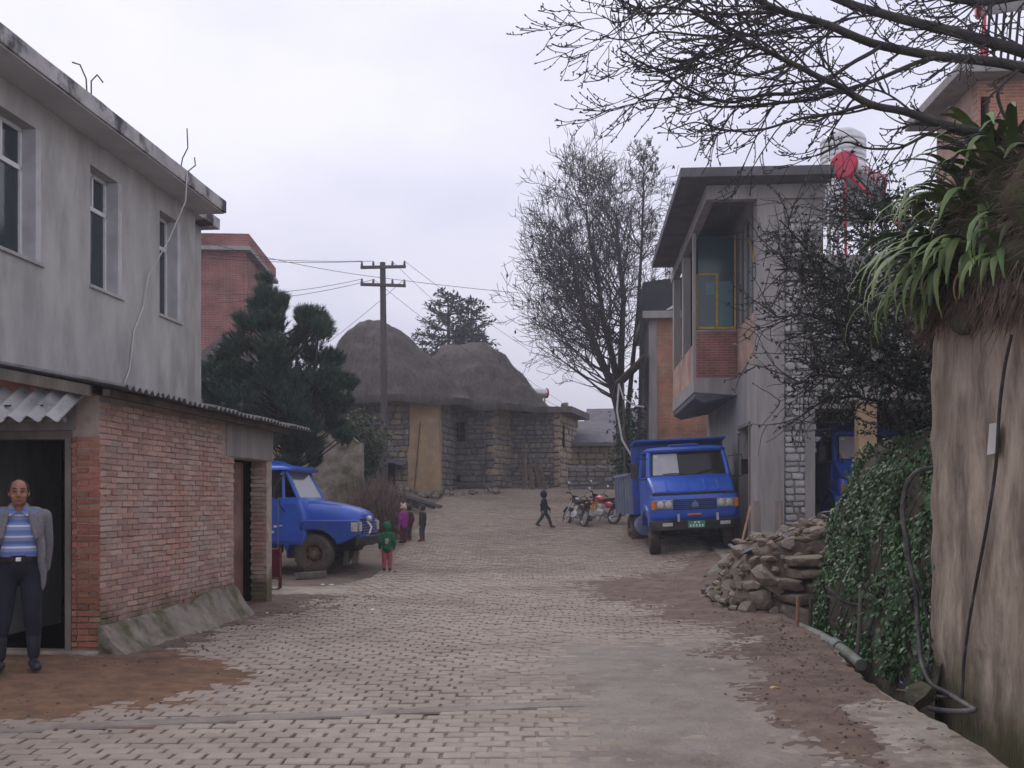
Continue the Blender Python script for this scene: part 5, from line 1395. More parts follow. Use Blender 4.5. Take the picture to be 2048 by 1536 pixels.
# ================================================================== people
def bones_to_mesh(name, prims, mats, voxel, smooth_it=4):
    """one continuous skin: tapered capsules and ellipsoids fused by a voxel remesh; faces take the nearest piece's material"""
    mb = MB()
    for p in prims:
        if p[0] == 'c':
            _, a, b, r0, r1, m = p; a, b = V(a), V(b); d = (b - a)
            L = d.length; d = d.normalized() if L > 1e-6 else V((0, 0, 1))
            pts = [a - d * r0 * .98, a - d * r0 * .86, a - d * r0 * .5, a, a.lerp(b, .5), b, b + d * r1 * .5, b + d * r1 * .86, b + d * r1 * .98]
            mb.tube(pts, [r0 * .2, r0 * .5, r0 * .86, r0, (r0 + r1) / 2, r1, r1 * .86, r1 * .5, r1 * .2], 14)
        else:
            _, c, r, m, rot = p; mb.ell(c, r, 16, 11, rot)
    me = mb.mesh('tmp', M['skin']); ob = bpy.data.objects.new('tmp', me); COL.objects.link(ob)
    md = ob.modifiers.new('r', 'REMESH'); md.mode = 'VOXEL'; md.voxel_size = voxel
    sm = ob.modifiers.new('s', 'SMOOTH'); sm.factor = .5; sm.iterations = smooth_it
    dg = bpy.context.evaluated_depsgraph_get()
    out = bpy.data.meshes.new_from_object(ob.evaluated_get(dg)); out.name = name
    bpy.data.objects.remove(ob); bpy.data.meshes.remove(me)
    out.materials.clear()
    keys = []
    for p in prims:
        if p[-1 if p[0] == 'c' else 3] not in keys: keys.append(p[-1 if p[0] == 'c' else 3])
    for k in keys: out.materials.append(M[k])
    mi = []
    for f in out.polygons:
        q = f.center; best = 1e9; bi = 0
        for p in prims:
            if p[0] == 'c':
                a, b = V(p[1]), V(p[2]); ab = b - a; t = max(0, min(1, (q - a).dot(ab) / max(ab.length_squared, 1e-9)))
                dd = (q - a - ab * t).length - lerp(p[3], p[4], t); k = p[5]
            else:
                l = q - V(p[1])
                if p[4] is not None: l = p[4].transposed() @ l
                r = p[2]; kk = math.sqrt((l.x / r[0]) ** 2 + (l.y / r[1]) ** 2 + (l.z / r[2]) ** 2)
                dd = (kk - 1) * min(r); k = p[3]
            if dd < best: best = dd; bi = keys.index(k)
        mi.append(bi)
    out.polygons.foreach_set('material_index', mi)
    out.polygons.foreach_set('use_smooth', [True] * len(out.polygons))
    return out

def hand(prims, wrist, d, fwd, s, mat):
    """palm with four bent fingers and a thumb; d is the hanging direction, fwd where the thumb points"""
    w, d, f = V(wrist), V(d).normalized(), V(fwd).normalized()
    n_ = d.cross(f).normalized()
    prims.append(('e', w + d * .045 * s, (.02 * s, .042 * s, .05 * s), mat, Matrix((n_, f, -d)).transposed()))
    for i, (o, L) in enumerate(((.030, .075), (.010, .083), (-.010, .077), (-.028, .06))):
        a = w + d * .085 * s + f * o * s; b = a + d * L * .55 * s + n_ * .006 * s; c = b + d * L * .40 * s + n_ * .022 * s
        prims.append(('c', a, b, .0095 * s, .0085 * s, mat)); prims.append(('c', b, c, .0085 * s, .007 * s, mat))
    a = w + d * .03 * s + f * .035 * s; b = a + d * .035 * s + f * .025 * s; c = b + d * .03 * s + f * .006 * s
    prims.append(('c', a, b, .012 * s, .010 * s, mat)); prims.append(('c', b, c, .010 * s, .008 * s, mat))

def child_prims(H, top, legs_, shoe, skin='skin', hair='hair', hood=None, stride=0.0, arm=(0, 0), skirt=None, bend=0.0):
    """standing child facing -y; H height"""
    P = []; hip = .46 * H
    for sg in (-1, 1):
        st = stride * sg
        hp_ = V((sg * .055 * H, 0, hip)); an = V((sg * .055 * H, -st * .20 * H, .055 * H + (.05 * H if (stride and sg < 0) else 0)))
        kn = hp_.lerp(an, .5) + V((0, -.02 * H - abs(st) * .02 * H, .0))
        P += [('c', hp_, kn, .062 * H, .050 * H, legs_), ('c', kn, an, .050 * H, .036 * H, legs_)]
        tilt = .05 * H if (stride and sg < 0) else 0
        P += [('c', an + V((0, .012 * H, -.012 * H)), an + V((0, -.085 * H, -.028 * H - tilt * .4)), .034 * H, .026 * H, shoe)]
    P += [('c', (0, 0, hip + .01 * H), (0, 0, .60 * H), .092 * H, .098 * H, top), ('c', (0, 0, .60 * H), (0, 0, .71 * H), .100 * H, .085 * H, top), ('c', (-.06 * H, 0, .735 * H), (.06 * H, 0, .735 * H), .058 * H, .058 * H, top)]
    P += [('c', (0, 0, hip + .005 * H), (0, 0, hip + .03 * H), .105 * H, .10 * H, top)]
    hands_ = []
    for sg, a in ((-1, arm[0]), (1, arm[1])):
        s_ = V((sg * .105 * H, 0, .74 * H)); e = s_ + V((sg * .035 * H, math.sin(a) * .12 * H + .02 * H, -math.cos(a) * .15 * H)); w = e + V((sg * .005 * H, -abs(math.sin(a)) * .05 * H + math.sin(a) * .1 * H - .05 * H, -.12 * H))
        P += [('c', s_, e, .046 * H, .040 * H, top), ('c', e, w, .040 * H, .032 * H, top)]
        hand(P, w + V((0, 0, -.02 * H)), (0, -.15, -1), (-sg * .25, -1, 0), .62 * H, skin)
    hc = V((0, -.01 * H, .895 * H))
    P += [('c', (0, 0, .77 * H), (0, 0, .83 * H), .042 * H, .040 * H, hood or skin)]
    P += [('e', hc, (.072 * H, .080 * H, .092 * H), skin, None), ('e', hc + V((0, -.078 * H, -.012 * H)), (.012 * H, .014 * H, .016 * H), skin, None), ('e', hc + V((0, -.03 * H, -.055 * H)), (.05 * H, .045 * H, .04 * H), skin, None)]
    for sg in (-1, 1): P += [('e', hc + V((sg * .072 * H, .005 * H, -.008 * H)), (.012 * H, .02 * H, .026 * H), skin, None)]
    return P, hc

def person(label, prims, hc, H, loc, rot, hairmat='hair', voxel=.012, hood=None, bob=False, extra=None, eyes=True):
    me = bones_to_mesh('person', prims, None, voxel)
    o = link('person', me, None, loc=loc, rot=(0, 0, rot)); tag(o, label, 'person')
    if hood:
        mb = MB(); secs = []
        for i in range(9):
            t = PI * i / 8; secs.append([hc + V((.09 * H * max(.05, math.sin(t)) * math.cos(a), .012 * H + .102 * H * max(.05, math.sin(t)) * math.sin(a), -.108 * H * math.cos(t))) for a in [math.radians(-50 + 280 * k / 13) for k in range(14)]])
        mb.loft(secs, closed=False, cap=False); h_ = mb.build('hood', M[hood], o, smooth=180)
        sl = h_.modifiers.new('s', 'SOLIDIFY'); sl.thickness = .02 * H
    else:
        mb = MB(); secs = []
        for i in range(8):
            t = math.radians(2 + (100 if not bob else 125) * i / 7); secs.append([hc + V((.078 * H * max(.03, math.sin(t)) * math.cos(a), .010 * H + .086 * H * max(.03, math.sin(t)) * math.sin(a) * (.88 if math.sin(a) < 0 and i > 4 else 1), .004 * H + .100 * H * math.cos(t))) for a in [2 * PI * k / 16 for k in range(16)]])
        # open the face: pull front verts of the lower rings up
        for i in range(4, 8):
            secs[i] = [p if p.y > hc.y - .03 * H else V((p.x, p.y + .035 * H, secs[3][k].z)) for k, p in enumerate(secs[i])]
        mb.loft(secs, cap=False); h_ = mb.build('hair', M[hairmat], o, smooth=180)
        sl = h_.modifiers.new('s', 'SOLIDIFY'); sl.thickness = .012 * H
    if eyes:
        for sg in (-1, 1):
            mb = MB(); mb.ell(hc + V((sg * .028 * H, -.072 * H, .006 * H)), (.009 * H, .006 * H, .006 * H), 8, 5); mb.build('eye', M['eye'], o)
        mb = MB(); mb.ell(hc + V((0, -.071 * H, -.05 * H)), (.018 * H, .006 * H, .005 * H), 8, 5); mb.build('mouth', M['lip'], o)
    return o

def stand(px, Y): x = (px - 1024) / F * Y; return V((x, Y, g(x, Y) + .022))
# toddler in the green hooded jacket, seen from behind
H = 1.06
P, hc = child_prims(H, 'hood_green', 'pants_rose', 'shoe_dark', arm=(.25, -.1))
o = person('small child in a green hooded jacket and rose pink trousers, back turned', P, hc, H, stand(774, 22.2), PI + .12, hood='hood_green')
mb = MB()
for (x, z, w, h) in ((0, .63, .05, .05), (.006, .585, .042, .05)):
    mb.ell((x * H * 1.3, .103 * H, z * H), (w * H * .8, .008 * H, h * H * .8), 10, 6)
mb.build('jacket_patch', M['beige_patch'], o)
# child in purple with a pale knitted hat
H = 1.05; st = stand(807, 27.4)
P, hc = child_prims(H, 'purple', 'maroon_cloth', 'shoe_dark', arm=(-.2, .2))
o = person('child in a purple jacket and a cream knitted hat at the road edge', P, hc, H, st, -2.3, hairmat='knit_cream')
mb = MB(); mb.ell(hc + V((-.06 * H, .0, .095 * H)), (.03 * H, .03 * H, .035 * H)); mb.ell(hc + V((.06 * H, .0, .095 * H)), (.03 * H, .03 * H, .035 * H)); mb.build('hat_pompom', M['knit_cream'], o, smooth=180)
# child half hidden behind
H = .98
P, hc = child_prims(H, 'maroon_cloth', 'dark_grey_cloth', 'shoe_red', arm=(.1, -.2))
person('child in dark maroon with red shoes, half hidden behind the purple jacket', P, hc, H, stand(818, 28.0), -2.2, bob=True)
H = 1.0
P, hc = child_prims(H, 'dark_green_cloth', 'dark_grey_cloth', 'shoe_red', arm=(-.1, .15))
person('child in a dark green jacket and grey trousers standing near the brushwood', P, hc, H, stand(845, 27.8), -2.0, bob=True)
# child walking across the road
H = 1.13
P, hc = child_prims(H, 'dark_blue_cloth', 'dark_grey_cloth', 'shoe_brown', stride=.95, arm=(.5, -.5))
person('child in a dark hooded coat and brown boots walking across the road', P, hc, H, stand(1088, 31.2) + V((0, 0, .005)), PI / 2, hood='dark_blue_cloth')

# the man by the shed door
def man():
    S = 'striped_shirt'; T = 'trousers_navy'; K = 'skin_tan'; B = 'boot'
    P = []
    for sg, fx, fy in ((1, .115, .02), (-1, -.15, -.03)):
        h = V((sg * .095, .01, .86)); an = V((fx, fy, .12)); kn = h.lerp(an, .52) + V((0, -.02, 0))
        P += [('c', h, kn, .102, .074, T), ('c', kn, an + V((0, 0, .20)), .076, .066, T), ('c', an + V((0, 0, .22)), an + V((0, .0, .02)), .066, .052, B)]
        P += [('c', an + V((0, .03, -.065)), an + V((sg * .03, -.15, -.078)), .048, .038, B)]
    P += [('c', (-.06, 0, .90), (.06, 0, .90), .115, .115, T), ('c', (0, .0, .93), (0, -.01, .98), .135, .137, T)]
    P += [('e', (0, -.02, 1.03), (.155, .125, .12), S, None), ('e', (0, -.012, 1.17), (.165, .118, .17), S, None), ('c', (-.115, .01, 1.34), (.115, .01, 1.34), .072, .072, S)]
    P += [('c', (0, .01, 1.36), (0, -.012, 1.47), .058, .054, K)]
    for sg in (-1, 1):
        s_ = V((sg * .185, .02, 1.345)); e = V((sg * .21, .06, 1.09)); w = V((sg * (.195), .08, .87))
        P += [('c', s_, e, .055, .045, S), ('c', e, w, .042, .03, S)]
        hand(P, w + V((0, 0, -.015)), (-sg * .1, -.08, -1), (-sg * .3, -1, 0), 1.0, K)
    hc = V((0, -.02, 1.545)); rt = None
    P += [('e', hc + V((0, .01, .025)), (.075, .092, .09), K, None), ('e', hc + V((0, -.035, -.045)), (.062, .055, .07), K, None), ('e', hc + V((0, -.055, -.088)), (.030, .026, .022), K, None)]
    P += [('c', hc + V((0, -.088, .012)), hc + V((0, -.108, -.024)), .010, .016, K), ('e', hc + V((0, -.100, -.03)), (.021, .013, .011), K, None)]
    for sg in (-1, 1):
        P += [('e', hc + V((sg * .077, .012, -.005)), (.012, .022, .034), K, None), ('e', hc + V((sg * .03, -.078, .026)), (.026, .014, .010), K, None), ('e', hc + V((sg * .042, -.062, -.03)), (.024, .024, .024), K, None)]
    P += [('e', hc + V((0, -.086, -.060)), (.026, .012, .009), K, None)]
    me = bones_to_mesh('person', P, None, .0085, 3)
    o = link('person', me, None); tag(o, 'man in a grey jacket over a blue striped shirt, standing at the shed doorway', 'person')
    for sg in (-1, 1):
        mb = MB(); mb.ell(hc + V((sg * .031, -.0785, .008)), (.011, .005, .004), 10, 6); mb.build('eye', M['eye'], o)
        mb = MB(); mb.tube([hc + V((sg * .013, -.091, .034)), hc + V((sg * .03, -.092, .040)), hc + V((sg * .052, -.079, .034))], [.004, .0055, .003], 6); mb.build('eyebrow', M['hair'], o)
    mb = MB(); mb.tube([hc + V((-.026, -.092, -.062)), hc + V((0, -.100, -.060)), hc + V((.026, -.092, -.062))], [.003, .0055, .003], 6); mb.build('mouth', M['lip'], o)
    # receding hair: sides and back
    mb = MB(); secs = []
    for i in range(8):
        t = math.radians(16 + 94 * i / 7); a0 = -14 - 14 * sstep(2, 4, i) + 16 * sstep(5, 7, i)
        secs.append([hc + V((.086 * math.sin(t) * math.cos(a), .014 + .100 * math.sin(t) * math.sin(a), .026 + .098 * math.cos(t))) for a in [math.radians(a0 + (180 - 2 * a0) * k / 14) for k in range(15)]])
    mb.loft(secs, closed=False, cap=False); h_ = mb.build('hair', M['hair'], o, smooth=180); sl = h_.modifiers.new('s', 'SOLIDIFY'); sl.thickness = .01
    # collar, belt, jacket
    mb = MB()
    for sg in (-1, 1): mb.prism([(sg * .012, -.098, 1.375), (sg * .075, -.085, 1.34), (sg * .082, -.03, 1.415), (sg * .055, -.06, 1.44)], (0, -.014, .004))
    mb.build('collar', M['dark_blue_cloth' if False else 'striped_shirt'], o, bevel=.004)
    mb = MB(); secs = []
    for (k, z) in ((1.0, .955), (1.02, .957), (1.02, .993), (1.0, .995)): secs.append([V((.146 * k * math.cos(a), -.008 + .143 * k * math.sin(a), z)) for a in [2 * PI * i / 28 for i in range(28)]])
    mb.loft(secs, cap=False); mb.build('belt', M['belt'], o, smooth=40)
    mb = MB(); mb.box((0, -.155, .974), (.045, .012, .036)); mb.build('buckle', M['chrome'], o, bevel=.004)
    J = 'suit_grey'; Q = []
    Q += [('c', (-.14, .035, 1.36), (.14, .035, 1.36), .068, .068, J), ('e', (0, .07, 1.18), (.185, .085, .22), J, None), ('e', (0, .075, .95), (.19, .085, .22), J, None)]
    for sg in (-1, 1):
        s_ = V((sg * .20, .025, 1.34)); e = V((sg * .222, .06, 1.09)); w = V((sg * .205, .075, .885))
        Q += [('c', s_, e, .066, .055, J), ('c', e, w, .054, .046, J)]
        Q += [('e', (sg * .155, -.055, 1.24), (.042, .055, .15), J, rz(sg * .5)), ('e', (sg * .175, -.05, 1.02), (.03, .06, .20), J, rz(sg * .5)), ('e', (sg * .185, -.03, .84), (.026, .06, .15), J, rz(sg * .5))]
        Q += [('c', (sg * .095, -.075, 1.36), (sg * .135, -.115, 1.16), .026, .02, J), ('c', (sg * .06, .0, 1.43), (sg * .10, -.075, 1.355), .024, .026, J), ('c', (-.05, .05, 1.44), (.05, .05, 1.44), .026, .026, J)]
    jm = bones_to_mesh('jacket', Q, None, .009, 3)
    link('jacket', jm, o)
    return o
mo = man()
mp = at(38, 1338, 8.98)
mo.location = (mp.x, 8.98, mound_z(mp.x, 8.98) + .005); mo.rotation_euler = (0, 0, .42)

# ================================================================== mud wall on the right
WDX = .08
mw = thing('mud_wall', 'tall ochre mud-plastered wall beside the drain, stained and flaking', 'wall', (3.74, 9.2, 0), -math.atan(WDX))
mb = MB(); secs = []
for i in range(90):
    y = .02 - 7.5 * i / 89
    col = []
    for j in range(44):
        z = -.6 + 3.95 * j / 43
        d = .030 * nz(y * 1.1, z * 1.1, 3) + .014 * nz(y * 5, z * 4, 9) + .006 * nz(y * 17, z * 9, 2)
        if nz(y * 2.3, z * 1.7, 31) > .32: d -= .016
        d += .05 * (1 - sstep(-.5, .5, z)) * -1
        if i == 0: d += .02 * nz(z * 4, 7)
        col.append(V((-d, y + (.03 * nz(z * 3, 5) if i == 0 else 0), z)))
    col += [V((.6, y, 3.35)), V((.6, y, -.6))]
    secs.append(col)
mb.loft(secs)
mb.build('plaster', M['mud_wall'], mw, smooth=70)
nt_ = MB(); c = at(1994, 878, 7.62)
def wall_pt(px, py, lift=.03):
    # point on the wall face seen at this pixel
    k = (px - 1024) / F; Y = (3.74 - WDX * 9.2) / (k - WDX)
    p = at(px, py, Y); n_ = V((-1, WDX, 0)).normalized()
    return p + n_ * lift
a, b, c_, d = wall_pt(1987, 848), wall_pt(2007, 844), wall_pt(2005, 905), wall_pt(1982, 910)
nt_.prism([a, b, c_, d], V((.004, 0, 0)))
tag(nt_.build('paper_notice', M['paper']), 'torn pale paper notice stuck on the mud wall', 'notice')

# ------------------------------------------------------------------ earth bank beyond the wall, and the terrace above
def bank_sec(y):
    x0 = bank_x(y); k = 1 - .45 * sstep(13.2, 16.0, y)
    base = [(0, -.5), (.02, -.1), (.10, .5), (.20, 1.0), (.30, 1.5), (.48, 2.0), (.75, 2.35), (1.3, 2.5), (3, 2.6), (8, 2.6), (25, 2.8)]
    out = []
    for i, (dx, z) in enumerate(base):
        n1 = .10 * nz(y * 1.1 + i * .5, z * 1.4, 3) + .06 * nz(y * 3.5, z * 3.5 + i, 5)
        out.append(V((x0 + dx + n1, y, z * (k if z > 0 else 1) + (.08 * nz(y * 2, dx * 2, 8) if i > 5 else 0))))
    return out
mb = MB(); yy = 9.0; secs = []
while yy < 17.4: secs.append(bank_sec(yy)); yy += .15
mb.loft(secs, closed=False, cap=False)
endc = secs[-1]
mb.loft([endc, [V((p.x + .1, 18.2, min(p.z, .0))) for p in endc]], closed=False, cap=False)
mk('shaded_bank_earth', (.095, .078, .058), (.055, .046, .036), 4, .97, .8, 14, c3=(.05, .058, .026), s3=1.2)  # earth colour darkened to carry the shade below the ivy, with green patches
tag(mb.build('earth_bank', M['shaded_bank_earth'], smooth=60), kind='structure')
mb = MB(); mb.bb(4.36, 30, 1.0, 9.05, -.5, 2.55); tag(mb.build('terrace', M['earth']), kind='structure')
mb = MB(); mb.bb(8.6, 40, 17.8, 60, -.5, 2.45); tag(mb.build('terrace', M['earth']), kind='structure')

# ================================================================== plants
def leaf_quad(mb, p, d, n_, L, w):
    """pointed leaf of four triangles bent along its rib"""
    d = d.normalized(); s_ = d.cross(n_)
    s_ = s_.normalized() if s_.length > 1e-5 else d.orthogonal().normalized()
    m = p + d * L * .45 + n_ * L * .06; t = p + d * L - n_ * L * .05
    mb.add([p, m + s_ * w, t, m - s_ * w, m - n_ * L * .05], [(0, 1, 4), (1, 2, 4), (2, 3, 4), (3, 0, 4)])

def rdir(rr=R): 
    while True:
        v = V((rr.uniform(-1, 1), rr.uniform(-1, 1), rr.uniform(-1, 1)))
        if .05 < v.length < 1: return v.normalized()

# ivy over the bank face
mb = MB(); st = MB()
for _ in range(24000):
    y = R.uniform(9.1, 14.9); sec = bank_sec(y); t = R.uniform(0, 1)
    zt = -.15 + 2.6 * t
    # patchiness
    if nz(y * 1.6, zt * 1.6, 12) + .30 * t + .12 < R.uniform(-.12, .42): continue
    if zt > 1.25 + .9 * sstep(15, 11.5, y) and R.random() < .5: continue
    k = 1
    while k < len(sec) - 1 and sec[k].z < zt: k += 1
    a, b = sec[k - 1], sec[k]; f = (zt - a.z) / max(.01, b.z - a.z); p = a.lerp(b, max(0, min(1, f)))
    p += V((-R.uniform(.0, .20) * (.5 + nz(y * 2, zt * 2, 3)), R.uniform(-.05, .05), 0))
    n_ = (V((-1, -.25, .35)) + rdir() * .7).normalized(); d = (V((0, 0, -1)) + rdir() * .9)
    leaf_quad(mb, p, d, n_, R.uniform(.045, .085), R.uniform(.016, .03))
for _ in range(22):
    y = R.uniform(9.3, 14.5); pts = []
    z = -.2; yy = y
    while z < R.uniform(1.2, 2.3):
        sec = bank_sec(yy); k = 1
        while k < len(sec) - 1 and sec[k].z < z: k += 1
        a, b = sec[k - 1], sec[k]; f = (z - a.z) / max(.01, b.z - a.z)
        pts.append(a.lerp(b, max(0, min(1, f))) + V((-.03, 0, 0))); z += .18; yy += R.uniform(-.16, .16)
    if len(pts) > 2: st.tube(pts, .007, 5)
iv = thing('ivy', 'glossy green ivy covering the earth bank beyond the mud wall', 'ivy', (4, 12, 0))
for nm, m_, mt in (('leaves', mb, 'ivy'), ('stems', st, 'twig')):
    ob = m_.build(nm, M[mt], iv); ob.location = (-4, -12, 0)
    tag(ob, kind='stuff')

# branching helper
def grow(mb, p, d, L, r, lvl, rr, up=.12, wob=.16, kids=(3, 5), spread=.8, shrink=.62, nseg=6, sides=5, tips=None, rmin=.004, gr=None):
    p = V(p); d = V(d).normalized(); pts = [p.copy()]; rad = [r]; dirs = []
    for i in range(nseg):
        d = (d + rdir(rr) * wob + V((0, 0, up))).normalized()
        p = p + d * (L / nseg); pts.append(p.copy()); dirs.append(d.copy())
        rad.append(max(rmin, r * (1 - .72 * (i + 1) / nseg)))
    mb.tube(pts, rad, sides if r > .02 else 4, cap=False)
    if tips is not None and lvl <= 1: tips.append((pts[-1], d.copy()))
    if lvl <= 0: return
    n = rr.randint(*kids)
    for k in range(n):
        t = rr.uniform(.22, 1.0); i = min(nseg - 1, int(t * nseg)); q = pts[i].lerp(pts[i + 1], t * nseg - i if t < 1 else 1)
        ax = rdir(rr); ax = (ax - dirs[i] * ax.dot(dirs[i])).normalized()
        if gr: ax = (ax + V(gr)).normalized()
        nd = (dirs[i] * (1 - spread * .45) + ax * spread).normalized()
        grow(mb, q, nd, L * rr.uniform(shrink * .75, shrink * 1.15), max(rmin, r * (1 - .6 * t) * .62), lvl - 1, rr, up, wob, kids, spread, shrink, max(4, nseg - 1), sides, tips, rmin, gr)

# ------------------------------------------------------------------ tall bare tree by the bend
rr = random.Random(5)
bt = thing('bare_tree', 'tall bare winter tree with a wide twiggy crown beyond the dump truck', 'tree', (4.1, 39.5, g(4.1, 39.5)))
base = V(bt.location); tips = []
def P3(px, py, Y): return at(px, py, Y) - base
tr = MB(); tw = MB()
def limb(pts, r0, r1):
    n = len(pts); tr.tube(pts, [lerp(r0, r1, i / (n - 1)) for i in range(n)], 8)
Yt = 39.5
stems = [([P3(1243, 905, Yt), P3(1240, 830, Yt), P3(1224, 770, Yt - .3), P3(1200, 715, Yt - .6), P3(1176, 650, Yt - .9), P3(1156, 590, Yt - 1.2), P3(1148, 530, Yt - 1.2)], .20, .06),
         ([P3(1247, 905, Yt), P3(1240, 790, Yt + .1), P3(1224, 710, Yt + .2), P3(1206, 640, Yt + .3), P3(1196, 560, Yt + .2), P3(1180, 480, Yt), P3(1172, 420, Yt)], .17, .04),
         ([P3(1240, 800, Yt), P3(1243, 690, Yt + .6), P3(1247, 600, Yt + .9), P3(1238, 510, Yt + 1.1), P3(1232, 430, Yt + 1.2)], .15, .045),
         ([P3(1250, 880, Yt + .5), P3(1262, 760, Yt + 1.2), P3(1276, 620, Yt + 1.6), P3(1284, 480, Yt + 1.8), P3(1287, 380, Yt + 1.8), P3(1286, 305, Yt + 1.8)], .11, .015)]
for (pts, r0, r1) in stems: limb(pts, r0, r1)
for si, (pts, r0, r1) in enumerate(stems):
    for k in range(34 if si < 3 else 20):
        t = rr.uniform(.22 if si < 3 else .35, 1.0) * (len(pts) - 1); i = min(len(pts) - 2, int(t)); q = pts[i].lerp(pts[i + 1], t - i)
        side = rr.uniform(-1, 1); f = t / (len(pts) - 1)
        d = V((-.45 + 1.0 * side if si < 3 else rr.uniform(-.7, .7), rr.uniform(-.7, .7), .25 + .5 * f))
        L = (lerp(3.7, 2.3, f) if si < 3 else lerp(1.9, .7, f)) * rr.uniform(.7, 1.15)
        grow(tw, q, d, L, lerp(.05, .022, f), 3, rr, up=.10, wob=.2, kids=(3, 5), spread=.75, shrink=.56, nseg=6, sides=5, tips=tips, rmin=.008)
tr.build('trunk', M['bark_dark'], bt, smooth=60)
tw.build('twigs', M['twig'], bt)
lf = MB()
for (p, d) in tips:
    if rr.random() < (.012 + .07 * (p.x > 2.2 - 4.1 + 3.2 and p.z > 9.0)): 
        for _ in range(rr.randint(1, 2)): leaf_quad(lf, p + rdir(rr) * .05, V((rr.uniform(-.4, .4), rr.uniform(-.4, .4), -1)), rdir(rr), rr.uniform(.14, .24), rr.uniform(.035, .06))
tag(lf.build('leaves', M['bush_leaf'], bt), kind='stuff')

# evergreen scrub below it
def bush(name, label, c, rad, n, mat, L, w, seed, stems=18, cat='bush', droop=-.2, stem_mat='twig'):
    rr = random.Random(seed); t = thing(name, label, cat, c)
    a = MB(); b = MB()
    for _ in range(stems):
        an = rr.uniform(0, 2 * PI); rr_ = rr.uniform(.2, 1)
        e = V((math.cos(an) * rad[0] * rr_, math.sin(an) * rad[1] * rr_, rad[2] * rr.uniform(.8, 2.0) * (1.1 - .3 * rr_)))
        b.tube([V((rr.uniform(-.1, .1), rr.uniform(-.1, .1), 0)), e * .5 + rdir(rr) * .08 + V((0, 0, .08)), e], [.018, .012, .005], 5)
        for k in range(n // stems):
            q = e * rr.uniform(.3, 1.05) + V((rr.gauss(0, .16) * rad[0], rr.gauss(0, .16) * rad[1], rr.gauss(0, .16) * rad[2]))
            if q.z < 0: q.z = abs(q.z) * .5
            leaf_quad(a, q, rdir(rr) + V((0, 0, droop)), (rdir(rr) + V((0, 0, .8))).normalized(), L * rr.uniform(.7, 1.3), w * rr.uniform(.7, 1.3))
    b.build('stems', M[stem_mat], t)
    tag(a.build('leaves', M[mat], t), kind='stuff')
    return t
bush('evergreen_shrub', 'dark evergreen scrub between the bare trunk and the orange brick house', (4.25, 37.2, g(4.2, 37.2)), (.75, .8, 2.0), 2600, 'pine', .16, .05, 21, 30)
bush('evergreen_shrub', 'dark leafy scrub at the top of the orange brick house corner, under the slab', (6.3, 38.8, g(6, 38)), (1.5, 1.0, 4.3), 2600, 'bush_leaf', .18, .06, 22, 30)
bush('scrub_bush', 'green roadside scrub in front of the utility pole', at(722, 985, 33.5), (.85, .8, 1.25), 5200, 'shrub', .11, .04, 23, 34)
bush('scrub_bush', 'low dull green weeds beside the bonneted truck front', (-4.6, 26.6, g(-4.6, 26.6)), (.6, .7, .35), 900, 'shrub', .09, .03, 24, 20)

# dry brushwood heap
rr = random.Random(9); br = MB(); c0 = at(752, 1015, 29.0); c0.z = g(c0.x, 29.0) - .05
for _ in range(620):
    an = rr.uniform(-.3, PI + .3); k = rr.uniform(.1, 1.0)
    p0 = V((rr.uniform(-.75, .65), rr.uniform(-.7, .6), rr.uniform(.0, .35)))
    e = p0 + V((math.cos(an) * rr.uniform(.2, .6), rr.uniform(-.4, .4), rr.uniform(.3, 1.5) * (1.1 - .5 * abs(p0.x))))
    br.tube([p0, p0.lerp(e, .5) + rdir(rr) * .10, e], [.014, .011, .007], 4)
tag(br.build('brushwood_heap', M['dry_stem'], None, loc=c0), 'heap of dry brown brushwood at the road edge behind the children', 'brushwood', kind='stuff')
# logs
rr = random.Random(4)
for k in range(9):
    x0 = -5.4 + rr.uniform(-.3, .3); y0 = 36.3 + k * .12; z0 = g(-4, 36) + .10 + .10 * (k % 3)
    mb = MB(); a = V((x0, y0, g(x0, y0) + .16 + .09 * (k % 3))); b = V((x0 + rr.uniform(2.0, 2.9), y0 - rr.uniform(.5, 1.8), 0)); b.z = g(b.x, b.y) + .10 + .07 * (k % 3)
    mb.tube([a, a.lerp(b, .5) + V((0, 0, .02)), b], [.06, .055, .045], 7)
    tag(mb.build('log', M['bark_grey']), 'thin dark log in the pile lying below the tan-cornered stone house', 'log', 'logs piled by the road bend')
# rubble along the foot of the stone houses
def rock_mesh(seed, mat, sub=2, amp=.28):
    bm = bmesh.new(); bmesh.ops.create_icosphere(bm, subdivisions=sub, radius=.5)
    rr = random.Random(seed)
    cuts = [(rdir(rr), rr.uniform(.22, .38)) for _ in range(10)]
    for v in bm.verts:
        for n_, d in cuts:
            k = v.co.dot(n_)
            if k > d: v.co -= n_ * (k - d)
        v.co *= 1 + amp * .35 * nz(v.co.x * 3 + seed, v.co.y * 3, v.co.z * 3)
    me = bpy.data.meshes.new('stone'); bm.to_mesh(me); bm.free(); me.materials.append(mat)
    me.polygons.foreach_set('use_smooth', [True] * len(me.polygons)); me.set_sharp_from_angle(angle=math.radians(20))
    return me
RK = [rock_mesh(k, M['rubble']) for k in range(10)]
SLT = [rock_mesh(40 + k, M['slate']) for k in range(4)]
rf_ = thing('foot_stones', 'scattered loose stones along the foot of the thatched houses', 'stones', (-2.5, 41.5, 0))
for k in range(46):
    x = R.uniform(-4.9, -.6); y = 41.3 + (x + 3.5) * .55 + R.uniform(-.5, .3) if x > -3 else 41.2 + R.uniform(-.5, .3)
    s_ = R.uniform(.14, .40)
    ob = link('stone', RK[R.randrange(10)], rf_, loc=V((x, y, g(x, y) + s_ * .2)) - V(rf_.location), rot=(R.uniform(0, 6), R.uniform(0, 6), R.uniform(0, 6))); ob.scale = (s_ * 1.2, s_, s_ * .8)
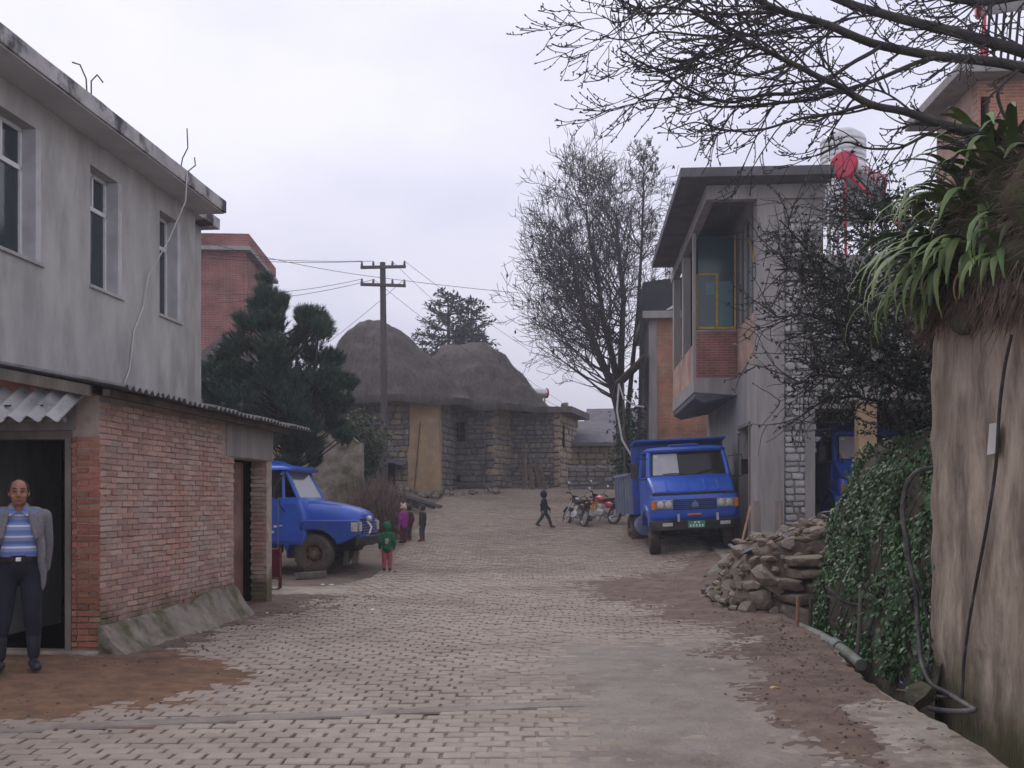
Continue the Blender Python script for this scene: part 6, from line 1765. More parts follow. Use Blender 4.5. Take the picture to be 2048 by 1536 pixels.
# firewood leaning on the house
fw = thing('firewood_bundle', 'bundle of long sticks leaning on the flat-roofed stone house', 'firewood', (.95, 45.2, g(.9, 45.2)))
for k in range(22):
    mb = MB(); x = R.uniform(-.5, .55); mb.tube([(x, R.uniform(-.35, -.1), 0), (x * .7 - .15, .45, R.uniform(.9, 1.7))], .025, 5); mb.build('stick', M['dry_stem'], fw)

# ------------------------------------------------------------------ far firs behind the thatched roofs
def fir(px, Y, ztop, zbot, w, seed, label):
    rr = random.Random(seed); x = (px - 1024) / F * Y; gz = g(x, Y)
    t = thing('fir_tree', label, 'tree', (x, Y, gz), 0)
    tr = MB(); tr.tube([(0, 0, -.2), (.05, 0, (ztop - gz) * .5), (0, 0, ztop - gz)], [.28, .18, .03], 7); tr.build('trunk', M['bark_dark'], t)
    a = MB(); z = zbot - gz
    bl = MB()
    while z < ztop - gz - .1:
        f = (z - (zbot - gz)) / (ztop - zbot); n = 7
        for k in range(n):
            an = 2 * PI * (k + rr.random()) / n; L = w * (1 - f) ** .75 * rr.uniform(.55, 1.15) + .35
            e = V((math.cos(an) * L, math.sin(an) * L, rr.uniform(.05, .45)))
            p0 = V((0, 0, z)); bl.tube([p0, p0 + e * .5 + V((0, 0, -.05)), p0 + e], [.04, .03, .012], 4)
            for q in range(int(26 * L)):
                s_ = rr.uniform(.25, 1.0); c = p0 + e * s_ + V((rr.gauss(0, .13), rr.gauss(0, .13), rr.gauss(.02, .09)))
                leaf_quad(a, c, e.normalized() + rdir(rr) * .9, (V((0, 0, 1)) + rdir(rr) * .5).normalized(), rr.uniform(.22, .42), rr.uniform(.05, .10))
        z += rr.uniform(.42, .62)
    bl.build('branches', M['bark_dark'], t)
    tag(a.build('crown', M['fir'], t), kind='stuff')
fir(896, 66, 1.6 + 418 / F * 66, 9.0, 3.0, 1, 'taller dark fir rising behind the thatched roof with the small window')
fir(942, 66.6, 1.6 + 402 / F * 66, 9.0, 2.5, 2, 'shorter dark fir beside the taller one behind the thatched roof')

# ------------------------------------------------------------------ pine tree by the grey house
rr = random.Random(17)
pt_ = thing('pine_tree', 'bushy dark green pine with upright candles behind the bonneted truck', 'tree', (-5.45, 25.0, g(-5.4, 25)))
b0 = V(pt_.location); tr = MB(); nd = MB(); bb_ = MB()
topz = at(530, 535, 25).z - b0.z
tr.tube([(0.15, 0, -.1), (0.1, 0, 1.5), (-.15, 0, 3.5), (at(528, 600, 25).x - b0.x, 0, topz - .8), (at(530, 540, 25).x - b0.x, 0, topz)], [.15, .13, .09, .04, .012], 8)
tr.tube([(0, 0, 2.2), (.6, -.1, 3.6), (at(640, 650, 25).x - b0.x, 0, at(640, 640, 25).z - b0.z)], [.08, .06, .015], 7)
def tuft(p, d, n, L):
    d = d.normalized(); a = d.orthogonal().normalized(); b = d.cross(a)
    for k in range(n):
        an = rr.uniform(0, 2 * PI); o = rr.uniform(.2, .95)
        q = (d + (a * math.cos(an) + b * math.sin(an)) * o).normalized(); s_ = q.cross(rdir(rr)).normalized() * .0085
        p2 = p + d * rr.uniform(-.06, .06)
        nd.add([p2 - s_, p2 + s_, p2 + q * L * rr.uniform(.7, 1.1) + V((0, 0, -.02))], [(0, 1, 2)])
clumps = [(530, 560, .16), (536, 590, .24), (512, 610, .24), (556, 605, .26), (545, 640, .34), (505, 650, .30), (600, 625, .26), (622, 640, .22), (640, 640, .24), (655, 665, .24), (590, 665, .34),
          (480, 690, .34), (520, 690, .40), (560, 700, .42), (620, 700, .38), (660, 715, .30), (445, 715, .26), (430, 745, .32), (470, 740, .42), (510, 750, .48), (560, 755, .50), (610, 755, .46), (660, 760, .40), (690, 760, .24),
          (415, 785, .30), (450, 790, .42), (500, 800, .48), (550, 805, .50), (600, 810, .48), (650, 810, .40), (690, 805, .26), (430, 825, .30), (480, 835, .30), (520, 840, .36), (570, 850, .40), (620, 855, .38), (665, 850, .28), (690, 870, .2),
          (550, 885, .22), (590, 895, .28), (630, 890, .26), (580, 925, .18), (615, 915, .16), (560, 720, .4), (530, 650, .3), (640, 780, .4), (470, 770, .4), (590, 780, .5)]
for (cxp, cyp, cr_) in clumps:
    cc = at(cxp, cyp, 25) - b0; dep = 1.3 * math.sqrt(max(.0, 1 - ((cxp - 555) / 170.0) ** 2)) * min(1, (cyp - 520) / 160.0)
    for side in range(2):
        c1 = cc + V((0, rr.uniform(-.9, .9) * dep, 0)); o = V((.1 - .25 * sstep(1.5, 5, c1.z), 0, max(.7, c1.z - .5 - .3 * abs(c1.x))))
        bb_.tube([o, o.lerp(c1, .55) + V((0, 0, -.08)), c1], [.03, .02, .01], 5)
        for q in range(int(26 + 85 * cr_)):
            n_ = rdir(rr) * (rr.random() ** .4); c = c1 + V((n_.x * cr_, n_.y * cr_, n_.z * cr_ * .8)); d = (V((n_.x * .5 + (c1.x - .1) * .25, n_.y * .5, .85)) + rdir(rr) * .3).normalized()
            bb_.tube([c - d * .14, c + d * .04], .006, 3)
            tuft(c, d, 20, .155 if cyp > 700 else .19); tuft(c - d * .09, d, 10, .14)
tr.build('trunk', M['bark_dark'], pt_, smooth=60)
bb_.build('branches', M['bark_dark'], pt_)
tag(nd.build('needles', M['pine'], pt_), kind='stuff')

# ------------------------------------------------------------------ bare branches overhead, right foreground
rr = random.Random(23)
ft = thing('overhanging_tree', 'leafless tree reaching its dark branches over the road from above the mud wall', 'tree', (5.9, 8.6, 2.5))
b0 = V(ft.location)
def Q3(px, py, Y): return at(px, py, Y) - b0
tk_ = MB(); tg_ = MB(); fine = MB()
tk_.tube([V((0, 0, -.1)), V((-.1, 0, 1.2)), V((-.05, .05, 2.6)), V((.1, .1, 4.6))], [.22, .19, .16, .10], 10)
L_ = [([(2330, 260, 8.6), (2200, 210, 8.6), (2048, 128, 8.6), (1872, 112, 8.5), (1737, 85, 8.4), (1652, 48, 8.3), (1560, 20, 8.2), (1470, -20, 8.1), (1400, -60, 8.0)], .055, .018),
      ([(2330, 200, 8.8), (2048, 105, 8.9), (1930, 70, 9.0), (1800, 40, 9.0), (1700, 8, 9.0), (1600, -30, 9.0)], .06, .03),
      ([(2330, 380, 8.4), (2180, 310, 8.3), (2048, 284, 8.2), (1960, 268, 8.1), (1890, 250, 8.1), (1810, 222, 8.0), (1737, 207, 7.9), (1690, 178, 7.9), (1640, 155, 7.8), (1585, 128, 7.8), (1500, 85, 7.7), (1440, 60, 7.7), (1380, 20, 7.6)], .050, .012),
      ([(2280, 60, 9.2), (2100, -20, 9.3), (1960, 10, 9.3), (1820, -20, 9.3)], .05, .02),
      ([(1760, 97, 8.4), (1700, 125, 8.3), (1650, 165, 8.2), (1590, 190, 8.1), (1520, 188, 8.0), (1470, 205, 8.0), (1420, 198, 8.0), (1370, 178, 8.0), (1320, 140, 8.0), (1280, 122, 7.9), (1240, 100, 7.9)], .020, .006),
      ([(1872, 113, 8.5), (1800, 140, 8.4), (1720, 170, 8.4), (1640, 195, 8.3), (1570, 205, 8.3), (1500, 212, 8.3), (1420, 216, 8.3), (1360, 190, 8.2), (1300, 205, 8.2), (1252, 188, 8.2)], .022, .005),
      ([(1737, 207, 7.9), (1680, 225, 7.9), (1600, 235, 7.9), (1530, 260, 7.9), (1450, 262, 7.8), (1390, 240, 7.8), (1335, 262, 7.8)], .016, .004),
      ([(1652, 50, 8.3), (1560, 62, 8.2), (1480, 75, 8.2), (1400, 70, 8.1), (1320, 58, 8.1), (1250, 85, 8.1), (1198, 70, 8.0)], .016, .004),
      ([(1560, 22, 8.2), (1460, 30, 8.2), (1380, 20, 8.2), (1300, 10, 8.1), (1240, 50, 8.1), (1204, 30, 8.1)], .014, .004),
      ([(1890, 250, 8.1), (1850, 270, 8.0), (1800, 298, 8.0), (1740, 300, 8.0), (1690, 280, 8.0), (1640, 312, 8.0), (1600, 318, 8.0)], .016, .005),
      ([(1585, 128, 7.8), (1520, 150, 7.8), (1460, 150, 7.8), (1400, 120, 7.8), (1340, 120, 7.8), (1290, 90, 7.8)], .013, .004),
      ([(2048, 128, 8.6), (1990, 180, 8.5), (2010, 230, 8.5), (2025, 265, 8.4)], .018, .012)]
def spine(pts, r0, r1, mbx, sides=8):
    pp = [Q3(*p) for p in pts]; full = []
    for i in range(len(pp) - 1):
        for k in range(4): full.append(pp[i].lerp(pp[i + 1], k / 4) + rdir(rr) * .012)
    full.append(pp[-1])
    # smooth
    for _ in range(2): full = [full[0]] + [(full[i - 1] + full[i] * 2 + full[i + 1]) / 4 for i in range(1, len(full) - 1)] + [full[-1]]
    n = len(full); rad = [lerp(r0, r1, (i / (n - 1)) ** .8) for i in range(n)]
    mbx.tube(full, rad, sides); return full, rad
def twig(p, d, L, r, lvl, curl):
    n = 9; d = d.normalized(); pts = [p.copy()]; ds = []; kink = rdir(rr) * .10
    for i in range(n):
        u = i / n
        d = (d + rdir(rr) * .13 + V((0, 0, -.055 if u < .5 else curl))).normalized()
        p = p + d * (L / n); pts.append(p.copy()); ds.append(d.copy())
    fine.tube(pts, [max(.0032, lerp(r, .0034, i / n)) for i in range(n + 1)], 4)
    # buds at the end
    fine.tube([pts[-1] - ds[-1] * .006, pts[-1] + ds[-1] * .012, pts[-1] + ds[-1] * .022], [.004, .0065, .002], 4)
    if lvl > 0:
        for k in range(int(L / .10) + 1):
            t = rr.uniform(.2, .98) * n; i = min(n - 1, int(t)); q = pts[i].lerp(pts[i + 1], t - i); ax = rdir(rr); ax = (ax - ds[i] * ax.dot(ds[i])).normalized()
            twig(q, ds[i] * .75 + ax * .7 + V((-.1, 0, .05)), L * rr.uniform(.22, .5), r * .6, lvl - 1, curl + rr.uniform(-.05, .08))
    else:
        for k in range(int(L / .06)):
            t = rr.uniform(.2, 1) * n; i = min(n - 1, int(t)); q = pts[i].lerp(pts[i + 1], t - i); e = q + (rdir(rr) + V((0, 0, .3))).normalized() * rr.uniform(.012, .04)
            fine.tube([q, e, e + (e - q) * .3], [.003, .0058, .002], 3)
for li, (pts, r0, r1) in enumerate(L_):
    full, rad = spine(pts, r0, r1, tk_ if r0 > .04 else tg_, 8 if r0 > .04 else 6)
    n = len(full); ln = sum((full[i + 1] - full[i]).length for i in range(n - 1)); x_of = lambda q: 1024 + F * (q + b0).x / (q + b0).y
    for k in range(int(ln * (8.0 if r0 > .04 else 5.5))):
        i = rr.randrange(1, n - 1); q = full[i]
        if x_of(q) > 2150: continue
        dl = (full[i + 1] - full[i - 1]).normalized(); ax = rdir(rr); ax = (ax - dl * ax.dot(dl)).normalized()
        L = rr.uniform(.35, 1.15) * (1.0 if r0 > .04 else .62) * (.55 if x_of(q) > 1850 else 1)
        twig(q, dl * .85 + ax * .75 + V((-.25, 0, -.12)), L, min(rad[i] * .6, .011), 1, rr.uniform(.02, .16))
tk_.build('trunk', M['bark_dark'], ft, smooth=60)
tg_.build('limbs', M['bark_dark'], ft, smooth=60)
fine.build('twigs', M['twig'], ft)

# ------------------------------------------------------------------ dark thorny bush on the bank
rr = random.Random(31)
tb = thing('thorn_bush', 'tangled dark thorny bush hanging from the bank in front of the stone wall', 'bush', (5.2, 12.2, 2.35))
b0 = V(tb.location); sm = MB(); fn = MB(); lv = MB()
mains = [[(1900, 760, 12.2), (1805, 718, 12.0), (1750, 690, 11.9), (1703, 655, 11.8), (1663, 640, 11.7), (1600, 628, 11.6), (1536, 634, 11.6)],
         [(1890, 800, 12.0), (1790, 765, 11.9), (1744, 731, 11.8), (1690, 755, 11.7), (1640, 748, 11.7), (1585, 771, 11.7)],
         [(1880, 700, 12.4), (1750, 730, 12.3), (1700, 690, 12.2), (1672, 648, 12.2), (1665, 600, 12.2)],
         [(1900, 470, 11.8), (1850, 445, 11.6), (1780, 440, 11.5), (1725, 440, 11.4), (1675, 432, 11.4)],
         [(1880, 650, 12.6), (1800, 600, 12.6), (1740, 560, 12.5), (1680, 540, 12.5), (1610, 500, 12.5), (1560, 440, 12.5)],
         [(1880, 620, 12.6), (1820, 540, 12.8), (1770, 480, 12.8), (1740, 400, 12.8)],
         [(1885, 900, 12.2), (1810, 880, 12.3), (1750, 800, 12.3), (1700, 790, 12.2), (1650, 800, 12.2), (1575, 850, 12.2)],
         [(1870, 780, 12.4), (1790, 700, 12.5), (1730, 630, 12.5), (1650, 580, 12.4), (1585, 560, 12.3)],
         [(1870, 720, 12.4), (1790, 640, 12.5), (1700, 590, 12.5), (1630, 540, 12.4), (1550, 540, 12.3)]]
def th(p, d, L, r, lvl):
    n = 6; d = d.normalized(); pts = [p.copy()]; ds = []
    for i in range(n):
        d = (d + rdir(rr) * .22 + V((-.02, 0, .02))).normalized(); p = p + d * (L / n); pts.append(p.copy()); ds.append(d.copy())
    fn.tube(pts, [lerp(r, .003, i / n) for i in range(n + 1)], 4)
    for q, dd in zip(pts[1:], ds):
        pxl = 1024 + F * (q + b0).x / (q + b0).y
        if rr.random() < .6 * sstep(1620, 1770, pxl) + .25:
            for _ in range(2): leaf_quad(lv, q, rdir(rr), rdir(rr), rr.uniform(.03, .06), rr.uniform(.009, .018))
    if lvl > 0:
        for k in range(rr.randint(4, 6)):
            i = rr.randrange(n); ax = rdir(rr); ax = (ax - ds[i] * ax.dot(ds[i])).normalized()
            th(pts[i + 1], ds[i] * .6 + ax * .8, L * rr.uniform(.35, .7), r * .6, lvl - 1)
for pts in mains:
    pp = [at(*p) - b0 for p in pts]; full = []
    for i in range(len(pp) - 1):
        for k in range(3): full.append(pp[i].lerp(pp[i + 1], k / 3) + rdir(rr) * .02)
    full.append(pp[-1]); n = len(full)
    root = V((.1 + rr.uniform(-.2, .3), rr.uniform(-.3, .5), -.05))
    full = [root, root.lerp(full[0], .6) + V((0, 0, .1))] + full; n = len(full)
    sm.tube(full, [lerp(.036, .008, i / (n - 1)) for i in range(n)], 6)
    for k in range(40):
        i = rr.randrange(2, n - 1); dl = (full[i + 1] - full[i - 1]).normalized(); ax = rdir(rr); ax = (ax - dl * ax.dot(dl)).normalized()
        th(full[i], dl * .6 + ax * .8, rr.uniform(.3, .75), .009, 1)
sm.build('branches', M['bark_dark'], tb, smooth=60); fn.build('twigs', M['twig'], tb); tag(lv.build('leaves', M['bush_leaf'], tb), kind='stuff')
# leafy dark mass rooted on the bank behind the mud wall end
bush('leafy_thicket', 'dense dark leafy thicket between the mud wall end and the thorny bush', (5.25, 11.6, 2.2), (.62, .9, 1.0), 5200, 'bush_leaf', .055, .02, 33, 40)
bush('leafy_thicket', 'dark green thicket low on the bank above the ivy', (4.75, 10.6, 2.05), (.50, .9, .55), 4200, 'bush_leaf', .055, .02, 34, 40)
bush('leafy_thicket', 'dark thicket high on the terrace below the upper brick house', (6.4, 12.6, 2.5), (1.2, 1.0, 1.3), 4200, 'bush_leaf', .06, .022, 35, 40)

# ------------------------------------------------------------------ turf and strap-leaved plants on the mud wall
def lump(name, c, r, seed, mat, parent=None, sub=4):
    bm = bmesh.new(); bmesh.ops.create_icosphere(bm, subdivisions=sub, radius=1)
    for v in bm.verts:
        k = 1 + .22 * nz(v.co.x * 1.7 + seed, v.co.y * 1.7, v.co.z * 1.7) + .10 * nz(v.co.x * 5 + seed, v.co.y * 5, v.co.z * 5) + .05 * nz(v.co.x * 13 + seed, v.co.y * 13, v.co.z * 13)
        v.co = V((v.co.x * r[0] * k, v.co.y * r[1] * k, v.co.z * r[2] * k))
    me = bpy.data.meshes.new(name); bm.to_mesh(me); bm.free(); me.materials.append(M[mat]); me.polygons.foreach_set('use_smooth', [True] * len(me.polygons))
    return link(name, me, parent, loc=c)
tf = thing('turf_cap', 'thick mossy turf overhanging the top of the mud wall', 'turf', (4.2, 8, 3.3))
o0 = V(tf.location)
lump('turf', V((4.30, 8.35, 3.75)) - o0, (.70, 1.15, .82), 2, 'moss', tf)
lump('turf', V((4.25, 6.9, 3.6)) - o0, (.74, 1.1, .72), 7, 'moss', tf)
lump('turf', V((4.50, 9.3, 3.5)) - o0, (.80, .9, .75), 5, 'moss', tf)
lump('turf', wall_pt(1945, 640, .02) - o0, (.12, .24, .12), 9, 'moss_stone', tf, 3)
gs = MB(); rr = random.Random(3)
for _ in range(11000):
    c, r = rr.choice([((4.30, 8.35, 3.75), (.72, 1.17, .84)), ((4.25, 6.9, 3.6), (.76, 1.12, .74)), ((4.50, 9.3, 3.5), (.82, .92, .77))])
    n_ = rdir(rr); n_.x = -abs(n_.x); p = V((c[0] + n_.x * r[0], c[1] + n_.y * r[1], c[2] + n_.z * r[2])) * 1.0 - o0
    d = (n_ + V((0, 0, -.4)) + rdir(rr) * .6).normalized(); s_ = d.cross(rdir(rr)).normalized() * rr.uniform(.003, .006); L = rr.uniform(.06, .20)
    gs.add([p - s_, p + s_, p + d * L + V((0, 0, -.03))], [(0, 1, 2)])
for _ in range(2600):      # roots and dead grass hanging over the wall head
    p = wall_pt(rr.uniform(1868, 2090), 585 + rr.gauss(0, 26), rr.uniform(-.02, .12)) - o0
    d = V((rr.uniform(-.6, .1), rr.uniform(-.5, .3), -1)).normalized(); s_ = d.cross(rdir(rr)).normalized() * rr.uniform(.003, .007); L = rr.uniform(.05, .26)
    gs.add([p - s_, p + s_, p + d * L], [(0, 1, 2)])
tag(gs.build('dry_grass', M['dry_stem'], tf), kind='stuff')
rim = MB(); secs = []
for i in range(60):
    y = .1 - 7.4 * i / 59; q = []
    for j in range(10):
        a = math.radians(-110 + 220 * j / 9); r_ = .15 + .06 * nz(y * 3, a * 1.3, 4) + .05 * nz(y * 9, a * 3, 6)
        q.append(V((.06 - r_ * 1.1 * math.cos(a), y, 3.30 + r_ * 1.2 * math.sin(a))))
    secs.append(q)
rim.loft(secs); ob = rim.build('turf', M['moss'], tf, smooth=70); ob.matrix_basis = Matrix.Translation(-o0) @ mw.matrix_basis

def strap_mesh(L, w, arch, seed, mat):
    rr = random.Random(seed); mb = MB(); n = 9; p = V((0, 0, 0)); a = math.radians(68 + rr.uniform(-8, 10)); secs = []; side = rr.uniform(-.12, .12)
    for i in range(n + 1):
        u = i / n; ww = w * math.sin(PI * min(.985, .10 + .88 * u)) ** .55 * (1 if u < .7 else 1 - (u - .7) * 1.9)
        ww = max(.001, ww); d = V((math.cos(a), side * u, math.sin(a))).normalized(); s_ = V((0, 1, 0)); nn = s_.cross(d)
        secs.append([p - s_ * ww, p - nn * ww * .35, p + s_ * ww])
        p = p + d * (L / n); a -= arch / n * (.6 + .9 * u)
    mb.loft(secs, closed=False, cap=False)
    return mb.mesh('leaf', mat, smooth=180)
SM = [strap_mesh(.55 + .06 * k, .027 + .003 * (k % 4), 2.0 + .22 * (k % 5), k, M['strap']) for k in range(9)]
SMD = [strap_mesh(.5, .013, 2.7, 90 + k, M['strap_dry']) for k in range(2)]
def strap_plant(px, py, Y, n, seed, label, az=(-140, 10), sc=1.0, tilt=0.0):
    rr = random.Random(seed); c = at(px, py, Y)
    t = thing('strap_leaf_plant', label, 'plant', c, 0, 'strap-leaved plants on the mud wall')
    for k in range(n):
        a = math.radians(rr.uniform(*az)) + PI
        me = SMD[k % 2] if rr.random() < .07 else SM[rr.randrange(9)]
        ob = link('leaf', me, t, loc=(rr.uniform(-.05, .05), rr.uniform(-.08, .08), rr.uniform(-.03, .03)), rot=(rr.uniform(-.25, .25), rr.uniform(.0, .5) + tilt, a))
        s_ = rr.uniform(.8, 1.3) * sc * 1.12; ob.scale = (s_, s_, s_)
sl_ = 'clump of long arching green strap leaves hanging from the turf on the mud wall'
for i, (px, py, Y, n, az, sc, ti) in enumerate([(1905, 520, 8.7, 18, (-40, 60), 1.0, .25), (1925, 560, 8.5, 18, (-50, 70), 1.0, .35), (1890, 590, 8.8, 14, (-40, 50), .9, .45), (1950, 470, 8.5, 14, (-60, 80), .85, .1),
                                                (1985, 540, 8.2, 13, (0, 150), .85, .4), (2035, 560, 7.8, 12, (20, 160), .85, .35), (2000, 380, 8.3, 14, (0, 180), .95, -.25), (1935, 400, 8.6, 10, (-20, 120), .75, -.05), (2050, 400, 8.0, 12, (0, 180), .95, -.2), (2060, 480, 7.7, 9, (20, 120), .8, .2), (1860, 440, 9.1, 9, (-40, 60), .7, .1)]):
    strap_plant(px, py, Y, int(n * 1.75), 60 + i, sl_, az, sc, ti)

# ------------------------------------------------------------------ hoses on the mud wall
def cable(name, label, pts, r, mat='hose', cat='hose', smooth_n=3):
    pts = [V(p) for p in pts]; full = []
    for i in range(len(pts) - 1):
        for k in range(4): full.append(pts[i].lerp(pts[i + 1], k / 4))
    full.append(pts[-1])
    for _ in range(smooth_n): full = [full[0]] + [(full[i - 1] + full[i] * 2 + full[i + 1]) / 4 for i in range(1, len(full) - 1)] + [full[-1]]
    mb = MB(); mb.tube(full, r, 8)
    return tag(mb.build(name, M[mat], None, smooth=60), label, cat)
cable('hose', 'thin black hose running down the face of the mud wall', [wall_pt(*p, .045) for p in ((2036, 670), (2020, 740), (2010, 830), (2006, 930), (1985, 1060), (1965, 1160), (1950, 1240), (1938, 1330), (1936, 1400))], .013)
cable('hose', 'thick grey hose looping from the ivy down to the drain', [at(1866, 935, 9.3), at(1835, 940, 9.35), at(1812, 965, 9.4), at(1803, 1020, 9.4), at(1812, 1080, 9.4), at(1822, 1140, 9.35), at(1833, 1180, 9.3), at(1836, 1260, 9.2), at(1842, 1330, 9.0), at(1862, 1372, 8.7), at(1895, 1385, 8.35), at(1925, 1405, 7.95), at(1950, 1420, 7.75)], .021)
cable('hose', 'black hose lying across the drain at the foot of the mud wall', [at(1856, 1416, 7.9), at(1885, 1422, 7.85), at(1920, 1424, 7.8), at(1952, 1420, 7.75)], .022)
cable('hose', 'slack grey hose looped between the ivy stems above the drain pipe', [at(1655, 1175, 12.0), at(1685, 1203, 11.9), at(1715, 1212, 11.8), at(1750, 1208, 11.6), at(1785, 1188, 11.3), at(1815, 1150, 11.0)], .022)
cable('hose', 'thin black hose hanging between the thick hose and the wall end', [at(1824, 1150, 9.3), at(1845, 1200, 9.2), at(1862, 1260, 9.1), at(1858, 1320, 9.0), at(1845, 1360, 8.9)], .009)
dp = thing('drain_pipe', 'mossy grey plastic drain pipe lying along the ditch', 'pipe', (3.62, 12.4, -.1))
pp = [at(1598, 1254, 12.9), at(1640, 1272, 12.2), at(1690, 1303, 11.3), at(1722, 1330, 10.7)]
mb = MB(); mb.tube([p - V(dp.location) for p in pp], .062, 14); mb.build('pipe', M['grey_pipe'], dp, smooth=50)
mb = MB(); a, b = pp[1].lerp(pp[2], .55), pp[1].lerp(pp[2], .8); mb.tube([a - V(dp.location), b - V(dp.location)], .082, 14); mb.build('coupling', M['grey_pipe'], dp, smooth=50)
for (p0, p1, lab, m_) in (((1590, 1272), (1596, 1192), 'reddish wooden stake at the end of the drain pipe', 'fresh_wood'), ((1616, 1246), (1622, 1196), 'pale-topped wooden stake beside the drain pipe', 'bark_grey'), ((1712, 1300), (1722, 1165), 'tall mossy stake standing in the ivy', 'grey_timber')):
    a = at(*p0, 12.75 if p0[0] < 1700 else 11.4); b = at(*p1, 12.7 if p0[0] < 1700 else 11.35); a.z -= .25
    mb = MB(); mb.tube([a, a.lerp(b, .5) + V((.01, 0, 0)), b], [.026, .025, .022], 8); tag(mb.build('stake', M[m_], None, smooth=40), lab, 'stake')
mb = MB(); mb.tube([at(1660, 1385, 8.7), at(1800, 1392, 8.5), at(1880, 1398, 8.3)], .012, 5); 
mb = MB(); mb.tube([at(1795, 1380, 8.75), at(1850, 1390, 8.55), at(1905, 1396, 8.35)], .013, 6); tag(mb.build('stick', M['timber']), 'dark stick lying across the drain behind the wedge stone', 'stick')
wl_ = link('wedge_stone', rock_mesh(77, M['moss_stone']), None, loc=at(1842, 1392, 8.5), rot=(0, .3, .4)); wl_.scale = (.24, .3, .30)
tag(wl_, 'dark wedge-shaped stone standing in the drain by the grey hose', 'stone')

mk('post_wood', (.30, .25, .22), (.20, .165, .145), 8, .95, .5, 30, stretch=(1, 1, .2))
# ================================================================== rubble wall end
rp = thing('rubble_pile', 'tumbled heap of rough brown stones at the end of the bank, before the garage', 'stones', (4.1, 15.2, 0))
o0 = V(rp.location)
def heap(x, y):
    t = sstep(14.05, 15.0, y) * sstep(2.9 + .15 * nz(y, 3), 3.75, x)
    top = 1.12 + .22 * sstep(3.9, 5.0, x) + .25 * sstep(4.6, 5.6, x) + .10 * nz(x * 1.6, y * 1.6, 4)
    return g(x, y) * 0 - .05 + top * t * (1 - sstep(16.6, 17.8, y) * .55)
hx = axis_lines([(2.8, 6.4, .1)]); hy = axis_lines([(13.9, 18.4, .1)])
cr = sheet('core', hx, hy, lambda x, y: heap(x, y) - .10 + .06 * nz(x * 6, y * 6, 2), M['earth']); cr.parent = rp; cr.location = -o0
rr = random.Random(12); placed = []
for _ in range(5000):
    if len(placed) > 240: break
    x = rr.uniform(3.05, 5.7); y = rr.uniform(14.05, 16.6)
    if rr.random() < .5: y = rr.uniform(14.05, 15.05)
    z = heap(x, y); s_ = rr.uniform(.09, .2) if rr.random() < .62 else rr.uniform(.18, .33)
    if z < .02 and y > 14.3: continue
    p = V((x, y, z))
    if any((p - q).length < (s_ + r) * .43 for q, r in placed): continue
    placed.append((p, s_))
    me = SLT[rr.randrange(4)] if rr.random() < .16 and z > .8 else RK[rr.randrange(10)]
    ob = link('stone', me, rp, loc=p - o0 + V((0, -.03, -.02)), rot=(rr.uniform(-.5, .5), rr.uniform(-.5, .5), rr.uniform(0, 6.3)))
    flat = rr.uniform(.5, .95) if me not in SLT else .28
    ob.scale = (s_ * rr.uniform(1.1, 1.7), s_ * rr.uniform(.9, 1.2), s_ * flat)
# flat slabs low in the face
BLK = [unit_stone(M['rubble']) for _ in range(6)]
for k, (px, py, w, h) in enumerate(((1622, 1146, .62, .15), (1578, 1168, .40, .17), (1636, 1172, .50, .17), (1600, 1196, .56, .17), (1655, 1200, .40, .17), (1585, 1224, .50, .20), (1645, 1228, .50, .20), (1612, 1122, .5, .14))):
    p = at(px, py, 14.42); ob = link('stone', BLK[k % 6], rp, loc=p - o0, rot=(0, R.uniform(-.07, .07), R.uniform(-.2, .2))); ob.scale = (w, .5, h)
for k, (px, py, w, h) in enumerate(((1525, 1195, .40, .30), (1530, 1155, .42, .34), (1500, 1220, .28, .32))):
    p = at(px, py, 14.38); ob = link('stone', RK[k], rp, loc=p - o0, rot=(0, R.uniform(-.12, .12), R.uniform(-.3, .3))); ob.scale = (w * 1.15, .4, h * 1.2)
for (px, lab) in ((1512, 'short round fence post behind the rubble, nearer the dump truck'), (1556, 'short round fence post behind the rubble, nearer the garage')):
    a = at(px, 1040, 18.2); mb = MB(); mb.tube([V((a.x, a.y, -.1)), V((a.x + .02, a.y, .8)), at(px + 2, 1002, 18.2)], [.075, .07, .065], 9); tag(mb.build('fence_post', M['post_wood'], None, smooth=50), lab, 'post')
mb = MB(); mb.tube([at(1483, 1088, 19.5), at(1492, 1050, 19.7), at(1501, 1012, 19.9)], .022, 7); tag(mb.build('tool_handle', M['fresh_wood'], None, smooth=50), 'orange wooden tool handle leaning by the fence post', 'handle')
p = at(1478, 1100, 19.6); mb = MB(); mb.prism([(-.22, -.14, 0), (.25, -.14, 0), (.22, -.14, .26), (-.26, -.14, .28)], (0, .3, 0)); tag(mb.build('cement_trough', M['cement'], None, bevel=.03, loc=(p.x, p.y, g(p.x, p.y) + .08)), 'mossy cement block standing by the rubble end', 'block')
for k, (px, py, Y, w, d_, a) in enumerate(((1450, 1135, 17.2, .55, .22, .2), (1470, 1122, 17.9, .5, .3, -.3), (1435, 1128, 17.6, .4, .16, .5), (1490, 1128, 17.4, .5, .25, .1), (1425, 1142, 17.0, .35, .12, -.2))):
    x = (px - 1024) / F * Y; mb = MB(); mb.box((0, 0, .035), (w, d_, .07), j=.02); ob = mb.build('slate_slab', M['slate'], None, bevel=.01, loc=(x, Y, g(x, Y) + .05 + .03 * (k % 3)), rot=(.05, .04 * (k % 2), a)); tag(ob, 'broken dark slate slab lying in the mud before the ramp', 'slab', 'slate slabs by the ramp')

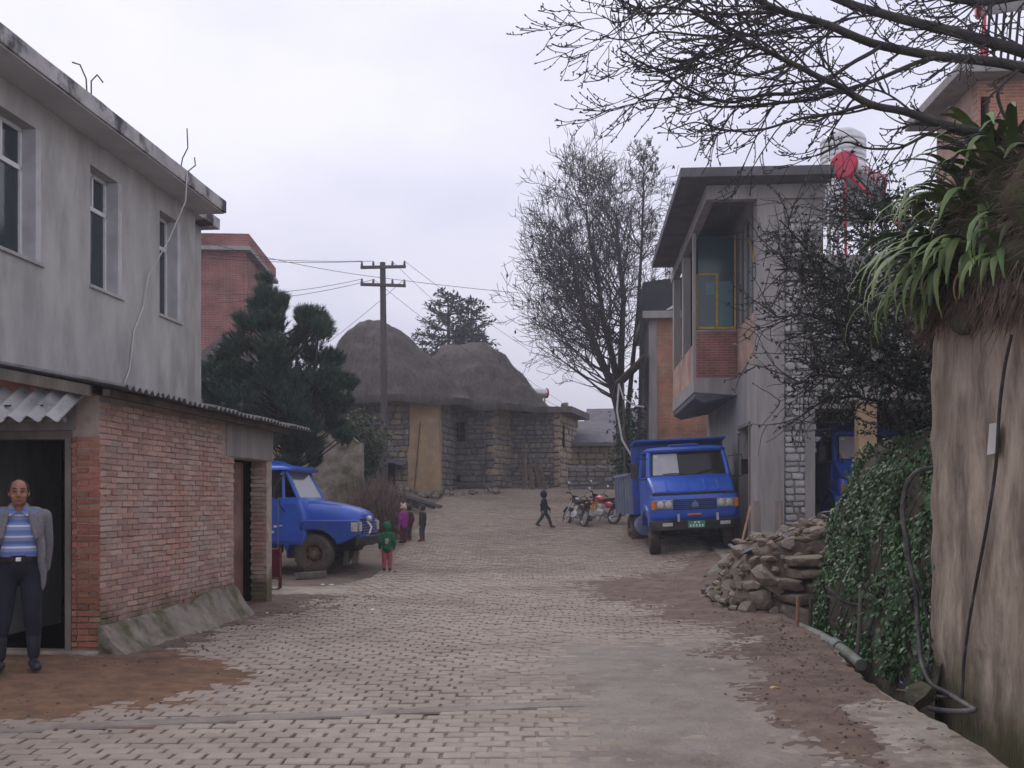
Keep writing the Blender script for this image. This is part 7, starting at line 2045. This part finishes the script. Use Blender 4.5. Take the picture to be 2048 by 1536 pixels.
# ================================================================== small things
hc_ = thing('hand_cart', 'maroon framed handcart half hidden behind the shed corner', 'cart', at(551, 1176, 18.3), .1)
hc_.location.z = g(-4.1, 18.3) + .02
mb = MB()
for (x, y) in ((-.12, -.12), (.08, -.12), (-.12, .12), (.08, .12)): mb.bb(x - .015, x + .015, y - .015, y + .015, 0, .78)
mb.build('frame', M['maroon_paint'], hc_)
mb = MB(); mb.bb(-.13, .09, -.10, .10, .22, .72); mb.build('box', M['maroon_paint'], hc_, bevel=.01)
for x in (-.08, .05):
    mb = MB(); mb.tube([(x, -.1, .7), (x + .01, -.08, 1.62)], .010, 5); mb.build('handle', M['grey_timber'], hc_)
mb = MB(); mb.lathe([(.09, -.02), (.11, -.02), (.11, .02), (.09, .02)], (0, -.16, .11), axis=(0, 1, 0), n=16, cap=False); mb.build('wheel', M['tyre'], hc_)
chk = at(622, 1163, 20.9)
mb = MB(); mb.box((0, 0, .06), (.62, .16, .13), ry(-.08), j=.02); tag(mb.build('wheel_chock', M['grey_timber'], None, bevel=.015, loc=(chk.x, chk.y, g(chk.x, chk.y) + .0), rot=(0, 0, .12)), 'broken wooden beam lying before the bonneted truck wheel', 'beam')
for (px, Y, w, h, lab) in ((693, 23.4, .10, .42, 'short grey post under the truck bumper'), (712, 23.8, .14, .45, 'pale stone post beside the truck bumper')):
    x = (px - 1024) / F * Y; mb = MB(); mb.box((0, 0, h / 2), (w, w, h), ry(.06), j=.01); tag(mb.build('kerb_post', M['kerb'], None, bevel=.012, loc=(x, Y, g(x, Y) - .02)), lab, 'post')
def litter(name, lab, cat, px, py, mat, s_, flat=.5):
    Y = CH * F / (py - HZ)
    for _ in range(12):
        x = (px - 1024) / F * Y; Y = (CH - g(x, Y) - .03) * F / (py - HZ)
    x = (px - 1024) / F * Y
    ob = link(name, rock_mesh(px, M[mat], 2, .6), None, loc=(x, Y, g(x, Y) + .02 + s_ * flat * .4), rot=(0, 0, px * .7)); ob.scale = (s_ * 1.4, s_, s_ * flat)
    tag(ob, lab, cat)
litter('plastic_bag', 'crumpled white plastic bag on the road before the dump truck', 'bag', 1216, 1064, 'litter_white', .16)
litter('paper_scrap', 'small white scrap in the mud patch beyond the shed', 'litter', 746, 1220, 'litter_white', .07)
litter('paper_scrap', 'white rag by the broken beam under the truck', 'litter', 664, 1170, 'litter_white', .10, .4)
litter('paper_scrap', 'grey-white scrap nearest the broken beam', 'litter', 646, 1169, 'litter_white', .07)
litter('paper_scrap', 'pale scrap on the cement apron by the shed door', 'litter', 533, 1226, 'litter_white', .06)
litter('bread_crust', 'pale bread crust lying on the muddy paving', 'litter', 1549, 1379, 'bread', .085)
litter('paper_scrap', 'red scrap in the mud before the rubble heap', 'litter', 1375, 1197, 'litter_red', .08, .35)
litter('paper_scrap', 'pinkish scrap behind the green-hooded child', 'litter', 792, 1143, 'litter_red', .10, .3)
litter('paper_scrap', 'tiny pale red scrap on the mud nearer the dump truck', 'litter', 1368, 1160, 'litter_red', .05)
p = at(1803, 1366, 8.75); ob = link('plastic_wrapper', rock_mesh(3, M['litter_blue'], 2, .6), None, loc=p, rot=(.3, .9, .2)); ob.scale = (.05, .05, .02); tag(ob, 'blue plastic wrapper caught in the drain', 'litter')
# clods and crumbs on the mud, too many to count
cl = MB(); rr = random.Random(77)
for _ in range(900):
    k = rr.random()
    if k < .45: y = rr.uniform(6.0, 13.5); x = road_right(y) - .15 - abs(rr.gauss(0, .6)); z = right_mud_z(x, y) if x > .25 else g(x, y) + .022
    elif k < .6: y = rr.uniform(13.5, 21); x = rr.uniform(1.8, 4.2); z = right_mud_z(x, y)
    elif k < .85: y = rr.uniform(10.6, 17); x = -5.09 + .087 * y + .35 + abs(rr.gauss(0, .6)); z = max(left_mud_z(x, y), g(x, y) + .02)
    else: x = rr.uniform(-5.3, -2.6); y = rr.uniform(7.0, 10.2); z = max(mound_z(x, y), g(x, y) + .02)
    s_ = rr.uniform(.004, .012) * (1.6 if rr.random() < .08 else 1)
    cl.box((x, y, z + s_ * .2), (s_ * 2, s_ * 1.6, s_ * 1.2), rz(rr.uniform(0, 6)) @ rx(rr.uniform(0, 2)), j=s_ * .3)
tag(cl.build('clods', M['mud']), kind='stuff')

# ================================================================== damp winter air
hz_ = MB(); hz_.bb(-420, 420, -14, 720, -2.0, 60.0)
hm = bpy.data.materials.new('haze'); hm.use_nodes = True
hn = hm.node_tree.nodes; hn.clear()
ho = hn.new('ShaderNodeOutputMaterial'); hv = hn.new('ShaderNodeVolumePrincipled')
hv.inputs['Color'].default_value = (.93, .93, 1.0, 1); hv.inputs['Density'].default_value = .0020; hv.inputs['Anisotropy'].default_value = 0.2
hm.node_tree.links.new(hv.outputs['Volume'], ho.inputs['Volume'])
tag(hz_.build('haze', hm), kind='stuff')
